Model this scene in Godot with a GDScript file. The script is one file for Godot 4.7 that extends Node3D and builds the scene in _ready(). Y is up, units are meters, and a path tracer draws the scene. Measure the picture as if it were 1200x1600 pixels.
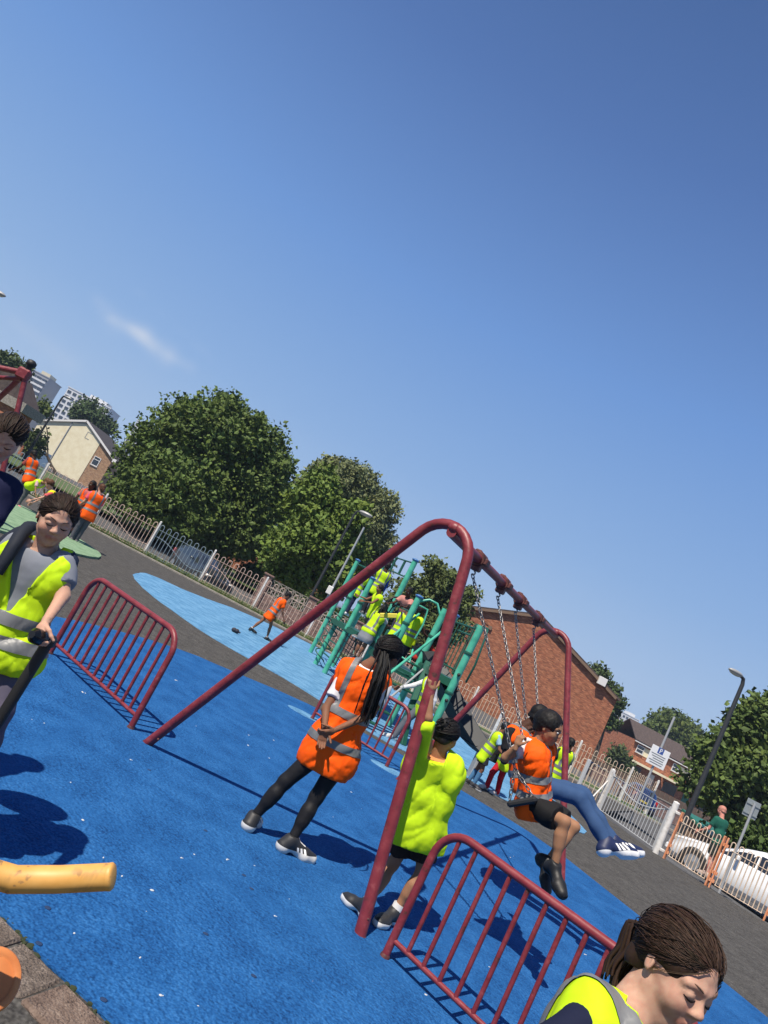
extends Node3D

# ---------- camera model: a pixel of the photograph gives a direction ----------
const FPX := 1110.0
const ROLL := 27.5
const CAMH := 1.5
var cam_r := Vector3(); var cam_u := Vector3(); var cam_b := Vector3()   # camera axes in the world
var M := {}
var rng := RandomNumberGenerator.new()

func setup_axes():
	var r := deg_to_rad(ROLL)
	var d := -((522.0 - 600.0) * sin(r) - (942.0 - 800.0) * cos(r))
	var p := atan(d / FPX)
	var right := Vector3(cos(r), -sin(r), 0)
	var up := Vector3(sin(r) * cos(p), cos(r) * cos(p), -sin(p))
	var fwd := -(Vector3(0, 0, 1) - up * up.z).normalized()
	cam_r = Vector3(right.x, up.x, -fwd.x); cam_u = Vector3(right.y, up.y, -fwd.y); cam_b = Vector3(right.z, up.z, -fwd.z)
func ray(u: float, v: float) -> Vector3:
	return cam_r * ((u - 600.0) / FPX) + cam_u * (-(v - 800.0) / FPX) - cam_b
func G(u: float, v: float, y := 0.0) -> Vector3:      # the point of level y seen at a pixel
	var d := ray(u, v); var q := d * ((y - CAMH) / d.y); return Vector3(q.x, y, q.z)
func Z(u: float, v: float, dist: float) -> Vector3:   # the point at a known distance ahead
	var d := ray(u, v); var q := d * (-dist / d.z); return Vector3(q.x, q.y + CAMH, q.z)

# ---------- mesh building ----------
class MB:
	var v := PackedVector3Array(); var n := PackedVector3Array(); var c := PackedColorArray(); var ix := PackedInt32Array()
	var col := Color.WHITE
	func add(p: Vector3, nn: Vector3) -> int:
		v.append(p); n.append(nn); c.append(col); return v.size() - 1
	func tri(a: Vector3, b: Vector3, d: Vector3, out := Vector3.ZERO):
		var nn := (b - a).cross(d - a)
		if nn.length_squared() < 1e-16: return
		nn = nn.normalized()
		if out != Vector3.ZERO and nn.dot(out) < 0:
			nn = -nn; var t := b; b = d; d = t
		var i := add(a, nn); add(b, nn); add(d, nn)
		ix.append_array([i, i + 2, i + 1])
	func quad(a: Vector3, b: Vector3, d: Vector3, e: Vector3, out := Vector3.ZERO):
		var nn := (b - a).cross(e - a)
		if nn.length_squared() < 1e-16: nn = (d - b).cross(e - b)
		nn = nn.normalized(); var fl := false
		if out != Vector3.ZERO and nn.dot(out) < 0: nn = -nn; fl = true
		var i := add(a, nn); add(b, nn); add(d, nn); add(e, nn)
		if fl: ix.append_array([i, i + 1, i + 2, i, i + 2, i + 3])
		else: ix.append_array([i, i + 2, i + 1, i, i + 3, i + 2])
	func box(ctr: Vector3, size: Vector3, bs := Basis(), bev := 0.0):
		var h := size * 0.5
		if bev <= 0.0:
			for ax in 3:
				for s in [-1.0, 1.0]:
					var a := Vector3.ZERO; a[ax] = s
					var u := Vector3.ZERO; u[(ax + 1) % 3] = 1.0
					var w := Vector3.ZERO; w[(ax + 2) % 3] = 1.0
					var p := a * h[ax]; var uu := u * h[(ax + 1) % 3]; var ww := w * h[(ax + 2) % 3]
					quad(ctr + bs * (p - uu - ww), ctr + bs * (p + uu - ww), ctr + bs * (p + uu + ww), ctr + bs * (p - uu + ww), bs * a)
			return
		var g := h - Vector3.ONE * bev
		for ax in 3:
			var b1 := (ax + 1) % 3; var b2 := (ax + 2) % 3
			for s in [-1.0, 1.0]:
				var q := []
				for k in [[-1, -1], [1, -1], [1, 1], [-1, 1]]:
					var p := Vector3.ZERO; p[ax] = s * h[ax]; p[b1] = k[0] * g[b1]; p[b2] = k[1] * g[b2]; q.append(ctr + bs * p)
				var o := Vector3.ZERO; o[ax] = s
				quad(q[0], q[1], q[2], q[3], bs * o)
			for s in [-1.0, 1.0]:
				for t in [-1.0, 1.0]:
					var q := []
					for k in [[-1, 0], [1, 0], [1, 1], [-1, 1]]:
						var p := Vector3.ZERO; p[ax] = k[0] * g[ax]
						p[b1] = s * (h[b1] if k[1] == 0 else g[b1]); p[b2] = t * (g[b2] if k[1] == 0 else h[b2]); q.append(ctr + bs * p)
					var o := Vector3.ZERO; o[b1] = s; o[b2] = t
					quad(q[0], q[1], q[2], q[3], bs * o)
		for sx in [-1.0, 1.0]:
			for sy in [-1.0, 1.0]:
				for sz in [-1.0, 1.0]:
					var sg := Vector3(sx, sy, sz)
					tri(ctr + bs * (sg * Vector3(h.x, g.y, g.z)), ctr + bs * (sg * Vector3(g.x, h.y, g.z)), ctr + bs * (sg * Vector3(g.x, g.y, h.z)), bs * sg)
	func bar(a: Vector3, b: Vector3, w: float, t: float, up := Vector3.UP, bev := 0.0):
		var z := b - a; var l := z.length(); z /= l
		if abs(z.dot(up)) > 0.99: up = Vector3.RIGHT
		var x := up.cross(z).normalized(); var y := z.cross(x)
		box((a + b) * 0.5, Vector3(w, t, l), Basis(x, y, z), bev)
	func tube(path: Array, rad, seg := 10, closed := false, caps := true):
		var m := path.size(); var base := v.size()
		var up := Vector3.UP
		var t0: Vector3 = (path[1] - path[0]).normalized()
		if abs(t0.dot(up)) > 0.95: up = Vector3.RIGHT
		var x := up.cross(t0).normalized()
		for i in m:
			var tg: Vector3
			if closed: tg = (path[(i + 1) % m] - path[(i + m - 1) % m])
			else: tg = path[min(i + 1, m - 1)] - path[max(i - 1, 0)]
			tg = tg.normalized()
			x = (x - tg * x.dot(tg)).normalized(); var y := tg.cross(x)
			var r: float = rad[i] if rad is Array or rad is PackedFloat32Array else rad
			for k in seg:
				var a := TAU * k / seg
				var nn := x * cos(a) + y * sin(a)
				add(path[i] + nn * r, nn)
		var rows := m if closed else m - 1
		for i in rows:
			var i2 := (i + 1) % m
			for k in seg:
				var k2 := (k + 1) % seg
				var a := base + i * seg + k; var b := base + i * seg + k2; var c1 := base + i2 * seg + k2; var d := base + i2 * seg + k
				ix.append_array([a, c1, b, a, d, c1])
		if caps and not closed:
			for e in 2:
				var i := 0 if e == 0 else m - 1
				var o: Vector3 = (path[0] - path[1]).normalized() if e == 0 else (path[m - 1] - path[m - 2]).normalized()
				var ci := add(path[i], o); var st := v.size()
				for k in seg: add(v[base + i * seg + k], o)
				for k in seg:
					var k2 := (k + 1) % seg
					if e == 0: ix.append_array([ci, st + k, st + k2])
					else: ix.append_array([ci, st + k2, st + k])
	func lathe(o: Vector3, ax: Vector3, prof: Array, seg := 16):   # prof: [radius, height] pairs
		ax = ax.normalized()
		var x := ax.cross(Vector3.RIGHT if abs(ax.x) < 0.9 else Vector3.FORWARD).normalized(); var y := ax.cross(x)
		var base := v.size(); var m := prof.size()
		for i in m:
			var a0 = prof[max(i - 1, 0)]; var a1 = prof[min(i + 1, m - 1)]
			var dr: float = a1[0] - a0[0]; var dh: float = a1[1] - a0[1]
			for k in seg:
				var a := TAU * k / seg; var rd := x * cos(a) + y * sin(a)
				var nn := (rd * dh - ax * dr)
				nn = nn.normalized() if nn.length() > 1e-6 else ax
				add(o + ax * prof[i][1] + rd * prof[i][0], nn)
		for i in m - 1:
			for k in seg:
				var k2 := (k + 1) % seg
				var a := base + i * seg + k; var b := base + i * seg + k2; var c1 := base + (i + 1) * seg + k2; var d := base + (i + 1) * seg + k
				ix.append_array([a, c1, b, a, d, c1])
	func ball(o: Vector3, r: Vector3, bs := Basis(), seg := 12, rows := 8):
		var base := v.size()
		for i in rows + 1:
			var th := PI * i / rows
			for k in seg:
				var a := TAU * k / seg
				var d := Vector3(sin(th) * cos(a), cos(th), sin(th) * sin(a))
				add(o + bs * (d * r), (bs * (d / r)).normalized())
		for i in rows:
			for k in seg:
				var k2 := (k + 1) % seg
				var a := base + i * seg + k; var b := base + i * seg + k2; var c1 := base + (i + 1) * seg + k2; var d := base + (i + 1) * seg + k
				ix.append_array([a, c1, b, a, d, c1])
	func prism(poly: Array, a: Vector3, ux: Vector3, uy: Vector3, ext: Vector3):   # polygon in a plane, pushed along ext
		var p2 := PackedVector2Array()
		for q in poly: p2.append(q)
		var t := Geometry2D.triangulate_polygon(p2)
		for s in 2:
			var off := ext * float(s); var o := ext.normalized() * (1.0 if s == 1 else -1.0)
			for i in range(0, t.size(), 3):
				tri(a + off + ux * p2[t[i]].x + uy * p2[t[i]].y, a + off + ux * p2[t[i + 1]].x + uy * p2[t[i + 1]].y, a + off + ux * p2[t[i + 2]].x + uy * p2[t[i + 2]].y, o)
		var ctr := Vector2.ZERO
		var cw := Geometry2D.is_polygon_clockwise(p2)
		for i in p2.size():
			var q0 := p2[i]; var q1 := p2[(i + 1) % p2.size()]
			var nn := Vector2(q1.y - q0.y, q0.x - q1.x)
			if cw: nn = -nn
			var A := a + ux * q0.x + uy * q0.y; var B := a + ux * q1.x + uy * q1.y
			quad(A, B, B + ext, A + ext, ux * nn.x + uy * nn.y)
	func merge(o: MB):
		var b := v.size()
		v.append_array(o.v); n.append_array(o.n); c.append_array(o.c)
		for i in o.ix: ix.append(i + b)
	func mesh(off := Vector3.ZERO, colours := false) -> ArrayMesh:
		var a := []; a.resize(Mesh.ARRAY_MAX)
		var vv := v.duplicate()
		if off != Vector3.ZERO:
			for i in vv.size(): vv[i] -= off
		a[Mesh.ARRAY_VERTEX] = vv; a[Mesh.ARRAY_NORMAL] = n; a[Mesh.ARRAY_INDEX] = ix
		if colours: a[Mesh.ARRAY_COLOR] = c
		var m := ArrayMesh.new(); m.add_surface_from_arrays(Mesh.PRIMITIVE_TRIANGLES, a); return m

func org(p: Node) -> Vector3:
	var o := Vector3.ZERO
	while p != self and p is Node3D:
		o += p.position; p = p.get_parent()
	return o
func obj(called: String, mb: MB, m: Material, parent: Node = self, colours := false) -> MeshInstance3D:
	var o := MeshInstance3D.new(); o.name = called
	o.mesh = mb.mesh(org(parent), colours); o.material_override = m
	parent.add_child(o, true); return o
func inst(called: String, mesh: Mesh, m: Material, parent: Node, t: Transform3D) -> MeshInstance3D:   # t in world terms
	var o := MeshInstance3D.new(); o.name = called; o.mesh = mesh; o.material_override = m
	t.origin -= org(parent); o.transform = t
	parent.add_child(o, true); return o
var taken := {}
func numbered(called: String) -> String:
	if not taken.has(called): taken[called] = 0; return called
	taken[called] += 1; return "%s_%03d" % [called, taken[called]]
func tag(o: Node, label: String, category: String, group := ""):
	o.set_meta("label", label); o.set_meta("category", category)
	if group: o.set_meta("group", group)
func thing(called: String, label: String, category: String, at := Vector3.ZERO, group := "") -> Node3D:
	var o := Node3D.new(); o.name = numbered(called); add_child(o); o.position = at
	tag(o, label, category, group); return o
func struct(called: String, mb: MB, m: Material, parent: Node = self, colours := false):
	var o = obj(numbered(called) if parent == self else called, mb, m, parent, colours)
	if parent == self: o.set_meta("kind", "structure")
	return o

# ---------- materials ----------
func mt(c: Color, rough := 0.6, metal := 0.0) -> StandardMaterial3D:   # c: real (linear) base colour
	var m := StandardMaterial3D.new(); m.albedo_color = c.linear_to_srgb(); m.roughness = rough; m.metallic = metal; m.metallic_specular = 0.5
	return m
func nz(kind: int, freq: float, oct := 3, sd := 1) -> FastNoiseLite:
	var f := FastNoiseLite.new(); f.noise_type = kind; f.frequency = freq; f.fractal_octaves = oct; f.seed = sd
	f.fractal_type = FastNoiseLite.FRACTAL_FBM if oct > 1 else FastNoiseLite.FRACTAL_NONE
	return f
# colours a, b mixed by layered noise; each layer is [noise, weight]
func tex(size: int, layers: Array, stops: Array) -> ImageTexture:
	var datas := []
	for l in layers: datas.append(l[0].get_seamless_image(size, size, false, false, 0.15, true).get_data())
	var lut := PackedByteArray(); lut.resize(256 * 3)
	for i in 256:
		var t := i / 255.0; var cc: Color = stops[stops.size() - 1][1]
		for k in stops.size() - 1:
			if t >= stops[k][0] and t <= stops[k + 1][0]:
				cc = stops[k][1].lerp(stops[k + 1][1], (t - stops[k][0]) / max(1e-4, stops[k + 1][0] - stops[k][0])); break
		if t < stops[0][0]: cc = stops[0][1]
		cc = cc.linear_to_srgb()
		lut[i * 3] = int(clamp(cc.r, 0, 1) * 255); lut[i * 3 + 1] = int(clamp(cc.g, 0, 1) * 255); lut[i * 3 + 2] = int(clamp(cc.b, 0, 1) * 255)
	var out := PackedByteArray(); out.resize(size * size * 3)
	var nl := layers.size()
	var d0: PackedByteArray = datas[0]; var w0: float = layers[0][1]
	var d1: PackedByteArray = datas[1 % nl]; var w1: float = layers[1][1] if nl > 1 else 0.0
	var d2: PackedByteArray = datas[2 % nl]; var w2: float = layers[2][1] if nl > 2 else 0.0
	for i in size * size:
		var t := int(clamp(127.5 + (d0[i] - 127.5) * w0 + (d1[i] - 127.5) * w1 + (d2[i] - 127.5) * w2, 0.0, 255.0)) * 3
		out[i * 3] = lut[t]; out[i * 3 + 1] = lut[t + 1]; out[i * 3 + 2] = lut[t + 2]
	return ImageTexture.create_from_image(Image.create_from_data(size, size, false, Image.FORMAT_RGB8, out))
func nrm(size: int, noise: FastNoiseLite, strength: float) -> ImageTexture:
	var im := noise.get_seamless_image(size, size, false, false, 0.15, true)
	im.bump_map_to_normal_map(strength); return ImageTexture.create_from_image(im)
func tm(t: Texture2D, metres: float, rough := 0.85, n: Texture2D = null, ns := 1.0) -> StandardMaterial3D:
	var m := StandardMaterial3D.new(); m.albedo_texture = t; m.roughness = rough
	m.uv1_triplanar = true; m.uv1_world_triplanar = true; m.uv1_scale = Vector3.ONE / metres
	if n: m.normal_enabled = true; m.normal_texture = n; m.normal_scale = ns
	return m
func vc(m: StandardMaterial3D) -> StandardMaterial3D:
	m.vertex_color_use_as_albedo = true; return m

const SKY := [[0.0, 175, 200, 230], [5.0, 167, 194, 228], [12.0, 142, 177, 223], [25.0, 112, 153, 213], [40.0, 85, 119, 178], [55.0, 67, 97, 150], [75.0, 57, 86, 138], [90.0, 54, 82, 134]]
func sky_image() -> Image:
	var w := 1024; var h := 512
	var f := PackedFloat32Array(); f.resize(w * h * 3)
	var rows := []
	for j in h:
		var e := 90.0 - (j + 0.5) / h * 180.0
		var cc := Color(0.28, 0.29, 0.31)
		if e >= 0.0:
			for k in SKY.size() - 1:
				if e >= SKY[k][0] and e <= SKY[k + 1][0]:
					var t: float = (e - SKY[k][0]) / (SKY[k + 1][0] - SKY[k][0])
					cc = Color(lerp(SKY[k][1], SKY[k + 1][1], t) / 255.0, lerp(SKY[k][2], SKY[k + 1][2], t) / 255.0, lerp(SKY[k][3], SKY[k + 1][3], t) / 255.0).srgb_to_linear()
		else:
			cc = Color(175 / 255.0, 200 / 255.0, 230 / 255.0).srgb_to_linear().lerp(Color(0.12, 0.12, 0.12), clamp(-e / 6.0, 0.0, 1.0))
		rows.append(cc)
	for j in h:
		var cc: Color = rows[j]
		for i in w:
			var o := (j * w + i) * 3
			f[o] = cc.r; f[o + 1] = cc.g; f[o + 2] = cc.b
	# thin cloud wisps: [u0, v0, u1, v1, half width in radians, strength]
	var nn := nz(FastNoiseLite.TYPE_SIMPLEX, 22.0, 4, 7)
	for wisp in [[172, 497, 225, 522, 0.009, 0.36], [205, 513, 260, 554, 0.0105, 0.42], [255, 550, 298, 574, 0.006, 0.13], [205, 445, 330, 560, 0.003, 0.05], [20, 500, 110, 570, 0.012, 0.10], [150, 465, 180, 505, 0.014, 0.10]]:
		var a := ray(wisp[0], wisp[1]).normalized(); var b := ray(wisp[2], wisp[3]).normalized()
		var lo := 1e9; var hi := -1e9
		for j in range(int(h * 0.25), int(h * 0.5)):
			for i in range(int(w * 0.86), w):
				var th := (j + 0.5) / h * PI; var ph := (i + 0.5) / w * TAU
				var d := Vector3(sin(th) * sin(ph), cos(th), -sin(th) * cos(ph))
				var ab := b - a; var t: float = clamp((d - a).dot(ab) / ab.length_squared(), 0.0, 1.0)
				var r := (d - a - ab * t).length()
				if r > wisp[4] * 2.2: continue
				var s: float = exp(-pow(r / (wisp[4] * (0.55 + 0.75 * t)), 2.0) * 1.6) * wisp[5] * clamp(0.8 + 0.45 * nn.get_noise_3dv(d), 0.0, 1.0)
				var o := (j * w + i) * 3
				f[o] = lerp(f[o], 0.78, s); f[o + 1] = lerp(f[o + 1], 0.80, s); f[o + 2] = lerp(f[o + 2], 0.84, s)
	return Image.create_from_data(w, h, false, Image.FORMAT_RGBF, f.to_byte_array())

func _ready():
	setup_axes()
	rng.seed = 4711
	# --- camera, sky, sun, exposure ---
	var cam := Camera3D.new(); cam.name = "camera"; add_child(cam)
	cam.transform = Transform3D(Basis(cam_r, cam_u, cam_b), Vector3(0, CAMH, 0))
	cam.fov = rad_to_deg(2.0 * atan(800.0 / FPX)); cam.near = 0.05; cam.far = 2500.0; cam.current = true
	var env := Environment.new(); env.background_mode = Environment.BG_SKY
	var sky := Sky.new(); var pano := PanoramaSkyMaterial.new()
	pano.panorama = ImageTexture.create_from_image(sky_image()); sky.sky_material = pano; env.sky = sky
	env.background_energy_multiplier = 0.78
	env.tonemap_mode = Environment.TONE_MAPPER_LINEAR; env.tonemap_exposure = 1.28
	env.sdfgi_enabled = true; env.ssao_enabled = true; env.ssil_enabled = true
	env.fog_enabled = true; env.fog_density = 0.0004; env.fog_light_color = Color(0.72, 0.80, 0.92); env.fog_sky_affect = 0.0
	var we := WorldEnvironment.new(); we.name = "world_environment"; we.environment = env; add_child(we)
	var sun := DirectionalLight3D.new(); sun.name = "sun"; add_child(sun)
	sun.look_at_from_position(Vector3.ZERO, Vector3(0.42, -1.0, -0.48), Vector3.UP)
	sun.light_energy = 1.6; sun.light_angular_distance = 0.5; sun.light_color = Color(1.0, 0.96, 0.90); sun.shadow_enabled = true
	# --- the place ---
	make_materials()
	make_ground()
	make_fences()
	make_swing()
	make_barriers()
	make_climber()
	make_buildings()
	make_trees()
	make_street()
	make_people()

func make_materials():
	var S := FastNoiseLite.TYPE_SIMPLEX; var V := FastNoiseLite.TYPE_VALUE; var C := FastNoiseLite.TYPE_CELLULAR
	M.asphalt = tm(tex(768, [[nz(V, 0.45, 1, 3), 0.75], [nz(S, 0.012, 4, 5), 0.28], [nz(V, 0.12, 2, 6), 0.35]], [[0.0, Color(0.031, 0.029, 0.028)], [0.5, Color(0.075, 0.072, 0.068)], [1.0, Color(0.132, 0.126, 0.118)]]), 3.1, 0.95, nrm(512, nz(V, 0.35, 2, 4), 4.0), 0.5)
	M.road = tm(tex(512, [[nz(V, 0.4, 1, 3), 0.7], [nz(S, 0.012, 4, 5), 0.6]], [[0.0, Color(0.05, 0.05, 0.05)], [0.5, Color(0.10, 0.10, 0.103)], [1.0, Color(0.17, 0.17, 0.17)]]), 4.0, 0.95)
	var gn := nrm(512, nz(V, 0.4, 2, 8), 5.0)
	M.rubber = tm(tex(1024, [[nz(V, 0.42, 1, 11), 0.62], [nz(S, 0.006, 5, 12), 0.36], [nz(S, 0.05, 2, 13), 0.12]], [[0.0, Color(0.006, 0.032, 0.115)], [0.35, Color(0.013, 0.080, 0.24)], [0.62, Color(0.020, 0.108, 0.30)], [1.0, Color(0.042, 0.165, 0.40)]]), 2.7, 0.9, gn, 0.4)
	M.rubber_light = tm(tex(512, [[nz(V, 0.42, 1, 11), 0.5], [nz(S, 0.012, 4, 12), 0.7]], [[0.0, Color(0.06, 0.17, 0.31)], [0.5, Color(0.115, 0.275, 0.46)], [1.0, Color(0.19, 0.37, 0.55)]]), 2.3, 0.9, gn, 0.6)
	M.rubber_green = tm(tex(512, [[nz(V, 0.42, 1, 15), 0.5], [nz(S, 0.012, 4, 16), 0.6]], [[0.0, Color(0.12, 0.20, 0.12)], [0.5, Color(0.20, 0.31, 0.19)], [1.0, Color(0.28, 0.40, 0.26)]]), 2.3, 0.9, gn, 0.6)
	for k in [M.rubber, M.rubber_light, M.rubber_green, M.asphalt, M.road]: k.metallic_specular = 0.22
	var chips := [[0.0, Color(0.05, 0.022, 0.014)], [0.10, Color(0.10, 0.030, 0.02)], [0.14, Color(0.165, 0.018, 0.025)], [0.3, Color(0.18, 0.020, 0.027)], [0.8, Color(0.225, 0.033, 0.040)], [1.0, Color(0.29, 0.068, 0.07)]]
	M.red = tm(tex(512, [[nz(S, 0.012, 5, 21), 1.15], [nz(V, 0.2, 2, 22), 0.35]], chips), 0.7, 0.46, nrm(256, nz(S, 0.05, 3, 23), 1.5), 0.35)
	M.red_dark = tm(tex(256, [[nz(S, 0.02, 5, 25), 1.1]], [[0.0, Color(0.03, 0.014, 0.012)], [0.5, Color(0.10, 0.028, 0.025)], [1.0, Color(0.19, 0.06, 0.045)]]), 0.3, 0.55)
	M.steel = mt(Color(0.27, 0.26, 0.25), 0.42, 0.85)
	M.black = mt(Color(0.012, 0.012, 0.013), 0.55)
	M.slide = mt(Color(0.016, 0.018, 0.02), 0.5)
	M.black_gloss = mt(Color(0.01, 0.01, 0.011), 0.25)
	M.teal = tm(tex(256, [[nz(S, 0.015, 4, 31), 0.8]], [[0.0, Color(0.03, 0.24, 0.16)], [0.5, Color(0.07, 0.40, 0.27)], [1.0, Color(0.11, 0.47, 0.33)]]), 0.9, 0.35)
	M.dark_green = mt(Color(0.012, 0.085, 0.055), 0.4)
	M.cap_blue = mt(Color(0.05, 0.15, 0.36), 0.4)
	M.white_paint = tm(tex(256, [[nz(S, 0.02, 5, 33), 0.9]], [[0.0, Color(0.42, 0.38, 0.34)], [0.35, Color(0.62, 0.60, 0.57)], [1.0, Color(0.76, 0.75, 0.73)]]), 0.8, 0.45)
	M.pink_paint = tm(tex(256, [[nz(S, 0.02, 5, 34), 0.9]], [[0.0, Color(0.34, 0.22, 0.16)], [0.4, Color(0.56, 0.40, 0.32)], [1.0, Color(0.66, 0.53, 0.46)]]), 0.8, 0.5)
	M.blue_paint = mt(Color(0.22, 0.29, 0.34), 0.5)
	M.orange_paint = tm(tex(256, [[nz(S, 0.02, 5, 35), 0.9]], [[0.0, Color(0.50, 0.17, 0.06)], [0.5, Color(0.66, 0.27, 0.13)], [1.0, Color(0.68, 0.38, 0.24)]]), 0.8, 0.5)
	M.cream_paint = tm(tex(256, [[nz(S, 0.02, 5, 36), 0.9]], [[0.0, Color(0.45, 0.30, 0.20)], [0.4, Color(0.60, 0.46, 0.34)], [1.0, Color(0.68, 0.58, 0.47)]]), 0.8, 0.5)
	M.grey_paint = mt(Color(0.45, 0.46, 0.47), 0.5)
	M.galv = mt(Color(0.40, 0.41, 0.42), 0.45, 0.3)
	M.concrete = tm(tex(256, [[nz(S, 0.02, 5, 41), 0.8], [nz(V, 0.3, 1, 42), 0.4]], [[0.0, Color(0.16, 0.145, 0.125)], [1.0, Color(0.36, 0.33, 0.29)]]), 1.3, 0.95)
	M.paver = tm(tex(256, [[nz(S, 0.02, 4, 43), 0.7], [nz(V, 0.4, 1, 44), 0.7]], [[0.0, Color(0.055, 0.042, 0.034)], [0.5, Color(0.125, 0.098, 0.08)], [1.0, Color(0.22, 0.18, 0.15)]]), 0.45, 0.95, nrm(256, nz(V, 0.3, 2, 4), 5.0), 0.9)
	M.paver_warm = tm(tex(256, [[nz(S, 0.02, 4, 45), 0.7], [nz(V, 0.4, 1, 46), 0.7]], [[0.0, Color(0.07, 0.045, 0.034)], [0.5, Color(0.15, 0.105, 0.082)], [1.0, Color(0.25, 0.19, 0.15)]]), 0.45, 0.95, nrm(256, nz(V, 0.3, 2, 4), 5.0), 0.9)
	M.moss = mt(Color(0.03, 0.04, 0.018), 1.0)
	M.soil = tm(tex(256, [[nz(V, 0.3, 3, 47), 1.0]], [[0.0, Color(0.02, 0.017, 0.012)], [1.0, Color(0.09, 0.07, 0.05)]]), 0.8, 1.0)
	M.grass = tm(tex(256, [[nz(V, 0.3, 2, 48), 0.8], [nz(S, 0.02, 3, 49), 0.6]], [[0.0, Color(0.03, 0.05, 0.015)], [0.6, Color(0.075, 0.12, 0.03)], [1.0, Color(0.16, 0.17, 0.07)]]), 1.7, 1.0)
	M.brick = tm(brick_tex([Color(0.30, 0.092, 0.043), Color(0.36, 0.122, 0.057), Color(0.24, 0.073, 0.036), Color(0.42, 0.155, 0.076)], Color(0.25, 0.145, 0.095)), 2.4, 0.9)
	M.brick_tan = tm(brick_tex([Color(0.30, 0.165, 0.085), Color(0.35, 0.20, 0.105), Color(0.26, 0.14, 0.075), Color(0.38, 0.23, 0.13)], Color(0.32, 0.25, 0.18)), 2.4, 0.9)
	M.brick_wall = tm(brick_tex([Color(0.18, 0.10, 0.085), Color(0.22, 0.125, 0.105), Color(0.14, 0.085, 0.075), Color(0.25, 0.16, 0.135)], Color(0.20, 0.17, 0.15)), 2.4, 0.9)
	M.render = tm(tex(256, [[nz(S, 0.02, 5, 51), 0.8]], [[0.0, Color(0.70, 0.62, 0.42)], [1.0, Color(0.82, 0.76, 0.56)]]), 5.0, 0.9)
	M.roof = tm(tex(256, [[nz(V, 0.25, 2, 53), 0.6], [nz(S, 0.02, 4, 54), 0.7]], [[0.0, Color(0.02, 0.017, 0.017)], [1.0, Color(0.075, 0.062, 0.06)]]), 2.5, 0.9)
	M.roof_brown = tm(tex(256, [[nz(V, 0.25, 2, 55), 0.6], [nz(S, 0.02, 4, 56), 0.7]], [[0.0, Color(0.035, 0.025, 0.022)], [1.0, Color(0.11, 0.08, 0.07)]]), 2.5, 0.9)
	M.fascia = mt(Color(0.72, 0.71, 0.69), 0.5)
	M.timber = mt(Color(0.20, 0.13, 0.085), 0.8)
	M.glass_dark = mt(Color(0.018, 0.022, 0.028), 0.06); M.glass_dark.metallic_specular = 0.7
	M.tower_white = mt(Color(0.62, 0.63, 0.64), 0.8)
	M.tower_grey = mt(Color(0.30, 0.31, 0.33), 0.8)
	M.tower_cream = mt(Color(0.55, 0.50, 0.36), 0.8)
	M.bark = tm(tex(256, [[nz(V, 0.15, 3, 57), 1.0]], [[0.0, Color(0.025, 0.02, 0.015)], [1.0, Color(0.12, 0.095, 0.07)]]), 0.8, 1.0)
	M.yellow_tube = tm(tex(512, [[nz(S, 0.014, 5, 61), 1.5], [nz(V, 0.1, 2, 62), 0.3]], [[0.0, Color(0.10, 0.05, 0.025)], [0.12, Color(0.28, 0.15, 0.06)], [0.17, Color(0.60, 0.30, 0.065)], [1.0, Color(0.70, 0.38, 0.10)]]), 0.5, 0.5)
	M.orange_plastic = tm(tex(256, [[nz(S, 0.02, 5, 63), 0.8]], [[0.0, Color(0.48, 0.13, 0.03)], [1.0, Color(0.72, 0.28, 0.09)]]), 0.4, 0.5)
	M.rust = mt(Color(0.16, 0.075, 0.04), 0.9)
	M.print_white = mt(Color(0.75, 0.76, 0.77), 0.5)
	M.print_blue = mt(Color(0.03, 0.08, 0.30), 0.5)
	M.print_dark = mt(Color(0.09, 0.10, 0.12), 0.6)
	M.sign_back = mt(Color(0.30, 0.33, 0.34), 0.5, 0.2)
	M.lamp_metal = mt(Color(0.028, 0.030, 0.033), 0.5)
	M.lamp_head = mt(Color(0.34, 0.34, 0.33), 0.45, 0.2)
	M.lamp_glass = mt(Color(0.52, 0.50, 0.44), 0.2)
	M.tyre = mt(Color(0.014, 0.014, 0.015), 0.9)
	M.rim = mt(Color(0.42, 0.43, 0.44), 0.35, 0.7)
	M.car_white = mt(Color(0.72, 0.73, 0.74), 0.22); M.car_blue = mt(Color(0.010, 0.028, 0.11), 0.2); M.car_black = mt(Color(0.03, 0.036, 0.045), 0.2)
	for k in ["car_white", "car_blue", "car_black"]: M[k].clearcoat_enabled = true; M[k].clearcoat = 0.6; M[k].clearcoat_roughness = 0.05
	M.red_light = mt(Color(0.45, 0.02, 0.02), 0.2)
	M.plate_yellow = mt(Color(0.62, 0.48, 0.06), 0.5)
	M.bin_blue = mt(Color(0.03, 0.17, 0.42), 0.5)
	M.bin_green = mt(Color(0.02, 0.14, 0.09), 0.5)
	M.litter = mt(Color(0.50, 0.52, 0.53), 0.8)
	M.gum = mt(Color(0.20, 0.24, 0.30), 0.8)

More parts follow.
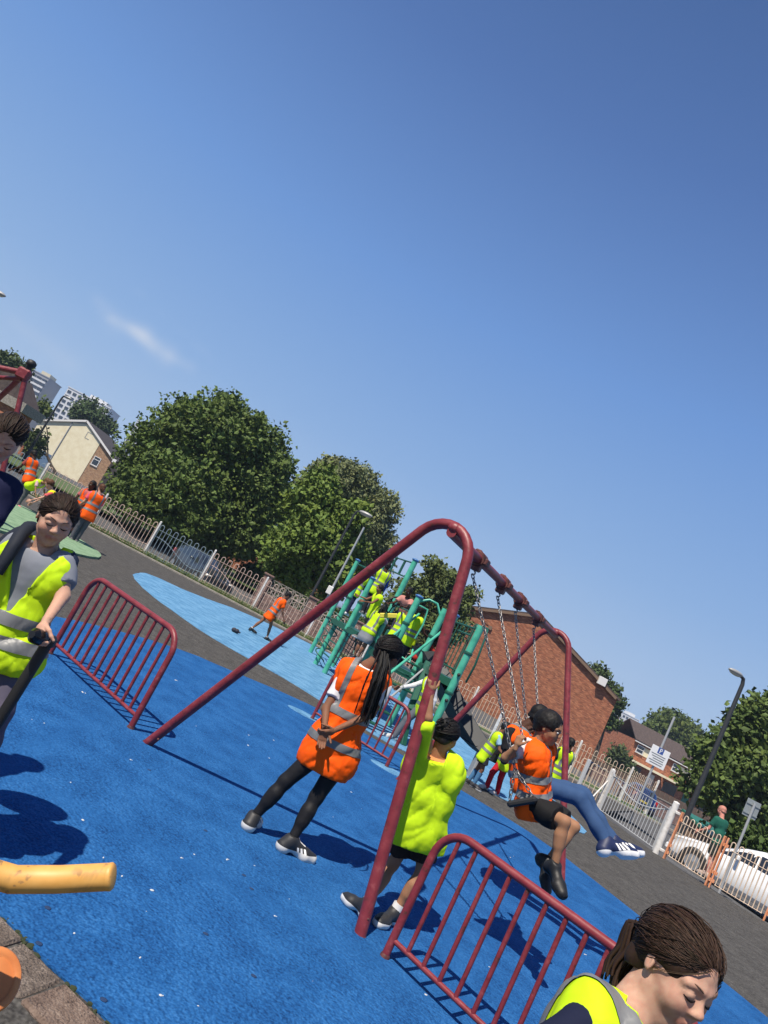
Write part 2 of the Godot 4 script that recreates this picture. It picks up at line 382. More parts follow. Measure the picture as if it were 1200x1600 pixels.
func brick_tex(cols: Array, mortar: Color) -> ImageTexture:
	# far walls: courses of 75 mm, bricks of 225 mm on a sheet of 2.4 m
	var s := 512; var im := Image.create(s, s, false, Image.FORMAT_RGB8)
	im.fill(mortar.linear_to_srgb())
	var r := RandomNumberGenerator.new(); r.seed = 99
	var rows := 32; var per := 10
	for j in rows:
		for i in per:
			var cc: Color = cols[r.randi() % cols.size()]; cc = (cc * r.randf_range(0.8, 1.22)); cc.a = 1.0
			var x := int((i + (0.5 if j % 2 else 0.0)) * s / float(per)); var y := j * 16
			var w := int(s / float(per)) - 3
			im.fill_rect(Rect2i(x, y, min(w, s - x), 13), cc.linear_to_srgb())
			if x + w > s: im.fill_rect(Rect2i(0, y, x + w - s, 13), cc.linear_to_srgb())
	return ImageTexture.create_from_image(im)

func gy(x: float, z: float) -> float:       # the land falls away to the right beyond the railings
	return -(0.5 * smoothstep(8.7, 11.5, x) + 1.2 * smoothstep(11.0, 32.0, x)) * smoothstep(9.0, 13.0, -z) - 0.62 * smoothstep(26.5, 30.0, -z) * (1.0 - smoothstep(37.0, 44.0, -z)) * (1.0 - smoothstep(2.0, 8.0, x))
func smooth_poly(pts: Array, passes := 2) -> Array:
	for k in passes:
		var o := []
		for i in pts.size():
			var a: Vector2 = pts[i]; var b: Vector2 = pts[(i + 1) % pts.size()]
			o.append(a.lerp(b, 0.25)); o.append(a.lerp(b, 0.75))
		pts = o
	return pts
func flat_sheet(pix: Array, y: float, thick: float, passes := 2) -> MB:
	var pts := []
	for q in pix:
		var g := G(q[0], q[1]); pts.append(Vector2(g.x, g.z))
	pts = smooth_poly(pts, passes)
	var nn := nz(FastNoiseLite.TYPE_SIMPLEX, 3.0, 2, 5)
	var o := []
	for i in pts.size():         # cut edges wander a little
		var a: Vector2 = pts[i]; var b: Vector2 = pts[(i + 1) % pts.size()]
		var m := int(clamp(a.distance_to(b) / 0.25, 1, 40))
		for k in m:
			var q := a.lerp(b, k / float(m)); o.append(q + Vector2(nn.get_noise_2dv(q), nn.get_noise_2dv(q + Vector2(9, 9))) * 0.02)
	var mb := MB.new(); mb.prism(o, Vector3(0, y - thick, 0), Vector3.RIGHT, Vector3(0, 0, 1), Vector3(0, thick, 0)); return mb

func make_ground():
	# one land sheet out to the horizon
	var mb := MB.new(); var xs := []; var zs := []
	for k in [-1200, -600, -300, -150, -80, -40, -20, -10, 0, 5, 8, 10, 13, 16, 20, 25, 30, 36, 42, 60, 90, 150, 300, 600, 1200]: xs.append(float(k))
	for k in [60, 20, 5, 0, -5, -10, -12, -15, -18, -21, -24, -28, -32, -36, -40, -60, -100, -200, -400, -800, -1600]: zs.append(float(k))
	for z in zs:
		for x in xs: mb.add(Vector3(x, gy(x, z) - 0.012, z), Vector3.UP)
	for j in zs.size() - 1:
		for i in xs.size() - 1:
			var a := j * xs.size() + i
			mb.ix.append_array([a, a + xs.size(), a + xs.size() + 1, a, a + xs.size() + 1, a + 1])
	struct("ground", mb, M.road)
	# the playground's asphalt, laid on it
	mb = MB.new(); mb.prism([Vector2(-30, 6), Vector2(9.2, 6), Vector2(9.55, -13.0), Vector2(8.2, -15.0), Vector2(7.83, -17.4), Vector2(12.5, -24.9), Vector2(-30, -23.5)], Vector3(0, -0.05, 0), Vector3.RIGHT, Vector3(0, 0, 1), Vector3(0, 0.05, 0))
	struct("playground_asphalt", mb, M.asphalt)
	struct("blue_rubber_surface", flat_sheet([[-160, 925], [80, 961], [208, 992], [300, 1022], [340, 1040], [460, 1090], [540, 1130], [623, 1177], [700, 1224], [740, 1247], [856, 1319], [982, 1419], [1200, 1590], [1420, 1780], [1000, 2000], [600, 2000], [165, 1601], [120, 1556], [60, 1493], [0, 1432], [-200, 1240]], 0.008, 0.05, 1), M.rubber)
	struct("light_blue_rubber_surface", flat_sheet([[206, 900], [214, 895], [232, 896], [300, 928], [380, 956], [490, 1009], [560, 1044], [650, 1098], [760, 1170], [850, 1236], [918, 1298], [912, 1306], [794, 1255], [710, 1204], [627, 1174], [560, 1134], [460, 1069], [380, 1025], [318, 989], [274, 958], [230, 926]], 0.010, 0.05, 1), M.rubber_light)
	struct("green_rubber_mound", flat_sheet([[-120, 712], [0, 776], [60, 806], [110, 836], [150, 862], [158, 870], [150, 875], [110, 866], [60, 850], [0, 832], [-160, 790]], 0.045, 0.09, 1), M.rubber_green)
	# block paving edge in the near corner, each block a piece of its own
	var e0 := G(0, 1432); var e1 := G(165, 1601); var dir := (e1 - e0).normalized(); var inw := Vector3(-dir.z, 0, dir.x)
	if inw.dot(Vector3(-1, 0, 1)) < 0: inw = -inw
	mb = MB.new(); mb.prism([Vector2(0, -1.2), Vector2(0, 3.0), Vector2(2.6, 3.0), Vector2(2.6, -1.2)], e0 + Vector3(0, -0.06, 0), inw, dir, Vector3(0, 0.04, 0))
	var bed = struct("paving_bed", mb, M.soil)
	var bm := MB.new(); bm.box(Vector3.ZERO, Vector3(0.185, 0.07, 0.205), Basis(), 0.009)
	var bmesh := bm.mesh(); var r := RandomNumberGenerator.new(); r.seed = 5
	for k in range(-5, 14):
		var p := e0 + dir * (0.215 * k + 0.04) + inw * 0.105 + Vector3(0, -0.022 + r.randf_range(-0.004, 0.004), 0)
		inst("paving_block", bmesh, M.paver_warm if r.randf() < 0.4 else M.paver, bed, Transform3D(Basis(inw, Vector3.UP, dir).rotated(Vector3.UP, r.randf_range(-0.025, 0.025)).rotated(dir, r.randf_range(-0.02, 0.02)), p))
	mb = MB.new(); mb.prism([Vector2(0.215, -1.2), Vector2(0.215, 3.0), Vector2(2.6, 3.0), Vector2(2.6, -1.2)], e0 + Vector3(0, -0.03, 0), inw, dir, Vector3(0, 0.03, 0))
	struct("asphalt_beside_paving", mb, M.asphalt)
	# moss and crumbs in the joint along the blue surface
	var mo := MB.new()
	for k in 160:
		var p := e0 + dir * r.randf_range(-0.6, 2.4) + inw * r.randf_range(-0.012, 0.012) + Vector3(0, 0.002, 0)
		mo.ball(p, Vector3(r.randf_range(0.005, 0.018), r.randf_range(0.004, 0.011), r.randf_range(0.005, 0.018)), Basis(), 5, 3)
	var moo := obj("joint_moss", mo, M.moss); moo.set_meta("kind", "stuff"); tag(moo, "dark moss and crumbs along the joint between paving and blue rubber", "moss")
	# pale flecks, bird droppings and trodden gum on the blue rubber
	var fl := MB.new(); var gm := MB.new()
	for q in [[128, 1284, 9], [160, 1343, 5], [189, 1372, 4], [236, 1394, 7], [114, 1462, 4], [217, 1500, 5], [249, 1559, 6], [128, 1083, 7], [203, 1189, 4], [387, 1166, 4], [427, 1158, 4], [428, 1434, 5], [274, 1064, 4], [282, 1343, 4], [354, 1345, 4], [797, 1341, 4], [913, 1493, 5], [664, 1557, 4], [763, 1513, 3], [388, 1150, 4], [420, 1186, 3], [548, 1239, 3], [353, 1346, 3], [68, 1132, 3], [109, 1225, 3]]:
		var c := G(q[0], q[1]); var rr: float = q[2] * 0.0021 * c.length() / 4.2
		fl.ball(c + Vector3(0, 0.009, 0), Vector3(rr * r.randf_range(0.5, 1.2), 0.003, rr * r.randf_range(0.4, 0.9)), Basis(Vector3.UP, r.randf() * 3.0), 7, 4)
		if r.randf() < 0.5: fl.ball(c + Vector3(rr, 0.009, -rr * 0.5), Vector3(rr * 0.4, 0.002, rr * 0.3), Basis(Vector3.UP, r.randf() * 3.0), 6, 4)
	for k in 36:
		var c := Vector3(r.randf_range(-2.2, 3.5), 0.009, r.randf_range(-8.0, -2.6)); var s := r.randf_range(0.002, 0.007)
		fl.ball(c, Vector3(s, 0.0015, s * r.randf_range(0.4, 1.0)), Basis(Vector3.UP, r.randf() * 3.0), 5, 3)
	for q in [[73, 1422], [59, 1478], [392, 1391], [395, 1528], [160, 1566], [320, 1462], [380, 1370], [232, 1205], [320, 1300]]:
		gm.ball(G(q[0], q[1]) + Vector3(0, 0.009, 0), Vector3(0.014, 0.0015, 0.012), Basis(), 9, 4)
	var a1 := obj("ground_flecks", fl, M.litter); a1.set_meta("kind", "stuff"); tag(a1, "pale flecks and droppings scattered on the dark blue rubber", "flecks")
	var a2 := obj("trodden_gum", gm, mt(Color(0.012, 0.035, 0.10), 0.9)); a2.set_meta("kind", "stuff"); tag(a2, "dark trodden spots on the dark blue rubber surface", "spots")
	# pale repaired ovals where the middle rail stands
	for q in [[480, 1119], [612, 1206]]:
		var c := G(q[0], q[1]); mb = MB.new(); var poly := []
		for k in 20: poly.append(Vector2(cos(TAU * k / 20) * 0.30, sin(TAU * k / 20) * 0.17))
		mb.prism(poly, c + Vector3(0, 0.002, 0), Vector3.RIGHT, Vector3(0, 0, 1), Vector3(0, 0.011, 0)); struct("rubber_patch", mb, M.rubber_light)
	# concrete edging and grass under the back railings, verge and pavement beyond
	mb = MB.new(); mb.box(Vector3(-6, 0.01, -23.72), Vector3(40, 0.08, 0.12), Basis(Vector3.UP, 0.0), 0.01); struct("edging_kerb", mb, M.concrete)
	mb = MB.new(); mb.prism([Vector2(-40, -23.8), Vector2(13, -23.8), Vector2(13, -26.0), Vector2(-40, -27.0)], Vector3(0, -0.03, 0), Vector3.RIGHT, Vector3(0, 0, 1), Vector3(0, 0.06, 0)); struct("verge", mb, M.grass)
	mb = MB.new(); mb.prism([Vector2(-60, -26.6), Vector2(8, -25.9), Vector2(8, -27.0), Vector2(-60, -27.6)], Vector3(0, -0.03, 0), Vector3.RIGHT, Vector3(0, 0, 1), Vector3(0, 0.05, 0)); struct("pavement", mb, M.concrete)
	mb = MB.new(); mb.prism([Vector2(-60, -43), Vector2(4, -43), Vector2(4, -70), Vector2(-60, -70)], Vector3(0, -0.03, 0), Vector3.RIGHT, Vector3(0, 0, 1), Vector3(0, 0.09, 0)); struct("lawn", mb, M.grass)
	# grass blades along the railings
	var gb := MB.new()
	for k in 5200:
		var x := r.randf_range(-11.5, 3.5); var z := -23.82 - absf(r.randfn(0.0, 0.35))
		var h := r.randf_range(0.06, 0.22); var a := r.randf() * TAU; var w := Vector3(cos(a), 0, sin(a)) * 0.012
		var b := Vector3(x, 0.03, z); var tip := b + Vector3(r.randf_range(-0.06, 0.06), h, r.randf_range(-0.06, 0.06))
		gb.col = Color(0.08, 0.13, 0.035).lerp(Color(0.20, 0.19, 0.08), r.randf() * r.randf())
		gb.tri(b - w, b + w, tip)
	var go := obj("verge_grass", gb, vc(mt(Color.WHITE, 0.9)), self, true); go.set_meta("kind", "stuff"); tag(go, "uncut grass growing along the foot of the back railings", "grass")

# ---------- railings ----------
func hoop_mesh(w: float, h: float, rail: float, r: float) -> ArrayMesh:   # one bow: two bars and their arch
	var mb := MB.new(); var p := [Vector3(-w / 2, 0.08, 0), Vector3(-w / 2, h - w / 2, 0)]
	for k in range(1, 8): p.append(Vector3(-cos(PI * k / 8.0) * w / 2, h - w / 2 + sin(PI * k / 8.0) * w / 2, 0))
	p.append(Vector3(w / 2, h - w / 2, 0)); p.append(Vector3(w / 2, 0.08, 0))
	mb.tube(p, r, 5); return mb.mesh()
func fence_run(t: Node3D, a: Vector3, b: Vector3, h: float, n: int, bar_m: Material, rail_m: Material, bow := true):
	var d := b - a; var l := d.length(); d /= l
	var bs := Basis(d, Vector3.UP, d.cross(Vector3.UP).normalized())
	var pitch := l / n
	var key := "hoop%.2f%.2f%s" % [pitch, h, bow]
	if not M.has(key):
		if bow: M[key] = hoop_mesh(pitch * 0.5, h, 0, 0.0105)
		else:
			var mb := MB.new(); mb.tube([Vector3(0, 0.06, 0), Vector3(0, h, 0)], 0.009, 5); M[key] = mb.mesh()
	for k in n: inst("hoop" if bow else "bar", M[key], bar_m, t, Transform3D(bs, a + d * pitch * (k + 0.5)))
	var rails := [0.10, h * 0.84] if bow else [0.07, h - 0.01]
	for y in rails:
		var mb := MB.new(); mb.box(a + d * l / 2 + Vector3(0, y, 0), Vector3(l - 0.05, 0.012, 0.040), bs, 0.003); obj("rail", mb, rail_m, t)
func fence_post(t: Node3D, p: Vector3, h: float, m: Material, w := 0.05):
	var mb := MB.new(); mb.box(p + Vector3(0, h / 2 - 0.03, 0), Vector3(w, h + 0.06, w), Basis(), 0.006); mb.lathe(p + Vector3(0, h, 0), Vector3.UP, [[w * 0.5, 0], [w * 0.4, 0.012], [0.001, 0.02]], 8); obj("post", mb, m, t)

func make_fences():
	var t := thing("bow_top_fence", "long bow-topped railing in pink and grey-blue panels between white posts, below the trees", "fence", Vector3(-2, 0, -24))
	var px := [-14.7, -12.7, -10.62, -8.44, -6.45, -4.40, -2.43, -0.42, 1.6, 3.6, 5.6, 7.6, 9.6, 11.6, 12.6]
	for i in px.size():
		var p := Vector3(px[i], 0, -24.0 - 0.03 * (px[i] + 8.0)); fence_post(t, p, 1.24, M.white_paint, 0.06)
		if i < px.size() - 1:
			var q := Vector3(px[i + 1], 0, -24.0 - 0.03 * (px[i + 1] + 8.0))
			var bm: Material = M.pink_paint
			if i == 4 or i == 1: bm = M.blue_paint
			if i > 8: bm = M.cream_paint
			fence_run(t, p, q, 1.16, 8, bm, bm)
			if i >= 3 and i < 9:      # the wavy rail behind the bars
				var wv := MB.new(); var pp := []
				for k in 13:
					var s := k / 12.0; pp.append(p.lerp(q, s) + Vector3(0, 0.72 - 0.34 * smoothstep(0.0, 0.75, s) + 0.05 * sin(s * TAU), -0.05))
				wv.tube(pp, 0.012, 5); obj("wavy_rail", wv, bm, t)
	# the railing with the gates on the right
	var g0 := Vector3(7.83, 0, -17.48); var g1 := Vector3(8.2, 0, -15.0)
	t = thing("bow_top_fence", "short cream bow-topped railing left of the grey vehicle gate", "fence", g0 + Vector3(-1.4, 0, -0.1))
	fence_run(t, g0 + Vector3(-2.9, 0, -0.3), g0 + Vector3(-0.05, 0, -0.005), 0.97, 11, M.cream_paint, M.cream_paint)
	fence_post(t, g0 + Vector3(-2.95, 0, -0.3), 1.02, M.white_paint, 0.06)
	fence_post(t, g0, 1.05, M.white_paint, 0.09)
	var st := MB.new(); st.tube([g0 + Vector3(-0.45, 0, 0.35), g0 + Vector3(-0.03, 0.75, 0.02)], 0.02, 6); obj("stay", st, M.white_paint, t)
	st = MB.new(); st.box(g0 + Vector3(-0.62, 0.5, -0.02), Vector3(0.08, 1.0, 0.08), Basis(), 0.01); obj("post", st, M.grey_paint, t)
	t = thing("vehicle_gate", "wide grey metal gate of plain upright bars between white posts", "gate", (g0 + g1) / 2)
	fence_run(t, g0 + (g1 - g0) * 0.04, g0 + (g1 - g0) * 0.96, 0.93, 20, M.grey_paint, M.grey_paint, false)
	st = MB.new(); var pp2 := []
	for k in 11: pp2.append(g0.lerp(g1, 0.04 + 0.92 * k / 10.0) + Vector3(0.015, 0.93 - 0.26 * sin(PI * k / 10.0), 0))
	st.tube(pp2, 0.014, 6); obj("bowed_rail", st, M.grey_paint, t)
	for e in [0.04, 0.96]:
		st = MB.new(); st.box(g0.lerp(g1, e) + Vector3(0, 0.5, 0), Vector3(0.045, 0.95, 0.045), Basis(), 0.005); obj("stile", st, M.grey_paint, t)
	t = thing("gate_post", "thick white gate post with hinges between the grey gate and orange railing", "post", g1)
	st = MB.new(); st.tube([g1 + Vector3(0, -0.05, 0), g1 + Vector3(0, 1.10, 0)], 0.065, 14); obj("shaft", st, M.white_paint, t)
	st = MB.new(); st.lathe(g1 + Vector3(0, 1.10, 0), Vector3.UP, [[0.066, 0], [0.06, 0.02], [0.001, 0.035]], 14); obj("cap", st, M.white_paint, t)
	for y in [0.12, 0.93]:
		st = MB.new(); st.box(g1 + Vector3(0.06, y, 0.06), Vector3(0.10, 0.06, 0.10), Basis(), 0.01); obj("hinge", st, M.white_paint, t)
	# two orange pedestrian railings with cream bows
	var a := Vector3(8.28, 0, -14.78); var m1 := Vector3(8.74, 0, -13.93); var b := Vector3(9.50, 0, -13.20)
	var segs := [[a, m1, "orange framed bow-topped panel beside the thick white gate post"], [m1 + Vector3(0.05, 0, 0.04), b, "orange framed bow-topped panel in front of the parked white car"], [b + Vector3(0.12, 0, 0.12), b + Vector3(1.8, 0, 2.3), "bow-topped panel beyond the last orange post"]]
	for s in segs:
		t = thing("bow_top_fence", s[2], "fence", (s[0] + s[1]) / 2)
		fence_run(t, s[0] + (s[1] - s[0]).normalized() * 0.04, s[1] - (s[1] - s[0]).normalized() * 0.04, 0.97, int((s[1] - s[0]).length() / 0.155), M.cream_paint, M.cream_paint)
		for e in 2:
			st = MB.new(); var q: Vector3 = s[e]; var along: Vector3 = (s[1] - s[0]).normalized()
			st.box(q + Vector3(0, 0.50, 0), Vector3(0.03, 1.0, 0.07), Basis(along, Vector3.UP, along.cross(Vector3.UP)), 0.004); obj("post", st, M.orange_paint, t)
			for y in [0.15, 0.3, 0.85]:
				st = MB.new(); st.tube([q + Vector3(0, y - 0.03, 0.05), q + Vector3(0, y + 0.03, 0.05)], 0.022, 8); obj("hinge", st, M.orange_paint, t)

# ---------- swing ----------
const SW_A := Vector3(0.45, 2.23, -4.45)
const SW_F := Vector3(2.41, 2.34, -8.16)
var chain_link: ArrayMesh
func bent_frame(f0: Vector3, ap: Vector3, f1: Vector3, rad: float) -> Array:   # foot, rounded top, foot
	var d0 := (f0 - ap).normalized(); var d1 := (f1 - ap).normalized()
	var half := acos(clamp(d0.dot(d1), -1, 1)) / 2; var bis := (d0 + d1).normalized()
	var tl := rad / tan(half); var p := [f0]
	var top := ap - bis * (rad / sin(half) - rad)      # push the corner out so that the round top meets the bar
	var q0 := top + d0 * tl; var q1 := top + d1 * tl; var c := top + bis * (rad / sin(half))
	for k in range(1, 4): p.append(f0.lerp(q0, k / 3.0))
	var a0 := (q0 - c).normalized(); var a1 := (q1 - c).normalized()
	for k in range(1, 10): p.append(c + a0.slerp(a1, k / 10.0) * rad)
	p.append(q1); p.append(q1.lerp(f1, 0.5)); p.append(f1); return p
func chain(called: String, pts: Array, parent: Node):
	var mb := MB.new(); var tot := 0.0
	for i in pts.size() - 1:
		var a: Vector3 = pts[i]; var b: Vector3 = pts[i + 1]; var d := (b - a).normalized(); var l := a.distance_to(b); var n := int(l / 0.031)
		var x := d.cross(Vector3(0.3, 0.2, 1)).normalized(); var y := d.cross(x)
		for k in n:
			var c := a + d * (k + 0.5) * l / n; var s := x if k % 2 == 0 else y; var p := []
			for j in 10:
				var an := TAU * j / 10.0; p.append(c + s * cos(an) * 0.0105 + d * (sin(an) * 0.012 + 0.008 * signf(sin(an) + 1e-6)))
			mb.tube(p, 0.0042, 5, true)
	obj(called, mb, M.steel, parent)
func make_swing():
	var n0 := G(228, 1161); var n1 := G(563, 1462); var f1 := G(878, 1395); var f0 := f1 + (n0 - n1) * 1.02
	n0.y = -0.02; n1.y = -0.02; f0.y = -0.02; f1.y = -0.02
	var t := thing("swing_set", "dark red tubular swing frame on two splayed bent legs over blue rubber", "swing frame", (n0 + f1) / 2)
	for fr in [[n0, SW_A, n1], [f0, SW_F, f1]]:
		var mb := MB.new(); mb.tube(bent_frame(fr[0], fr[1] + Vector3(0, 0.045, 0), fr[2], 0.22), 0.035, 16); var leg := obj("bent_leg", mb, M.red, t)
		for e in [0, 2]:
			var q: Vector3 = fr[e]; var up: Vector3 = (fr[1] - q).normalized()
			mb = MB.new(); mb.lathe(q - up * 0.01, up, [[0.039, 0], [0.039, 0.028], [0.035, 0.034]], 16); obj("foot_ring", mb, M.red_dark, leg)
			if fr[0] == n0: mb = MB.new(); mb.ball(q + up * 0.12 + Vector3(0.02, 0, 0.03), Vector3(0.010, 0.010, 0.010), Basis(), 8, 6); obj("bolt", mb, M.red_dark, leg)
	var u := (SW_F - SW_A).normalized()
	var cb := MB.new(); cb.tube([SW_A - u * 0.03, SW_A.lerp(SW_F, 0.5), SW_F + u * 0.03], 0.034, 14); obj("crossbar", cb, M.red, t)
	for e in [SW_A, SW_F]:
		cb = MB.new(); cb.ball(e + Vector3(0, 0.035, 0), Vector3(0.05, 0.042, 0.05), Basis(), 12, 8); obj("joint_boss", cb, M.red, t)
	var side := Vector3(-u.z, 0, u.x).normalized()
	var anchors := []
	for f in [0.162, 0.350, 0.5175, 0.7335]:
		var c := SW_A.lerp(SW_F, f); cb = MB.new()
		cb.tube([c - u * 0.045, c - u * 0.04, c + u * 0.04, c + u * 0.045], [0.050, 0.058, 0.058, 0.050], 14)
		cb.box(c + Vector3(0, -0.060, 0), Vector3(0.075, 0.05, 0.07), Basis(side, Vector3.UP, u), 0.010)
		cb.box(c + Vector3(0, 0.0, 0) + side * 0.058, Vector3(0.035, 0.05, 0.085), Basis(side, Vector3.UP, u), 0.008)
		cb.box(c + Vector3(0, 0.045, 0) - side * 0.03, Vector3(0.05, 0.05, 0.05), Basis(side, Vector3.UP, u), 0.008)
		var hk := obj("hanger", cb, M.red_dark, t)
		cb = MB.new(); var p := []
		for k in 9: p.append(c + Vector3(0, -0.085, 0) + side * sin(PI * k / 8.0) * 0.016 * (1 if k < 9 else 0) + Vector3(0, -0.035 * k / 8.0, 0))
		cb.tube(p, 0.006, 6); obj("shackle", cb, M.steel, hk)
		anchors.append(c + Vector3(0, -0.115, 0))
	# two swings: [near anchor, far anchor, near seat end, far seat end]
	var dd := Vector3(0.884, 0, 0.467); var u0 := Vector3(0.467, 0, -0.884)
	for s in 2:
		var th := deg_to_rad(38.5 if s == 0 else 31.0)
		var dirn := dd * sin(th) - Vector3.UP * cos(th)
		var e0: Vector3 = anchors[s * 2] + dirn * 1.50 + u0 * 0.04; var e1 := e0 + u0 * 0.44
		var sw := thing("swing", "flat black rubber swing seat on steel chains under the boy with bare knees" if s == 0 else "black swing seat on steel chains under the boy in blue jeans", "swing", (e0 + e1) / 2, "swings hanging from the red frame")
		var fwd := (dd * cos(th) + Vector3.UP * sin(th)); var upv := -dirn
		for e in 2:
			var an: Vector3 = anchors[s * 2 + e]; var se: Vector3 = e0 if e == 0 else e1
			var sp := se + (an - se).normalized() * 0.17
			chain("chain", [an, sp], sw)
			chain("chain_fork", [sp, se + fwd * 0.075 - upv * 0.005], sw)
			chain("chain_fork", [sp, se - fwd * 0.075 - upv * 0.005], sw)
		var mb := MB.new(); mb.box((e0 + e1) / 2 - upv * 0.030, Vector3(0.19, 0.042, 0.50), Basis(fwd, upv, fwd.cross(upv)), 0.014); obj("seat", mb, M.black, sw)
	M["anch"] = anchors

# ---------- guard rails ----------
func guard_rail(label: String, a: Vector3, b: Vector3, h: float, nb: int, rad := 0.16, r := 0.027):
	var t := thing("guard_rail", label, "guard rail", (a + b) / 2, "red guard rails round the swings")
	var d := (b - a).normalized(); var l := a.distance_to(b); var up := Vector3.UP
	var p := [a + up * -0.02, a + up * (h - rad) * 0.5, a + up * (h - rad)]
	for k in range(1, 9): p.append(a + d * rad - d * cos(PI / 2 * k / 8.0) * rad + up * (h - rad + sin(PI / 2 * k / 8.0) * rad))
	p.append(a + d * l * 0.5 + up * h)
	for k in range(0, 9): p.append(b - d * rad + d * sin(PI / 2 * k / 8.0) * rad + up * (h - rad + cos(PI / 2 * k / 8.0) * rad))
	p.append(b + up * (h - rad) * 0.5); p.append(b + up * -0.02)
	var mb := MB.new(); mb.tube(p, r, 12); obj("bent_frame", mb, M.red, t)
	mb = MB.new(); mb.tube([a + up * 0.10, b + up * 0.10], r * 0.62, 10); obj("bottom_rail", mb, M.red, t)
	for k in nb:
		var s := l * (k + 1.0) / (nb + 1.0); var top := h
		var q := minf(s, l - s)
		if q < rad: top = h - rad + sqrt(max(0.0, rad * rad - (rad - q) * (rad - q)))
		mb = MB.new(); mb.tube([a + d * s + up * 0.10, a + d * s + up * (top - 0.005)], r * 0.55, 9); obj("bar", mb, M.red, t)
	for e in [a, b]:
		mb = MB.new(); mb.lathe(e + up * 0.006, up, [[r + 0.006, 0], [r + 0.004, 0.012], [r, 0.02]], 12); obj("foot_collar", mb, M.red_dark, t)
func make_barriers():
	guard_rail("red guard rail with eleven thin bars, left of the swing leg", G(77, 1022), G(203, 1139), 0.76, 11, 0.17, 0.024)
	var a := G(600, 1497); var d := (G(203, 1139) - G(77, 1022)).normalized()
	guard_rail("red guard rail with chipped top bar near the girl in the draped vest", a, a + Vector3(0.717, 0, 0.697) * 1.40, 0.735, 12, 0.17, 0.0225)
	guard_rail("red guard rail standing behind the girl with the long braids", G(487, 1124), G(603, 1199), 0.76, 9, 0.17, 0.024)

# ---------- climbing frame ----------
func post_teal(t: Node3D, x: float, z: float, h: float, cap := true, r := 0.062):
	var mb := MB.new(); mb.tube([Vector3(x, -0.03, z), Vector3(x, h * 0.5, z), Vector3(x, h, z)], r, 14); var p := obj("post", mb, M.teal, t)
	if cap:
		mb = MB.new(); mb.lathe(Vector3(x, h - 0.02, z), Vector3.UP, [[r + 0.004, 0], [r + 0.022, 0.02], [r + 0.022, 0.035], [r * 0.9, 0.05], [0.001, 0.062]], 14); obj("cap", mb, M.cap_blue, p)
	for y in [1.05, 1.75]:
		if y < h - 0.2:
			mb = MB.new(); mb.lathe(Vector3(x, y, z), Vector3.UP, [[r + 0.001, 0], [r + 0.012, 0.004], [r + 0.012, 0.046], [r + 0.001, 0.05]], 14); obj("clamp", mb, M.dark_green, p)
func rail_tube(t: Node3D, called: String, pts: Array, r: float, m: Material):
	var mb := MB.new(); mb.tube(pts, r, 8); obj(called, mb, m, t)
func bar_panel(t: Node3D, a: Vector3, b: Vector3, h: float, n: int):    # a rail panel of upright bars, feet a and b
	var d := (b - a).normalized(); var l := a.distance_to(b); var up := Vector3.UP; var r := 0.08; var p := []
	for c in [[a + d * 0.03, d, up], [b - d * 0.03, -d, up], [b - d * 0.03 + up * h, -d, -up], [a + d * 0.03 + up * h, d, -up]]:
		var k0: Vector3 = c[0]; var e: Vector3 = c[1]; var f: Vector3 = c[2]
		var first: bool = e.dot(f) == 0.0
		var arc := []
		for k in 5:
			var an := PI / 2 * k / 4.0; arc.append(k0 + e * r * (1.0 - sin(an)) + f * r * (1.0 - cos(an)))
		if p.size() == 5 or p.size() == 15: arc.reverse()
		p.append_array(arc)
	rail_tube(t, "panel_frame", p + [p[0]], 0.016, M.dark_green)
	for k in n:
		var q := a + d * l * (k + 1.0) / (n + 1.0); rail_tube(t, "panel_bar", [q + up * 0.02, q + up * (h - 0.02)], 0.009, M.dark_green)
func deck(t: Node3D, pts: Array, y: float):
	var poly := []
	for p in pts: poly.append(Vector2(p[0], p[1]))
	var mb := MB.new(); mb.prism(poly, Vector3(0, y - 0.05, 0), Vector3.RIGHT, Vector3(0, 0, 1), Vector3(0, 0.05, 0)); var d := obj("deck", mb, M.dark_green, t)
	for i in pts.size():
		var a = pts[i]; var b = pts[(i + 1) % pts.size()]
		mb = MB.new(); mb.bar(Vector3(a[0], y - 0.075, a[1]), Vector3(b[0], y - 0.075, b[1]), 0.035, 0.10); obj("deck_edge", mb, M.dark_green, d)
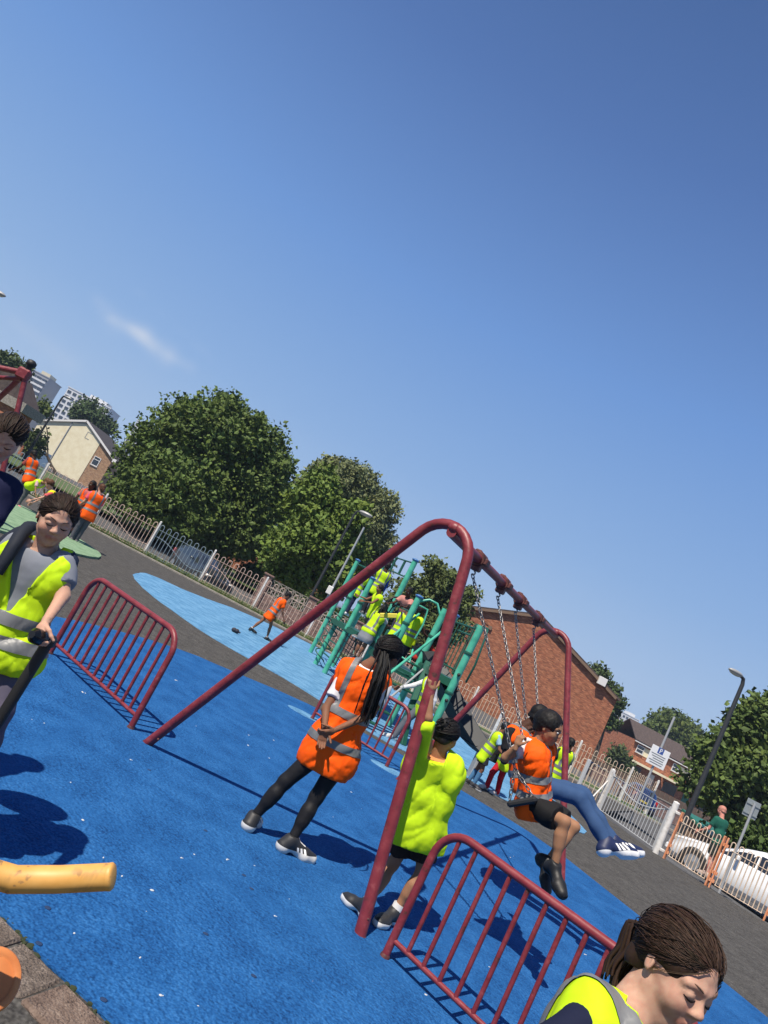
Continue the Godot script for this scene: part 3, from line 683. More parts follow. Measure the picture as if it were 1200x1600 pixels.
func make_climber():
	var t := thing("climbing_frame", "teal and dark green climbing frame with decks, bars and a black slide", "climbing frame", Vector3(1.2, 0, -15.5))
	var P := {1: [-0.02, -19.9, 2.85], 2: [0.22, -17.4, 2.35], 3: [0.48, -16.4, 2.40], 4: [0.66, -19.1, 3.45], 6: [1.10, -15.4, 3.12], 7: [1.31, -13.2, 2.32], 8: [1.84, -13.15, 2.34], 9: [2.10, -13.4, 2.34], 10: [2.28, -11.65, 2.27], 11: [1.62, -16.6, 2.3]}
	for k in P: post_teal(t, P[k][0], P[k][1], P[k][2], k != 10 and k != 2 and k != 8)
	var V := func(k, y): return Vector3(P[k][0], y, P[k][1])
	deck(t, [[0.1, -17.3], [0.62, -19.0], [1.62, -16.6], [1.10, -15.3], [0.5, -16.3]], 1.18)
	deck(t, [[1.10, -15.3], [1.66, -16.5], [2.1, -13.5], [1.84, -13.1], [1.31, -13.15]], 1.02)
	deck(t, [[1.84, -13.1], [2.1, -13.4], [2.6, -12.9], [2.28, -11.7], [1.95, -12.0]], 1.28)
	# rails high between the posts
	rail_tube(t, "top_rail", [V.call(1, 2.75), V.call(4, 2.75)], 0.022, M.dark_green)
	rail_tube(t, "top_rail", [V.call(4, 3.30), V.call(6, 3.05)], 0.018, M.dark_green)
	rail_tube(t, "top_rail", [V.call(4, 2.95), V.call(6, 2.70)], 0.018, M.dark_green)
	for f in [0.35, 0.7]:
		var q: Vector3 = V.call(4, 3.30).lerp(V.call(6, 3.05), f); rail_tube(t, "rung", [q, q + Vector3(0, -0.35, 0)], 0.03, M.dark_green)
	rail_tube(t, "hand_rail", [V.call(6, 2.05), V.call(7, 2.0)], 0.018, M.dark_green)
	rail_tube(t, "hand_rail", [V.call(7, 2.22), Vector3(1.5, 2.36, -13.18), Vector3(1.66, 2.36, -13.17), V.call(8, 2.15)], 0.022, M.teal)
	rail_tube(t, "hand_rail", [V.call(7, 2.18), Vector3(1.55, 2.18, -13.18), Vector3(1.6, 1.9, -13.18), Vector3(1.58, 1.6, -13.18)], 0.018, M.teal)
	# rungs on the left tower
	for y in [0.45, 0.78, 1.1]:
		rail_tube(t, "rung", [V.call(1, y), V.call(2, y)], 0.017, M.dark_green); rail_tube(t, "rung", [V.call(2, y - 0.1), V.call(3, y - 0.1)], 0.017, M.dark_green)
	# spiral climbing pole round post 2
	var sp := []
	for k in 40: sp.append(V.call(2, 0.15 + k * 0.03) + Vector3(cos(k * 0.55), 0, sin(k * 0.55)) * 0.15)
	rail_tube(t, "spiral_rail", sp, 0.016, M.dark_green)
	# net below the deck
	var net := MB.new()
	for k in 7:
		var a: Vector3 = V.call(3, 0.35 + k * 0.13); var b := Vector3(1.0, 0.3 + k * 0.14, -15.6)
		net.tube([a, a.lerp(b, 0.5) + Vector3(0, -0.05, 0.02), b], 0.011, 5)
	for k in 9:
		var f := k / 8.0; net.tube([V.call(3, 0.3).lerp(Vector3(1.0, 0.25, -15.6), f), V.call(3, 1.15).lerp(Vector3(1.0, 1.15, -15.6), f)], 0.011, 5)
	obj("rope_net", net, M.black, t)
	rail_tube(t, "net_frame", [V.call(3, 1.15), Vector3(0.75, 1.05, -16.0), Vector3(0.9, 0.5, -15.8), Vector3(1.05, 0.3, -15.5)], 0.018, M.dark_green)
	# steering wheel and talk board on the deck rail
	var wh := MB.new(); var wp := []; var wc := Z(615, 946, 14.9)
	var wx := Vector3(0.8, 0, -0.6); var wy := Vector3(0.1, 0.98, 0.15)
	for k in 20: wp.append(wc + wx * cos(TAU * k / 20) * 0.19 + wy * sin(TAU * k / 20) * 0.19)
	wh.tube(wp, 0.020, 6, true)
	for k in 3: wh.tube([wc, wc + wx * cos(TAU * k / 3 + 0.5) * 0.19 + wy * sin(TAU * k / 3 + 0.5) * 0.19], 0.014, 5)
	wh.ball(wc, Vector3.ONE * 0.04, Basis(), 8, 6); obj("steering_wheel", wh, M.black, t)
	wh = MB.new(); wh.box(Z(608, 962, 14.7), Vector3(0.42, 0.10, 0.04), Basis(Vector3(0.85, 0.4, -0.3).normalized(), Vector3(-0.4, 0.9, 0).normalized(), Vector3(0.27, 0.12, 0.95)).orthonormalized(), 0.015); obj("play_panel", wh, mt(Color(0.70, 0.60, 0.08), 0.5), t)
	wh = MB.new(); wh.box(Z(603, 1015, 14.3), Vector3(0.05, 0.75, 0.55), Basis(Vector3.UP, 0.5), 0.02); obj("side_panel", wh, M.dark_green, t)
	# access ladder with teal hand rails
	var lo := Z(604, 1056, 11.6); var hi := Z(690, 987, 13.0); var sd := Vector3(0.55, 0, 0.10)
	rail_tube(t, "ladder_rail", [lo - Vector3(0.10, 0.35, -0.05), lo, lo.lerp(hi, 0.5), hi], 0.024, M.teal)
	rail_tube(t, "ladder_rail", [Z(598, 1100, 11.2), Z(668, 1040, 12.6)], 0.020, M.galv)
	rail_tube(t, "ladder_rail", [Z(612, 995, 13.0), Z(660, 955, 13.6)], 0.022, M.teal)
	for k in 6:
		var f := k / 5.0; var q := lo.lerp(hi, f) + Vector3(-0.1, -0.75, 0.1)
		var mb := MB.new(); mb.box(q, Vector3(0.62, 0.035, 0.16), Basis(Vector3.UP, 0.3), 0.008); obj("step", mb, M.dark_green, t)
	var brace := MB.new(); brace.bar(Z(640, 1110, 11.9), Z(668, 1035, 12.6), 0.10, 0.10, Vector3.UP, 0.01); obj("brace", brace, M.dark_green, t)
	brace = MB.new(); brace.bar(Z(628, 1165, 11.7), Z(640, 1110, 11.9), 0.10, 0.10, Vector3.UP, 0.01); obj("brace", brace, M.dark_green, t)
	rail_tube(t, "looped_rail", [Z(622, 1016, 12.6), Z(624, 1024, 12.5), Z(640, 1035, 12.4), Z(645, 1015, 12.6)], 0.018, M.teal)
	# upright bar panel by the slide
	bar_panel(t, Vector3(2.02, 1.36, -13.3), Vector3(2.26, 1.36, -11.8), 0.92, 7)
	rail_tube(t, "hoop_rail", [Z(757, 980, 11.7), Z(762, 983, 11.4), Z(760, 992, 11.3), Z(742, 1040, 11.2), Z(728, 1066, 11.4)], 0.018, M.dark_green)
	rail_tube(t, "rung", [Z(735, 993, 11.7), Z(716, 985, 12.6)], 0.016, M.dark_green)
	for y in [0.5, 0.95, 1.4]:
		var mb := MB.new(); mb.ball(Vector3(2.28, y, -11.57), Vector3(0.03, 0.03, 0.03), Basis(), 8, 6); obj("bolt_cap", mb, M.black, t)
	# black chute running down to the right
	var sl := MB.new(); var path := [Z(655, 1012, 13.3), Z(664, 1030, 13.1), Z(690, 1076, 12.8), Z(712, 1120, 12.5), Z(734, 1156, 12.2), Z(752, 1174, 12.0), Z(772, 1184, 11.9)]
	for i in path.size() - 1:
		var a: Vector3 = path[i]; var b: Vector3 = path[i + 1]; var sn := Vector3(0.45, 0, 0.9).normalized(); var W := 0.24
		var up := (b - a).cross(sn); if up.y < 0: up = -up
		up = up.normalized()
		var prof := [sn * -W + up * 0.22, sn * (-W + 0.02) + up * 0.05, sn * (-W + 0.10), sn * (W - 0.10), sn * (W - 0.02) + up * 0.05, sn * W + up * 0.22, sn * (W + 0.03) + up * 0.20, sn * (W + 0.01) - up * 0.05, sn * (-W - 0.01) - up * 0.05, sn * (-W - 0.03) + up * 0.20]
		for k in prof.size():
			var k2 := (k + 1) % prof.size(); sl.quad(a + prof[k], a + prof[k2], b + prof[k2], b + prof[k])
	var so := obj("slide", sl, M.slide, t)
	sl = MB.new(); sl.box(Vector3(path[5].x, path[5].y * 0.5, path[5].z), Vector3(0.08, path[5].y, 0.25), Basis(), 0.01); obj("slide_foot", sl, M.galv, so)

# ---------- buildings ----------
func window_part(t: Node3D, c: Vector3, w: float, h: float, nrm_dir: Vector3, split := 0.62):
	var side := Vector3.UP.cross(nrm_dir).normalized(); var bs := Basis(side, Vector3.UP, nrm_dir)
	var mb := MB.new()
	for q in [[-w / 2 + 0.04, 0.0, 0.08, h], [w / 2 - 0.04, 0.0, 0.08, h]]: mb.box(c + side * q[0] + nrm_dir * 0.01, Vector3(q[2], q[3], 0.10), bs)
	for y in [h / 2 - 0.04, -h / 2 + 0.04, h * (split - 0.5)]: mb.box(c + Vector3(0, y, 0) + nrm_dir * 0.012, Vector3(w - 0.16, 0.08, 0.09), bs)
	var o := obj("window", mb, M.fascia, t)
	mb = MB.new(); mb.box(c + nrm_dir * -0.005, Vector3(w - 0.1, h - 0.1, 0.03), bs); obj("pane", mb, M.glass_dark, o)
	mb = MB.new(); mb.box(c + Vector3(0, -h / 2 - 0.05, 0) + nrm_dir * 0.03, Vector3(w + 0.1, 0.06, 0.16), bs); obj("sill", mb, M.fascia, o)
func roof_slab(t: Node3D, called: String, a: Vector3, b: Vector3, depth: Vector3, th: float, m: Material):
	var mb := MB.new(); var n := (b - a).cross(depth).normalized(); if n.y < 0: n = -n
	var p := [a, b, b + depth, a + depth]; var q := []
	for k in p: q.append(k + n * th)
	mb.quad(q[0], q[1], q[2], q[3], n); mb.quad(p[0], p[1], p[2], p[3], -n)
	for i in 4: mb.quad(p[i], p[(i + 1) % 4], q[(i + 1) % 4], q[i], ((p[i] + p[(i + 1) % 4]) / 2 - (p[0] + p[1] + p[2] + p[3]) / 4))
	return obj(called, mb, m, t)
func make_buildings():
	# cream rendered gable house
	var zb := -95.0; var t := thing("gable_house", "cream rendered gable end house with tan brick strip and dark tiled roof", "house", Vector3(-40.6, 0, zb - 5))
	var xl := -46.2; var xr := -35.2; var xa := -40.7; var eave := 4.95; var rid := 7.75
	var mb := MB.new(); mb.prism([Vector2(xl, -0.6), Vector2(-37.75, -0.6), Vector2(-37.75, 6.2), Vector2(xa, rid), Vector2(xl, eave)], Vector3(0, 0, zb - 10), Vector3.RIGHT, Vector3.UP, Vector3(0, 0, 10.06)); obj("wall", mb, M.render, t)
	mb = MB.new(); mb.prism([Vector2(-37.75, -0.6), Vector2(xr, -0.6), Vector2(xr, eave), Vector2(-37.75, 6.2)], Vector3(0, 0, zb - 10), Vector3.RIGHT, Vector3.UP, Vector3(0, 0, 10.0)); var bw := obj("brick_wall", mb, M.brick_tan, t); bw.set_meta("label", "tan brick strip of wall beside the cream render")
	var sl := (rid - eave) / (xr - xa)
	roof_slab(t, "roof", Vector3(xa, rid, zb + 0.25), Vector3(xr + 0.5, eave - 0.5 * sl, zb + 0.25), Vector3(0, 0, -10.6), 0.14, M.roof)
	roof_slab(t, "roof", Vector3(xa, rid, zb + 0.25), Vector3(xl - 0.4, eave - 0.4 * sl, zb + 0.25), Vector3(0, 0, -10.6), 0.14, M.roof)
	mb = MB.new(); mb.bar(Vector3(xa, rid - 0.02, zb + 0.28), Vector3(xr + 0.5, eave - 0.5 * sl - 0.02, zb + 0.28), 0.05, 0.26); mb.bar(Vector3(xa, rid - 0.02, zb + 0.28), Vector3(xl - 0.4, eave - 0.4 * sl - 0.02, zb + 0.28), 0.05, 0.26); obj("bargeboard", mb, M.fascia, t)
	mb = MB.new(); mb.box(Vector3(xr + 0.35, eave - 0.25, zb + 0.29), Vector3(0.5, 0.5, 0.05)); obj("soffit_box", mb, M.fascia, t)
	mb = MB.new(); mb.bar(Vector3(-42.3, -0.3, zb + 0.12), Vector3(-42.3, 6.8, zb + 0.12), 0.09, 0.09); mb.bar(Vector3(-42.3, 6.8, zb + 0.12), Vector3(-40.2, 7.5, zb + 0.12), 0.08, 0.08); obj("downpipe", mb, M.tower_grey, t)
	mb = MB.new(); mb.box(Vector3(-39.9, 6.1, zb + 0.075), Vector3(0.06, 0.9, 0.03)); mb.box(Vector3(-39.5, 6.53, zb + 0.075), Vector3(0.8, 0.06, 0.03)); mb.box(Vector3(-39.6, 5.66, zb + 0.075), Vector3(0.6, 0.06, 0.03)); obj("cable", mb, M.tower_grey, t)
	mb = MB.new(); mb.box(Vector3(-44.1, 3.0, zb + 0.08), Vector3(0.6, 0.22, 0.06)); obj("alarm_box", mb, M.tower_grey, t)
	window_part(t, Vector3(-37.0, 3.55, zb + 0.02), 0.95, 1.25, Vector3(0, 0, 1), 0.66)
	# stone garden wall below it
	t = thing("garden_wall", "grey patchy garden wall under the cream house gable", "wall", Vector3(-44, 0, -80))
	mb = MB.new(); mb.box(Vector3(-46, 0.75, -80), Vector3(14, 2.0, 0.3), Basis(), 0.02); obj("wall", mb, M.concrete, t)
	mb = MB.new(); mb.box(Vector3(-38.7, 1.0, -79.9), Vector3(0.55, 2.5, 0.5), Basis(), 0.02); obj("pier", mb, M.brick, t)
	mb = MB.new(); mb.box(Vector3(-37.0, 0.7, -79.9), Vector3(2.6, 1.7, 0.08), Basis(), 0.01); obj("boarding", mb, mt(Color(0.10, 0.17, 0.28), 0.7), t)
	# big red-brown brick gable
	zb = -56.0; xl = 6.6; xr = 23.1; xa = 14.75; eave = 5.0; rid = 8.05
	t = thing("brick_house", "broad red-brown brick gable wall with low-pitched roof behind the swing", "house", Vector3(xa, 0, zb - 6))
	mb = MB.new(); mb.prism([Vector2(xl, -1.6), Vector2(xr, -1.6), Vector2(xr, eave), Vector2(xa, rid), Vector2(xl, eave)], Vector3(0, 0, zb - 12), Vector3.RIGHT, Vector3.UP, Vector3(0, 0, 12)); obj("wall", mb, M.brick, t)
	sl = (rid - eave) / (xr - xa)
	roof_slab(t, "roof", Vector3(xa, rid, zb + 0.22), Vector3(xr + 0.15, eave - 0.15 * sl, zb + 0.22), Vector3(0, 0, -12.4), 0.16, M.roof_brown)
	roof_slab(t, "roof", Vector3(xa, rid, zb + 0.22), Vector3(xl - 0.3, eave - 0.3 * sl, zb + 0.22), Vector3(0, 0, -12.4), 0.16, M.roof_brown)
	mb = MB.new(); mb.bar(Vector3(xa, rid - 0.06, zb + 0.24), Vector3(xr - 0.2, eave + 0.2 * sl - 0.06, zb + 0.24), 0.05, 0.20); mb.bar(Vector3(xa, rid - 0.06, zb + 0.24), Vector3(xl - 0.3, eave - 0.3 * sl - 0.06, zb + 0.24), 0.05, 0.20); obj("bargeboard", mb, M.timber, t)
	mb = MB.new(); mb.box(Vector3(21.3, 5.70, zb + 0.35), Vector3(0.66, 0.62, 0.3), Basis(), 0.02); obj("white_eaves_box", mb, M.fascia, t)
	mb = MB.new(); mb.bar(Vector3(9.3, -0.5, zb + 0.06), Vector3(9.3, 6.0, zb + 0.06), 0.05, 0.05); mb.box(Vector3(11.6, 5.4, zb + 0.08), Vector3(0.3, 0.3, 0.12)); mb.bar(Vector3(9.3, 6.0, zb + 0.05), Vector3(11.6, 5.5, zb + 0.05), 0.03, 0.03); obj("wall_cable", mb, M.timber, t)
	# terrace of houses far right
	zb = -100.0; var yb := -1.7
	for h in 3:
		var x0 := 45.7 + h * 5.6
		t = thing("terraced_house", ["end house of the far brick terrace with pale band and small window", "brick house of the far terrace next to the end house", "brick house of the far terrace half behind the large tree"][h], "house", Vector3(x0 + 2.8, yb, zb - 4), "far brick terrace")
		mb = MB.new(); mb.box(Vector3(x0 + 2.8, (yb + 4.0) / 2, zb - 4), Vector3(5.58, 4.0 - yb, 8)); obj("wall", mb, M.brick, t)
		roof_slab(t, "roof", Vector3(x0, 6.35, zb - 4), Vector3(x0, 3.95, zb + 0.45), Vector3(5.59, 0, 0), 0.14, M.roof_brown)
		roof_slab(t, "roof", Vector3(x0, 6.35, zb - 4), Vector3(x0, 3.95, zb - 8.4), Vector3(5.59, 0, 0), 0.14, M.roof_brown)
		mb = MB.new(); mb.box(Vector3(x0 + 2.8, 3.9, zb + 0.42), Vector3(5.59, 0.22, 0.05)); obj("fascia", mb, M.fascia, t)
		mb = MB.new(); mb.box(Vector3(x0 + 3.2, 3.0, zb + 0.03), Vector3(4.2, 1.15, 0.06)); obj("cream_band", mb, M.render, t)
		window_part(t, Vector3(x0 + 1.3, 3.05, zb + 0.09), 1.1, 1.05, Vector3(0, 0, 1), 0.5)
		window_part(t, Vector3(x0 + 4.7, 3.05, zb + 0.09), 0.9, 1.05, Vector3(0, 0, 1), 0.5)
		mb = MB.new(); mb.box(Vector3(x0 + 2.8, 1.25, zb + 0.7), Vector3(5.3, 0.3, 1.4)); obj("porch_roof", mb, M.render, t)
		mb = MB.new(); mb.box(Vector3(x0 + 1.6, 0.1, zb + 0.04), Vector3(2.0, 1.4, 0.06)); obj("front_window", mb, M.glass_dark, t)
		mb = MB.new(); mb.box(Vector3(x0 + 4.2, -0.3, zb + 0.05), Vector3(0.95, 2.1, 0.07)); obj("door", mb, M.bin_green if h == 1 else M.fascia, t)
	# small house beyond, left of the terrace
	t = thing("far_house", "small distant brick house with brown roof beside the terrace", "house", Vector3(45, -1, -125))
	mb = MB.new(); mb.box(Vector3(47, 1.3, -125), Vector3(11, 6, 8)); obj("wall", mb, M.brick, t)
	roof_slab(t, "roof", Vector3(41, 6.6, -125), Vector3(41, 4.2, -120.6), Vector3(12, 0, 0), 0.15, M.roof_brown); roof_slab(t, "roof", Vector3(41, 6.6, -125), Vector3(41, 4.2, -129.4), Vector3(12, 0, 0), 0.15, M.roof_brown)
	window_part(t, Vector3(46.6, 2.4, -120.95), 1.5, 1.3, Vector3(0, 0, 1), 0.5)
	# brown-roofed low building at the far left
	t = thing("low_building", "low dark-roofed building with grey fascia behind the red play frame", "building", Vector3(-34, 0, -58))
	mb = MB.new(); mb.box(Vector3(-37.0, 1.6, -56.5), Vector3(16.4, 3.6, 3)); obj("wall", mb, M.brick, t)
	mb = MB.new(); mb.box(Vector3(-36.6, 3.75, -56.5), Vector3(16.9, 0.75, 3.6)); obj("fascia", mb, M.concrete, t)
	mb = MB.new(); mb.prism([Vector2(-45.0, 4.1), Vector2(-28.6, 4.1), Vector2(-30.4, 5.9), Vector2(-45.0, 6.3)], Vector3(0, 0, -58.2), Vector3.RIGHT, Vector3.UP, Vector3(0, 0, 3.2)); obj("roof", mb, M.roof_brown, t)
	# brick house half hidden behind the big trees
	t = thing("hidden_house", "brown brick house almost hidden in shade behind the large trees", "house", Vector3(-12, 0, -66))
	mb = MB.new(); mb.box(Vector3(-8.5, 1.4, -66), Vector3(17, 3.2, 8)); obj("wall", mb, M.brick, t)
	roof_slab(t, "roof", Vector3(-17.3, 5.0, -66), Vector3(-17.3, 2.9, -61.6), Vector3(17.6, 0, 0), 0.15, M.roof); roof_slab(t, "roof", Vector3(-17.3, 5.0, -66), Vector3(-17.3, 2.9, -70.4), Vector3(17.6, 0, 0), 0.15, M.roof)
	# tower blocks
	tower("white tower block with rows of dark windows behind the cream house", Z(108, 604, 380), Z(172, 640, 380), 16.0, M.tower_white, 8, 9, true)
	tower("grey tower block with pale balcony bands beside the red play frame", Z(44, 574, 380), Z(77, 592, 380), 16.0, M.tower_grey, 4, 9, false)
	tower("distant white tower block peeping out beside the big tree", Z(214, 657, 420), Z(236, 668, 420), 16.0, M.tower_white, 4, 9, true)
	tower("pale distant tower block low on the horizon right of the brick house", Z(974, 1114, 500), Z(999, 1126, 500), 16.0, M.tower_white, 5, 4, true)
	# wall with pierced screen blocks behind the railings
	t = thing("screen_block_wall", "brick wall with white pierced screen blocks and piers behind the railings", "wall", Vector3(-1.0, 0, -28.3))
	var block := MB.new()
	for q in [[0.0, 0.14, 0.3, 0.025], [0.0, -0.14, 0.3, 0.025]]: block.box(Vector3(q[0], q[1], 0), Vector3(q[2], q[3], 0.09))
	for s in [-1, 1]:
		block.box(Vector3(s * 0.138, 0, 0), Vector3(0.024, 0.255, 0.088))
		block.box(Vector3.ZERO, Vector3(0.36, 0.028, 0.08 + s * 0.004), Basis(Vector3(0, 0, 1), s * 0.76))
	var bmesh := block.mesh(); var zw := -28.4
	for seg in [[-2.7, -1.0], [-0.7, 1.0], [1.3, 3.0]]:
		mb = MB.new(); mb.box(Vector3((seg[0] + seg[1]) / 2, 0.27, zw), Vector3(seg[1] - seg[0], 0.66, 0.22), Basis(), 0.01); obj("brick_base", mb, M.brick_wall, t)
		for j in 2:
			for i in 5: inst("screen_block", bmesh, M.concrete, t, Transform3D(Basis(), Vector3(seg[0] + 0.22 + i * 0.315, 0.76 + j * 0.305, zw)))
	for x in [-2.85, -0.85, 1.15, 3.15]:
		mb = MB.new(); mb.box(Vector3(x, 0.6, zw), Vector3(0.33, 1.34, 0.33), Basis(), 0.01); mb.box(Vector3(x, 1.30, zw), Vector3(0.42, 0.07, 0.42), Basis(), 0.015); obj("pier", mb, M.brick_wall, t)
	# brown boundary fence and sheds before the terrace
	t = thing("timber_fence", "brown timber boundary fence in front of the far terrace", "fence", Vector3(40, -1.6, -72))
	for k in 40:
		mb = MB.new(); mb.box(Vector3(25.0 + k * 0.82, -1.0, -66 - k * 0.5), Vector3(0.78, 1.7, 0.05), Basis(Vector3.UP, 0.5), 0.01); obj("fence_board", mb, M.timber, t)
	t = thing("green_shed", "low dark green shed roof beside the lamp post base", "shed", Vector3(25, -1.5, -40))
	mb = MB.new(); mb.box(Vector3(25.4, -0.9, -40), Vector3(4, 1.6, 3)); obj("wall", mb, M.timber, t)
	mb = MB.new(); mb.box(Vector3(25.4, -0.02, -39.8), Vector3(4.5, 0.14, 3.6), Basis(Vector3(1, 0, 0), 0.12)); obj("roof", mb, M.bin_green, t)
	t = thing("garden_wall", "low brick garden wall between the blue car and the terrace", "wall", Vector3(30, -1.6, -58))
	mb = MB.new(); mb.box(Vector3(32, -1.0, -58), Vector3(22, 1.3, 0.25), Basis(Vector3.UP, 0.1)); obj("wall", mb, M.brick_wall, t)
	mb = MB.new(); mb.box(Vector3(32, -0.32, -58), Vector3(22, 0.07, 0.33), Basis(Vector3.UP, 0.1)); obj("coping", mb, M.concrete, t)

func tower(label: String, a: Vector3, b: Vector3, depth: float, m: Material, cols: int, rows: int, squares: bool):
	var h := (a.y + b.y) / 2; var w := b.x - a.x; var c := Vector3((a.x + b.x) / 2, 0, a.z)
	var t := thing("tower_block", label, "tower block", c, "far tower blocks")
	var mb := MB.new(); mb.box(Vector3(c.x, h / 2, c.z - depth / 2), Vector3(w, h, depth)); obj("wall", mb, m, t)
	mb = MB.new(); mb.box(Vector3(c.x + w * 0.12, h + 1.3, c.z - depth / 2), Vector3(w * 0.4, 2.6, depth * 0.5)); obj("plant_room", mb, M.tower_cream if not squares else M.tower_white, t)
	mb = MB.new(); mb.box(Vector3(c.x, h + 0.25, c.z - depth / 2), Vector3(w + 0.6, 0.5, depth + 0.6)); obj("parapet", mb, m, t)
	var wm := MB.new(); var cw := w / cols
	wm.box(Vector3.ZERO, Vector3(cw * (0.62 if squares else 0.86), 1.45 if squares else 1.1, 0.3)); var mesh := wm.mesh()
	var bm := MB.new(); bm.box(Vector3.ZERO, Vector3(w * 0.96, 1.0, 0.5)); var bmesh := bm.mesh()
	for j in rows:
		var y := h - 2.0 - j * 2.85
		if y < 2: continue
		for i in cols: inst("window", mesh, M.glass_dark, t, Transform3D(Basis(), Vector3(a.x + cw * (i + 0.5), y, c.z + 0.1)))
		if not squares: inst("balcony_band", bmesh, M.tower_white, t, Transform3D(Basis(), Vector3(c.x - w * 0.02, y - 1.3, c.z + 0.3)))

# ---------- trees ----------
var clumps := []
func make_clump(n: int, size: float, spread: float, sd: int) -> ArrayMesh:
	var r := RandomNumberGenerator.new(); r.seed = sd; var mb := MB.new()
	for k in n:
		var c := Vector3(r.randfn(), r.randfn() * 0.7, r.randfn()) * spread
		var d := Vector3(r.randfn(), r.randfn() * 0.6 - 0.35, r.randfn()).normalized()
		var s := d.cross(Vector3(r.randfn(), r.randfn(), r.randfn())).normalized(); var up := s.cross(d)
		var l := size * r.randf_range(0.7, 1.25); var w := l * 0.36
		var tip := c + d * l - up * l * 0.12; var mid := c + d * l * 0.45 + up * l * 0.05
		mb.tri(c, mid + s * w, tip); mb.tri(c, tip, mid - s * w)
	return mb.mesh()
func tree(called: String, label: String, lobes: Array, z: float, base: Vector3, leaf: float, col: Color, density: float, group: String, sd: int, vary := 0.3, th := 0.0):
	var t := thing(called, label, "tree", base, group)
	var r := RandomNumberGenerator.new(); r.seed = sd
	var nn := nz(FastNoiseLite.TYPE_SIMPLEX, 0.55, 3, sd)
	var L := []; var ctr := Vector3.ZERO; var lowest := 1e9
	for q in lobes:
		var zz: float = z + (q[3] if q.size() > 3 else 0.0)
		var c := Z(q[0], q[1], zz); var rad: float = q[2] / FPX * zz; L.append([c, rad]); ctr += c / lobes.size(); lowest = min(lowest, c.y - rad)
	# several lobes more, behind and in front, so that the crown is as deep as it is wide
	var more := []
	for l in L:
		for k in 2:
			var off: Vector3 = Vector3(r.randf_range(-0.5, 0.5), r.randf_range(-0.3, 0.2), (1 if k == 0 else -1) * r.randf_range(0.5, 1.0)) * l[1]
			more.append([l[0] + off, l[1] * r.randf_range(0.6, 0.85)])
	L.append_array(more)
	var xf := []; var cols := []
	for l in L:
		var n := int(density * 5.5 * l[1] * l[1] / (leaf * leaf))
		for k in n:
			var d := Vector3(r.randfn(), r.randfn(), r.randfn()).normalized()
			var lump := 1.0 + 0.42 * nn.get_noise_3dv(l[0] + d * l[1] * 1.3)
			var rr: float = l[1] * lump * (1.0 - 0.55 * pow(r.randf(), 2.2)) * (1.0 + (0.10 * r.randf() if r.randf() < 0.1 else 0.0))
			var p: Vector3 = l[0] + d * rr
			if p.y < base.y + 0.5: continue
			if nn.get_noise_3dv(p * 1.7 + Vector3(50, 0, 0)) < -0.36: continue      # gaps
			xf.append(Transform3D(Basis(Vector3(r.randfn(), r.randfn(), r.randfn()).normalized(), r.randf() * TAU).scaled(Vector3.ONE * r.randf_range(0.5, 1.45)), p - base))
			var f := r.randf_range(1.0 - vary, 1.0 + vary) ; var cc := col * f; cc = cc.lerp(Color(col.r * 1.5, col.g * 1.25, col.b * 0.8), r.randf() * r.randf() * 0.8); cc.a = 1.0
			cols.append(cc)
	var mm := MultiMesh.new(); mm.transform_format = MultiMesh.TRANSFORM_3D; mm.use_colors = true
	var key := "clump%.2f" % leaf
	if not M.has(key): M[key] = make_clump(14, leaf, leaf * 0.85, 5)
	mm.mesh = M[key]; mm.instance_count = xf.size()
	for i in xf.size(): mm.set_instance_transform(i, xf[i]); mm.set_instance_color(i, cols[i])
	var mi := MultiMeshInstance3D.new(); mi.name = "crown"; mi.multimesh = mm
	if not M.has("leaf"):
		M.leaf = vc(mt(Color.WHITE, 0.6)); M.leaf.metallic_specular = 0.3; M.leaf.backlight_enabled = true; M.leaf.backlight = Color(0.10, 0.16, 0.03); M.leaf.cull_mode = BaseMaterial3D.CULL_DISABLED
	mi.material_override = M.leaf; mi.set_meta("kind", "stuff"); t.add_child(mi)
	# trunk and limbs
	var mb := MB.new(); var h: float = max(lowest + 0.35 * (ctr.y - lowest), base.y + 1.2); var tr := th if th > 0.0 else 0.035 * (ctr.y - base.y) + 0.06
	var fork := Vector3(lerp(base.x, ctr.x, 0.4), h, lerp(base.z, ctr.z, 0.4))
	mb.tube([base + Vector3(0, -0.1, 0), base + Vector3(0, 0.25, 0), base.lerp(fork, 0.5) + Vector3(0.06, 0, 0), fork], [tr * 1.5, tr * 1.1, tr * 0.95, tr * 0.85], 10)
	for l in L.slice(0, lobes.size()):
		var e: Vector3 = l[0]; var m := fork.lerp(e, 0.5) + Vector3(r.randf_range(-0.3, 0.3), 0.25, r.randf_range(-0.3, 0.3))
		mb.tube([fork, m, e], [tr * 0.5, tr * 0.30, tr * 0.08], 6)
	obj("trunk", mb, M.bark, t)
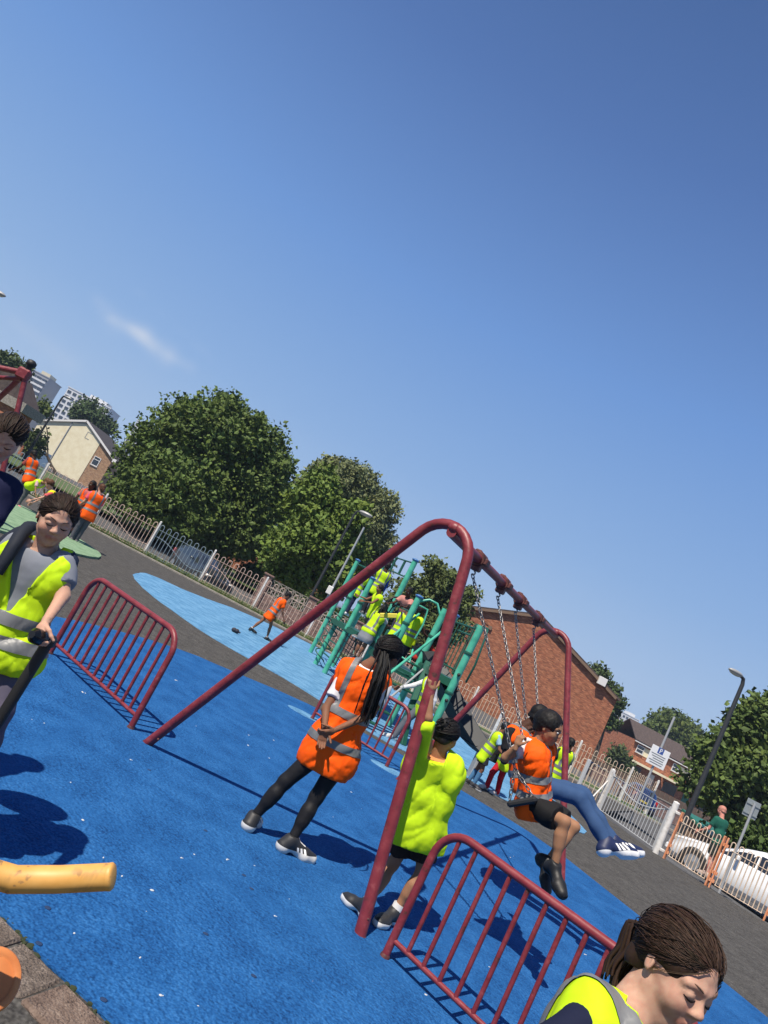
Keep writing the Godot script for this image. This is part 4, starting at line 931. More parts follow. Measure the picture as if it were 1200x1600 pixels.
func make_trees():
	var g1 := Color(0.080, 0.125, 0.030)
	tree("maple_tree", "large round dense green tree, widest of those behind the railings", [[330, 700, 78], [262, 712, 68], [398, 712, 56], [238, 772, 55], [330, 790, 88], [408, 785, 52], [292, 662, 40], [352, 655, 38], [218, 748, 36], [432, 735, 26], [300, 835, 45], [385, 830, 42], [250, 815, 40]], 45.0, Vector3(-11.2, 0, -45), 0.24, g1, 1.0, "trees behind the railings", 3)
	tree("leafy_tree", "bright green leafy tree right of the large round tree", [[480, 800, 42], [470, 855, 44], [520, 850, 48], [440, 872, 26], [500, 762, 30], [545, 805, 30], [520, 895, 34], [462, 898, 28], [430, 845, 20]], 38.0, Vector3(-2.3, -0.3, -38), 0.21, Color(0.100, 0.155, 0.030), 1.0, "trees behind the railings", 4)
	tree("willow_tree", "pale grey-green tree standing behind the bright green leafy tree", [[545, 768, 42], [590, 795, 32], [565, 835, 40], [598, 850, 24], [500, 760, 34], [580, 890, 32], [520, 735, 20]], 52.0, Vector3(-0.2, 0, -52), 0.20, Color(0.15, 0.18, 0.085), 1.0, "trees behind the railings", 5)
	tree("shrubby_tree", "lower olive green tree behind the climbing frame", [[683, 912, 26], [650, 932, 28], [706, 938, 24], [734, 930, 14], [678, 886, 13], [690, 970, 34], [628, 958, 28], [650, 985, 34]], 44.0, Vector3(4.6, 0, -44), 0.22, Color(0.085, 0.115, 0.038), 1.0, "trees behind the railings", 6)
	tree("roadside_tree", "tall green tree rising behind the right corner of the brick house", [[938, 1058, 14], [950, 1078, 15], [960, 1100, 14], [928, 1046, 9], [958, 1125, 12], [945, 1110, 14]], 78.0, Vector3(32.5, -1.5, -78), 0.34, Color(0.050, 0.080, 0.026), 1.0, "trees along the street", 7)
	tree("round_tree", "round yellow-green tree rising over the terrace roof", [[1045, 1140, 30], [1070, 1150, 26], [1028, 1146, 20], [1085, 1165, 18], [1050, 1160, 26]], 130.0, Vector3(64, -1.5, -130), 0.55, Color(0.075, 0.11, 0.028), 1.0, "trees along the street", 8)
	tree("sycamore_tree", "large broad-leaved tree with deep shade beside the tall street lamp", [[1180, 1135, 34], [1135, 1180, 34], [1172, 1195, 48], [1112, 1222, 34], [1150, 1245, 50], [1205, 1255, 56], [1105, 1190, 20], [1210, 1110, 30], [1230, 1180, 60], [1180, 1290, 36]], 34.0, Vector3(22.5, -1.3, -35), 0.26, Color(0.075, 0.115, 0.030), 1.0, "trees along the street", 9)
	tree("garden_tree", "small bushy garden tree at the left end of the terrace", [[965, 1182, 14], [975, 1195, 12], [958, 1200, 12]], 88.0, Vector3(40.0, -1.6, -88), 0.34, Color(0.05, 0.075, 0.03), 1.0, "trees along the street", 10)
	tree("poplar_tree", "dark green tree behind the ridge of the cream house", [[142, 648, 22], [125, 645, 16], [158, 662, 17], [135, 662, 20]], 118.0, Vector3(-50.5, 0, -118), 0.5, Color(0.045, 0.075, 0.028), 1.0, "trees on the left skyline", 11)
	tree("beech_tree", "green tree top above the low dark-roofed building", [[8, 568, 20], [30, 575, 14], [-20, 580, 24], [15, 588, 16]], 82.0, Vector3(-46.5, 0, -82), 0.36, Color(0.06, 0.09, 0.03), 1.0, "trees on the left skyline", 12)
	tree("yard_tree", "small light green tree between the low building and the cream house", [[58, 690, 14], [50, 705, 13], [66, 640, 12]], 72.0, Vector3(-31, 0, -72), 0.32, Color(0.07, 0.10, 0.03), 1.0, "trees on the left skyline", 13)
	# hedge behind the parked white car, and shrubs in the shade under the trees
	for hd in [["clipped_hedge", "sunlit green hedge behind the white parked car", [[1150, 1300, 14], [1170, 1310, 14], [1190, 1322, 14], [1212, 1335, 14]], 23.5, -0.7, 31], ["shrub_bed", "dark shrubs in the shade under the large round tree", [[300, 868, 16], [270, 850, 16], [340, 880, 14], [240, 835, 14], [380, 900, 14], [420, 915, 14], [450, 925, 14]], 48.0, -0.2, 32], ["shrub_bed", "dark shrubs behind the climbing frame posts", [[478, 938, 20], [505, 952, 20], [535, 966, 20], [565, 980, 20], [595, 996, 20], [628, 1012, 20], [660, 1028, 20], [400, 896, 18]], 47.0, -0.2, 33]]:
		var r := RandomNumberGenerator.new(); r.seed = hd[5]
		var b := Z(hd[2][0][0], hd[2][0][1], hd[3]); b.y = hd[4]
		tree(hd[0], hd[1], hd[2], hd[3], b, 0.17, Color(0.05, 0.085, 0.022), 0.8, "", hd[5], 0.3, 0.05)

# ---------- street furniture and cars ----------
func lamp_post(label: String, base: Vector3, top: Vector3, head_dir: Vector3, m: Material, r := 0.06, head := true):
	var t := thing("street_lamp", label, "street lamp", base, "street lamps")
	var mb := MB.new(); mb.tube([base + Vector3(0, -0.1, 0), base + Vector3(0, 1.1, 0)], r * 1.5, 12); mb.lathe(base + Vector3(0, 1.1, 0), Vector3.UP, [[r * 1.5, 0], [r, 0.08]], 12); obj("base_column", mb, m, t)
	mb = MB.new(); var tt := Vector3(base.x, top.y, base.z)
	if head:
		mb.tube([base + Vector3(0, 1.1, 0), tt - Vector3(0, 0.25, 0), tt - Vector3(0, 0.05, 0) + head_dir * 0.06, tt + head_dir * 0.22], [r, r * 0.75, r * 0.7, r * 0.65], 12)
	else: mb.tube([base + Vector3(0, 1.1, 0), tt], [r, r * 0.7], 12)
	obj("column", mb, m, t)
	if not head: return t
	var c := tt + head_dir * 0.50 + Vector3(0, 0.02, 0); var bs := Basis(head_dir, Vector3.UP, head_dir.cross(Vector3.UP))
	mb = MB.new(); mb.ball(c, Vector3(0.36, 0.10, 0.15), bs, 16, 8); var h := obj("lantern", mb, M.lamp_head, t)
	mb = MB.new(); mb.ball(c - Vector3(0, 0.045, 0), Vector3(0.30, 0.085, 0.12), bs, 14, 8); obj("glass_bowl", mb, M.lamp_glass, h)
	return t
func car(label: String, at: Vector3, fwd: Vector3, paint: Material, L: float, W: float, H: float):
	# stations along the car: [x/L, underside, belt line, roof, half width at the belt]
	var t := thing("parked_car", label, "car", at); fwd = fwd.normalized(); var side := fwd.cross(Vector3.UP).normalized()
	var bs := Basis(fwd, Vector3.UP, side)
	var S := [[0.5, 0.30, 0.55, 0.58, 0.36], [0.49, 0.20, 0.62, 0.66, 0.42], [0.44, 0.17, 0.70, 0.74, 0.47], [0.33, 0.17, 0.80, 0.86, 0.49], [0.22, 0.17, 0.87, 0.95, 0.50], [0.09, 0.17, 0.90, 1.28, 0.50], [0.0, 0.17, 0.91, 1.42, 0.50], [-0.12, 0.17, 0.92, 1.46, 0.50], [-0.27, 0.17, 0.94, 1.43, 0.50], [-0.38, 0.18, 0.96, 1.36, 0.49], [-0.46, 0.20, 0.95, 1.10, 0.46], [-0.49, 0.25, 0.88, 0.95, 0.43], [-0.5, 0.35, 0.70, 0.74, 0.38]]
	var mb := MB.new(); var rings := []; var k := H / 1.46
	for s in S:
		var b: float = s[2] * k; var top: float = s[3] * k; var w: float = s[4] * W; var wt: float = w * (0.90 if top - b < 0.15 else 0.74); var u: float = s[1]
		var ring := []
		for q in [[-w * 0.86, u], [-w * 0.99, u + 0.12], [-w * 1.0, (u + b) * 0.55], [-w * 0.95, b], [-wt, top - 0.05], [-wt * 0.86, top], [0.0, top + 0.015], [wt * 0.86, top], [wt, top - 0.05], [w * 0.95, b], [w * 1.0, (u + b) * 0.55], [w * 0.99, u + 0.12], [w * 0.86, u]]: ring.append(at + bs * Vector3(s[0] * L, q[1], q[0]))
		rings.append(ring)
	for i in rings.size() - 1:
		for j in 13:
			var j2 := (j + 1) % 13; var c0: Vector3 = at + Vector3(0, 0.7, 0)
			mb.quad(rings[i][j], rings[i][j2], rings[i + 1][j2], rings[i + 1][j], (rings[i][j] + rings[i][j2]) / 2 - c0 - fwd * ((rings[i][j] - c0).dot(fwd)))
	for e in [0, rings.size() - 1]:
		for j in range(1, 12): mb.tri(rings[e][0], rings[e][j], rings[e][j + 1], fwd * (1 if e == 0 else -1))
	# smooth the panels
	var acc := {}
	for i in mb.v.size():
		var key := mb.v[i].snapped(Vector3.ONE * 0.001); acc[key] = acc.get(key, Vector3.ZERO) + mb.n[i]
	for i in mb.v.size():
		var s: Vector3 = acc[mb.v[i].snapped(Vector3.ONE * 0.001)].normalized(); mb.n[i] = mb.n[i].lerp(s, 0.75).normalized()
	obj("body", mb, paint, t)
	for sgn in [0, 1]:       # side glass, windscreen, rear window
		var a := 3 if sgn == 0 else 9; var b2 := 4 if sgn == 0 else 8; var o: Vector3 = side * (0.006 if sgn == 1 else -0.006)
		for seg in [[4, 6], [6, 8], [8, 10]]:
			var g := MB.new()
			for i in range(seg[0], seg[1]):
				var p0: Vector3 = rings[i][a].lerp(rings[i][b2], 0.10); var p1: Vector3 = rings[i][a].lerp(rings[i][b2], 0.86); var p2: Vector3 = rings[i + 1][a].lerp(rings[i + 1][b2], 0.86); var p3: Vector3 = rings[i + 1][a].lerp(rings[i + 1][b2], 0.10)
				var cut: float = 0.12 if i == seg[1] - 1 else 0.0
				g.quad(p0 + o, p1 + o, p2.lerp(p1, cut) + o, p3.lerp(p0, cut) + o, o)
			obj("side_window", g, M.glass_dark, t)
		var wb := MB.new(); wb.box(at + bs * Vector3(L * 0.10, 0.98 * k, (1 if sgn == 1 else -1) * W * 0.55), Vector3(0.10, 0.13, 0.18), bs, 0.03); obj("mirror", wb, paint, t)
		for wx in [0.32, -0.31]:
			var c := at + bs * Vector3(wx * L, 0.31, (1 if sgn == 1 else -1) * (W * 0.5 - 0.09)); var ax: Vector3 = side * (1.0 if sgn == 1 else -1.0)
			wb = MB.new(); wb.lathe(c - ax * 0.1, ax, [[0.0, 0.0], [0.36, 0.0], [0.36, 0.195], [0.0, 0.196]], 20); obj("wheel_arch", wb, M.black, t)
			wb = MB.new(); wb.lathe(c - ax * 0.09, ax, [[0.2, 0.0], [0.29, 0.0], [0.31, 0.03], [0.31, 0.18], [0.29, 0.205], [0.20, 0.21]], 22); var wo := obj("wheel", wb, M.tyre, t)
			wb = MB.new(); wb.lathe(c, ax, [[0.2, 0.115], [0.17, 0.10], [0.05, 0.12], [0.001, 0.125]], 18); obj("rim", wb, M.rim, wo)
	for e in [[4, 5, 1], [9, 10, -1]]:
		var g := MB.new(); var o: Vector3 = (fwd * e[2] * 0.5 + Vector3.UP).normalized() * 0.007
		var q := [rings[e[0]][5], rings[e[0]][7], rings[e[1]][7], rings[e[1]][5]]; var m2: Vector3 = (q[0] + q[1] + q[2] + q[3]) / 4
		for i in 4: q[i] = q[i].lerp(m2, 0.07) + o
		g.quad(q[0], q[1], q[2], q[3], o); obj("windscreen" if e[2] == 1 else "rear_window", g, M.glass_dark, t)
	for s in [-1, 1]:
		var g := MB.new(); g.box(at + bs * Vector3(L * 0.472, 0.64 * k, s * W * 0.36), Vector3(0.14, 0.14, 0.30), bs, 0.04); obj("headlight", g, M.lamp_glass, t)
		g = MB.new(); g.box(at + bs * Vector3(-L * 0.478, 0.86 * k, s * W * 0.40), Vector3(0.12, 0.26, 0.18), bs, 0.03); obj("tail_light", g, M.red_light, t)
	var g2 := MB.new(); g2.box(at + bs * Vector3(-L * 0.505, 0.66 * k, 0), Vector3(0.03, 0.11, 0.5), bs); obj("rear_number_plate", g2, M.plate_yellow, t)
	g2 = MB.new(); g2.box(at + bs * Vector3(-L * 0.49, 0.34 * k, 0), Vector3(0.12, 0.16, W * 0.84), bs, 0.03); obj("rear_bumper", g2, M.black if paint != M.car_white else paint, t)
	g2 = MB.new(); g2.box(at + bs * Vector3(L * 0.49, 0.34 * k, 0), Vector3(0.12, 0.16, W * 0.84), bs, 0.03); obj("front_bumper", g2, paint, t)
func make_street():
	var q := Z(99, 618, 60); lamp_post("black street lamp in front of the cream house", Vector3(q.x, 0, q.z), q, Vector3(1, 0, 0.2).normalized(), M.lamp_metal, 0.10)
	q = Z(557, 797, 33); lamp_post("dark street lamp in front of the bright green leafy tree", Vector3(q.x, -0.5, q.z), q, Vector3(0.9, 0, 0.3).normalized(), M.lamp_metal, 0.07)
	q = Z(1164, 1060, 27); lamp_post("tall black street lamp with silver lantern beside the large broad-leaved tree", Vector3(q.x, -0.9, q.z), q, Vector3(-1, 0, 0.25).normalized(), M.lamp_metal, 0.10)
	q = Z(5, 462, 28); lamp_post("street lamp whose lantern alone reaches into view over the playground", Vector3(q.x - 0.75, 0, q.z), q, Vector3(1, 0, 0), M.lamp_metal, 0.08)
	q = Z(569, 824, 29); var t := thing("white_pole", "slim pale pole with a small white box beside the dark street lamp", "pole", Vector3(q.x, -0.5, q.z))
	var mb := MB.new(); mb.tube([Vector3(q.x, -0.6, q.z), q], [0.06, 0.04], 10); obj("shaft", mb, M.galv, t)
	mb = MB.new(); mb.box(Z(515, 922, 28.9), Vector3(0.22, 0.34, 0.16), Basis(), 0.02); obj("box", mb, M.fascia, t)
	# sign pole beyond the gate
	q = Z(1054, 1120, 24); t = thing("parking_sign", "white notice board with blue symbol on a tall grey pole beyond the gate", "sign", Vector3(q.x, gy(q.x, q.z), q.z))
	mb = MB.new(); mb.tube([Vector3(q.x, -0.9, q.z), q], 0.038, 10); obj("pole", mb, M.galv, t)
	var sc := Z(1028, 1183, 23.93); sc.x = q.x
	mb = MB.new(); mb.box(sc, Vector3(0.66, 0.64, 0.02), Basis(), 0.004); var sb := obj("board", mb, M.print_white, t)
	mb = MB.new(); mb.box(sc + Vector3(0.0, 0.22, 0.012), Vector3(0.20, 0.20, 0.006)); obj("blue_symbol", mb, M.print_blue, sb)
	mb = MB.new(); mb.box(sc + Vector3(-0.025, 0.22, 0.016), Vector3(0.03, 0.15, 0.004)); mb.box(sc + Vector3(0.01, 0.285, 0.016), Vector3(0.05, 0.022, 0.004)); mb.box(sc + Vector3(0.01, 0.22, 0.016), Vector3(0.05, 0.022, 0.004)); mb.box(sc + Vector3(0.04, 0.2525, 0.016), Vector3(0.022, 0.045, 0.004)); obj("blue_symbol_mark", mb, M.print_white, sb)
	mb = MB.new()
	for k in 5: mb.box(sc + Vector3(0.02 * (k % 3) - 0.02, 0.06 - k * 0.074, 0.012), Vector3(0.52 - 0.07 * (k % 3), 0.022, 0.006))
	obj("printed_lines", mb, M.print_dark, sb)
	# back of a sign next to the white car
	q = Z(1176, 1265, 16.5); t = thing("road_sign", "grey back of a square sign on a leaning-free grey pole by the white car", "sign", Vector3(q.x, -0.4, q.z)); t.set_meta("label", "grey back of a square sign on a pole by the white car")
	mb = MB.new(); mb.tube([Vector3(q.x, -0.5, q.z), q + Vector3(0, 0.15, 0)], 0.030, 10); obj("pole", mb, M.galv, t)
	mb = MB.new(); mb.box(q + Vector3(0.0, 0.0, -0.04), Vector3(0.34, 0.40, 0.015), Basis(), 0.003); mb.box(q + Vector3(0, 0.10, -0.025), Vector3(0.34, 0.03, 0.02)); mb.box(q + Vector3(0, -0.12, -0.025), Vector3(0.34, 0.03, 0.02)); obj("plate", mb, M.sign_back, t)
	car("white car parked behind the orange framed panels", Vector3(13.1, -0.48, -18.95), Vector3(-0.74, 0, -0.67), M.car_white, 4.3, 1.75, 1.45)
	car("dark blue car seen from behind beyond the grey gate", Vector3(23.2, gy(23.2, -46.5), -47), Vector3(0.25, 0, -1), M.car_blue, 4.2, 1.75, 1.5)
	car("dark grey car parked in the shade behind the pink and blue railing", Vector3(-6.3, -0.62, -33.8), Vector3(0.62, 0, 0.78), M.car_black, 4.2, 1.75, 1.45)
	for k in 3:
		var c := Z([918, 932, 944][k], [1182, 1192, 1200][k], 60); c.y = gy(c.x, c.z)
		t = thing("wheelie_bin", ["blue wheelie bin nearest the corner of the brick house", "blue wheelie bin between two other bins by the brick house", "green wheelie bin at the street end of the row of bins"][k], "bin", c, "bins beside the brick house")
		var m: Material = M.bin_blue if k < 2 else M.bin_green
		mb = MB.new(); mb.prism([Vector2(-0.24, 0.05), Vector2(0.24, 0.05), Vector2(0.29, 1.0), Vector2(-0.29, 1.0)], c + Vector3(0, 0, -0.3), Vector3.RIGHT, Vector3.UP, Vector3(0, 0, 0.6)); obj("body", mb, m, t)
		mb = MB.new(); mb.box(c + Vector3(0, 1.04, 0.0), Vector3(0.64, 0.07, 0.70), Basis(Vector3(1, 0, 0), 0.08), 0.02); obj("lid", mb, m, t)
		for s in [-1, 1]: mb = MB.new(); mb.lathe(c + Vector3(s * 0.25 - 0.03, 0.1, -0.28), Vector3(1, 0, 0), [[0.001, 0], [0.1, 0], [0.1, 0.06], [0.001, 0.06]], 12); obj("wheel", mb, M.tyre, t)
	# red tube play frame at the far left
	q = Z(40, 583, 12.0); t = thing("play_frame", "dark red tube play frame with a black cap above the left girl's head", "play frame", Vector3(q.x, 0, q.z)); t.set_meta("label", "dark red tube play frame with a black-capped joint")
	var leg := (Z(27, 638, 12.0) - q); var foot := q + leg * (q.y / -leg.y)
	mb = MB.new(); mb.tube([q + Vector3(0, 0.05, 0), foot], 0.045, 12); obj("leg", mb, M.red, t)
	mb = MB.new(); mb.tube([q, foot + Vector3(-2.2, 0, -1.2)], 0.045, 12); obj("leg", mb, M.red, t)
	mb = MB.new(); mb.tube([q, Z(0, 575, 12.0), Z(-120, 550, 12.0)], 0.05, 12); obj("top_tube", mb, M.red, t)
	mb = MB.new(); mb.tube([q - Vector3(0, 0.12, 0), Z(0, 590, 12.2), Z(-120, 594, 12.8)], 0.04, 12); obj("top_tube", mb, M.red, t)
	mb = MB.new(); mb.box(q + Vector3(-0.02, -0.03, 0), Vector3(0.22, 0.20, 0.14), Basis(), 0.03); obj("joint_plate", mb, M.red, t)
	mb = MB.new(); mb.lathe(q + Vector3(0, 0.05, 0), Vector3.UP, [[0.05, 0], [0.05, 0.08], [0.085, 0.10], [0.085, 0.16], [0.04, 0.20], [0.001, 0.205]], 14); obj("cap", mb, M.black, t)
	# spring rocker in the near left corner: yellow handle tube and orange seat disc
	var h0 := Z(172, 1370, 1.35); var h1 := Z(90, 1374, 1.35); var h2 := Z(20, 1374, 1.33); var h3 := Z(-60, 1340, 1.30); var h4 := Z(-160, 1290, 1.3)
	t = thing("rocker_handle", "chipped yellow tube handle of a play rocker, open end over the blue rubber", "play rocker", Vector3(h4.x, 0, h4.z))
	mb = MB.new(); var pts := [h0, h0.lerp(h1, 0.5), h1, h1.lerp(h2, 0.5), h2, h2.lerp(h3, 0.5) + Vector3(-0.003, -0.006, 0), h3, h4]; mb.tube(pts, 0.0225, 20, false, false); obj("handle", mb, M.yellow_tube, t)
	var ax := (h0 - h1).normalized()
	mb = MB.new(); mb.lathe(h0 - ax * 0.004, ax, [[0.0225, 0.0], [0.0232, 0.006], [0.0205, 0.0095], [0.015, 0.0108], [0.008, 0.0112], [0.001, 0.0115]], 20); obj("tube_end", mb, M.yellow_tube, t)
	mb = MB.new(); mb.tube([h4, Vector3(h4.x - 0.05, 0.25, h4.z)], 0.03, 12); mb.tube([Vector3(h4.x - 0.05, 0.28, h4.z), Vector3(h4.x - 0.05, -0.02, h4.z)], 0.06, 12); obj("stem", mb, M.yellow_tube, t)
	var dc := Z(-12, 1531, 1.42)
	t = thing("orange_disc", "worn orange plastic disc seat over the block paving", "play rocker", Vector3(dc.x, 0, dc.z))
	var da := (Vector3(0, CAMH, 0) - dc).normalized() * 0.75 + Vector3(0.35, 0.45, 0); da = da.normalized()
	mb = MB.new(); mb.lathe(dc - da * 0.012, da, [[0.001, -0.01], [0.045, -0.01], [0.054, 0.0], [0.054, 0.010], [0.050, 0.015], [0.040, 0.015], [0.038, 0.011], [0.001, 0.011]], 32); obj("disc", mb, M.orange_plastic, t)
	mb = MB.new(); mb.tube([dc - da * 0.02, dc - da * 0.12, Vector3(dc.x - 0.12, -0.02, dc.z - 0.05)], 0.02, 12); obj("stem", mb, M.yellow_tube, t)
	# two dark balls left on the light blue surface
	for k in 2:
		var c := G([364, 368][k], [988, 990][k]); mb = MB.new(); mb.ball(c + Vector3(0, 0.055, 0), Vector3(0.06, 0.05, 0.05), Basis(Vector3.UP, k * 0.7), 12, 8); mb.tube([c + Vector3(0.03, 0.05, 0), c + Vector3(0.08, 0.06, 0.01)], 0.02, 6)
		var o := obj(numbered("small_ball"), mb, mt(Color(0.02, 0.02, 0.03), 0.7)); tag(o, "small dark object lying on the light blue rubber", "ball", "small dark objects on the light blue rubber")

# ---------- people ----------
# A body is a field of tapered capsules joined by a smooth minimum and meshed as surface nets.
class SDF:
	var o: Vector3; var h: float; var nx: int; var ny: int; var nq: int; var d := PackedFloat32Array(); var rl := PackedInt32Array(); var rh := PackedInt32Array()
	func _init(lo: Vector3, hi: Vector3, cell: float):
		h = cell; o = lo - Vector3.ONE * cell * 3.0
		var s := (hi - o) / cell
		nx = int(s.x) + 4; ny = int(s.y) + 4; nq = int(s.z) + 4
		d.resize(nx * ny * nq); d.fill(1.0); rl.resize(ny * nq); rl.fill(nx); rh.resize(ny * nq); rh.fill(0)
	func rng_of(lo: Vector3, hi: Vector3) -> Array:
		var a := (lo - o) / h; var b := (hi - o) / h
		return [maxi(int(a.x), 0), mini(int(b.x) + 2, nx), maxi(int(a.y), 0), mini(int(b.y) + 2, ny), maxi(int(a.z), 0), mini(int(b.z) + 2, nq)]
	func cap(a: Vector3, b: Vector3, ra: float, rb: float, k := 0.02):
		var R := maxf(ra, rb) + k + h * 2.0; var m := Vector3.ONE * R
		var g := rng_of(a.min(b) - m, a.max(b) + m)
		var ba := b - a; var inv := 1.0 / maxf(ba.length_squared(), 1e-9); var dr := rb - ra
		for z in range(g[4], g[5]):
			var pz := o.z + z * h - a.z; var z0 := 0.0; var z1 := 1.0
			if absf(ba.z) > 1e-6:
				var u0 := (pz - R) / ba.z; var u1 := (pz + R) / ba.z
				z0 = maxf(0.0, minf(u0, u1)); z1 = minf(1.0, maxf(u0, u1))
				if z0 > z1: continue
			for y in range(g[2], g[3]):
				var py := o.y + y * h - a.y; var t0 := z0; var t1 := z1
				if absf(ba.y) > 1e-6:
					var u0 := (py - R) / ba.y; var u1 := (py + R) / ba.y
					t0 = maxf(t0, minf(u0, u1)); t1 = minf(t1, maxf(u0, u1))
					if t0 > t1: continue
				var xa := a.x + ba.x * t0; var xb := a.x + ba.x * t1
				var i0 := maxi(int((minf(xa, xb) - R - o.x) / h), 0); var i1 := mini(int((maxf(xa, xb) + R - o.x) / h) + 2, nx)
				var row := z * ny + y
				if i0 < rl[row]: rl[row] = i0
				if i1 > rh[row]: rh[row] = i1
				var i := row * nx + i0
				var p := Vector3(o.x + i0 * h - a.x, py, pz)
				for x in range(i0, i1):
					var t := clampf(p.dot(ba) * inv, 0.0, 1.0)
					var e := (p - ba * t).length() - ra - dr * t
					var c := d[i]
					var w := k - absf(e - c)
					if w > 0.0: d[i] = minf(e, c) - w * w / k * 0.25
					elif e < c: d[i] = e
					i += 1; p.x += h
	func ell(c: Vector3, r: Vector3, bs := Basis(), k := 0.02, sub := false):
		var m := Vector3.ONE * (maxf(r.x, maxf(r.y, r.z)) + k + h * 2.0)
		var g := rng_of(c - m, c + m); var ir := Vector3.ONE / r; var ir2 := ir * ir
		var ib := bs.transposed()
		for z in range(g[4], g[5]):
			for y in range(g[2], g[3]):
				var row := z * ny + y
				if not sub:
					if g[0] < rl[row]: rl[row] = g[0]
					if g[1] > rh[row]: rh[row] = g[1]
				var i := row * nx + int(g[0])
				for x in range(g[0], g[1]):
					if sub and d[i] > 0.08: i += 1; continue
					var p := ib * (o + Vector3(x, y, z) * h - c)
					var k0 := (p * ir).length(); var k1 := (p * ir2).length()
					var e := k0 * (k0 - 1.0) / maxf(k1, 1e-6)
					var q := d[i]
					if sub:
						e = -e; var w := k - absf(e - q)
						if w > 0.0: d[i] = maxf(e, q) + w * w / k * 0.25
						elif e > q: d[i] = e
					else:
						var w := k - absf(e - q)
						if w > 0.0: d[i] = minf(e, q) - w * w / k * 0.25
						elif e < q: d[i] = e
					i += 1
	func cut(planes: Array):      # removes what lies on the positive side of every plane together [point, normal]
		for z in nq:
			for y in ny:
				var row := z * ny + y
				var i := row * nx + rl[row]
				for x in range(rl[row], rh[row]):
					var q := d[i]
					if q < 0.06:
						var p := o + Vector3(x, y, z) * h; var e := 1.0
						for pl in planes: e = minf(e, (p - pl[0]).dot(pl[1]))
						if e > q: d[i] = e
					i += 1
	func fold(nn: FastNoiseLite, amp: float, sc: Vector3):
		for z in nq:
			for y in ny:
				var row := z * ny + y
				var i := row * nx + rl[row]
				for x in range(rl[row], rh[row]):
					if absf(d[i]) < 0.05: d[i] += amp * nn.get_noise_3dv((o + Vector3(x, y, z) * h) * sc)
					i += 1
	func crease(nn: FastNoiseLite, amp: float, bs: Basis):      # sharp valleys between soft ridges, as in thin cloth
		for z in nq:
			for y in ny:
				var row := z * ny + y
				var i := row * nx + rl[row]
				for x in range(rl[row], rh[row]):
					if absf(d[i]) < 0.05: d[i] += amp * (0.30 - sqrt(absf(nn.get_noise_3dv(bs * (o + Vector3(x, y, z) * h)))))
					i += 1
	func surf(mb: MB):
		var idx := PackedInt32Array(); idx.resize(d.size()); idx.fill(-1)
		var sy := nx; var sz := nx * ny; var cells := PackedInt32Array()
		var ea := PackedInt32Array([0, 2, 4, 6, 0, 1, 4, 5, 0, 1, 2, 3]); var eb := PackedInt32Array([1, 3, 5, 7, 2, 3, 6, 7, 4, 5, 6, 7])
		var cp := PackedVector3Array([Vector3(0, 0, 0), Vector3(1, 0, 0), Vector3(0, 1, 0), Vector3(1, 1, 0), Vector3(0, 0, 1), Vector3(1, 0, 1), Vector3(0, 1, 1), Vector3(1, 1, 1)])
		var far := h * 4.0; var q := PackedFloat32Array(); q.resize(8)
		for z in nq - 1:
			for y in ny - 1:
				var row := z * ny + y
				if rh[row] == 0 and rh[row + 1] == 0: continue
				var xs := maxi(mini(rl[row], rl[row + 1]) - 1, 0); var xe := mini(maxi(rh[row], rh[row + 1]), nx - 1)
				var i := row * nx + xs - 1
				for x in range(xs, xe):
					i += 1
					var q0 := d[i]
					if q0 > far or q0 < -far: continue
					var q1 := d[i + 1]; var q2 := d[i + sy]; var q3 := d[i + sy + 1]; var q4 := d[i + sz]; var q5 := d[i + sz + 1]; var q6 := d[i + sz + sy]; var q7 := d[i + sz + sy + 1]
					if q0 < 0.0:
						if q1 < 0.0 and q2 < 0.0 and q3 < 0.0 and q4 < 0.0 and q5 < 0.0 and q6 < 0.0 and q7 < 0.0: continue
					elif q1 >= 0.0 and q2 >= 0.0 and q3 >= 0.0 and q4 >= 0.0 and q5 >= 0.0 and q6 >= 0.0 and q7 >= 0.0: continue
					q[0] = q0; q[1] = q1; q[2] = q2; q[3] = q3; q[4] = q4; q[5] = q5; q[6] = q6; q[7] = q7
					var s := Vector3.ZERO; var n := 0
					for e in 12:
						var a := q[ea[e]]; var b := q[eb[e]]
						if (a < 0.0) != (b < 0.0):
							s += cp[ea[e]].lerp(cp[eb[e]], a / (a - b)); n += 1
					idx[i] = mb.add(o + (Vector3(x, y, z) + s / n) * h, Vector3(q1 + q3 + q5 + q7 - q0 - q2 - q4 - q6, q2 + q3 + q6 + q7 - q0 - q1 - q4 - q5, q4 + q5 + q6 + q7 - q0 - q1 - q2 - q3).normalized())
					cells.append(i)
		var sts := PackedInt32Array([1, sy, sz])
		for i in cells:
			var q0 := d[i] < 0.0
			for ax in 3:
				if (d[i + sts[ax]] < 0.0) == q0: continue
				var u := sts[(ax + 1) % 3]; var w := sts[(ax + 2) % 3]
				var a := idx[i]; var b := idx[i - u]; var c := idx[i - u - w]; var e := idx[i - w]
				if a < 0 or b < 0 or c < 0 or e < 0: continue
				if q0: mb.ix.append(a); mb.ix.append(c); mb.ix.append(b); mb.ix.append(a); mb.ix.append(e); mb.ix.append(c)
				else: mb.ix.append(a); mb.ix.append(b); mb.ix.append(c); mb.ix.append(a); mb.ix.append(c); mb.ix.append(e)

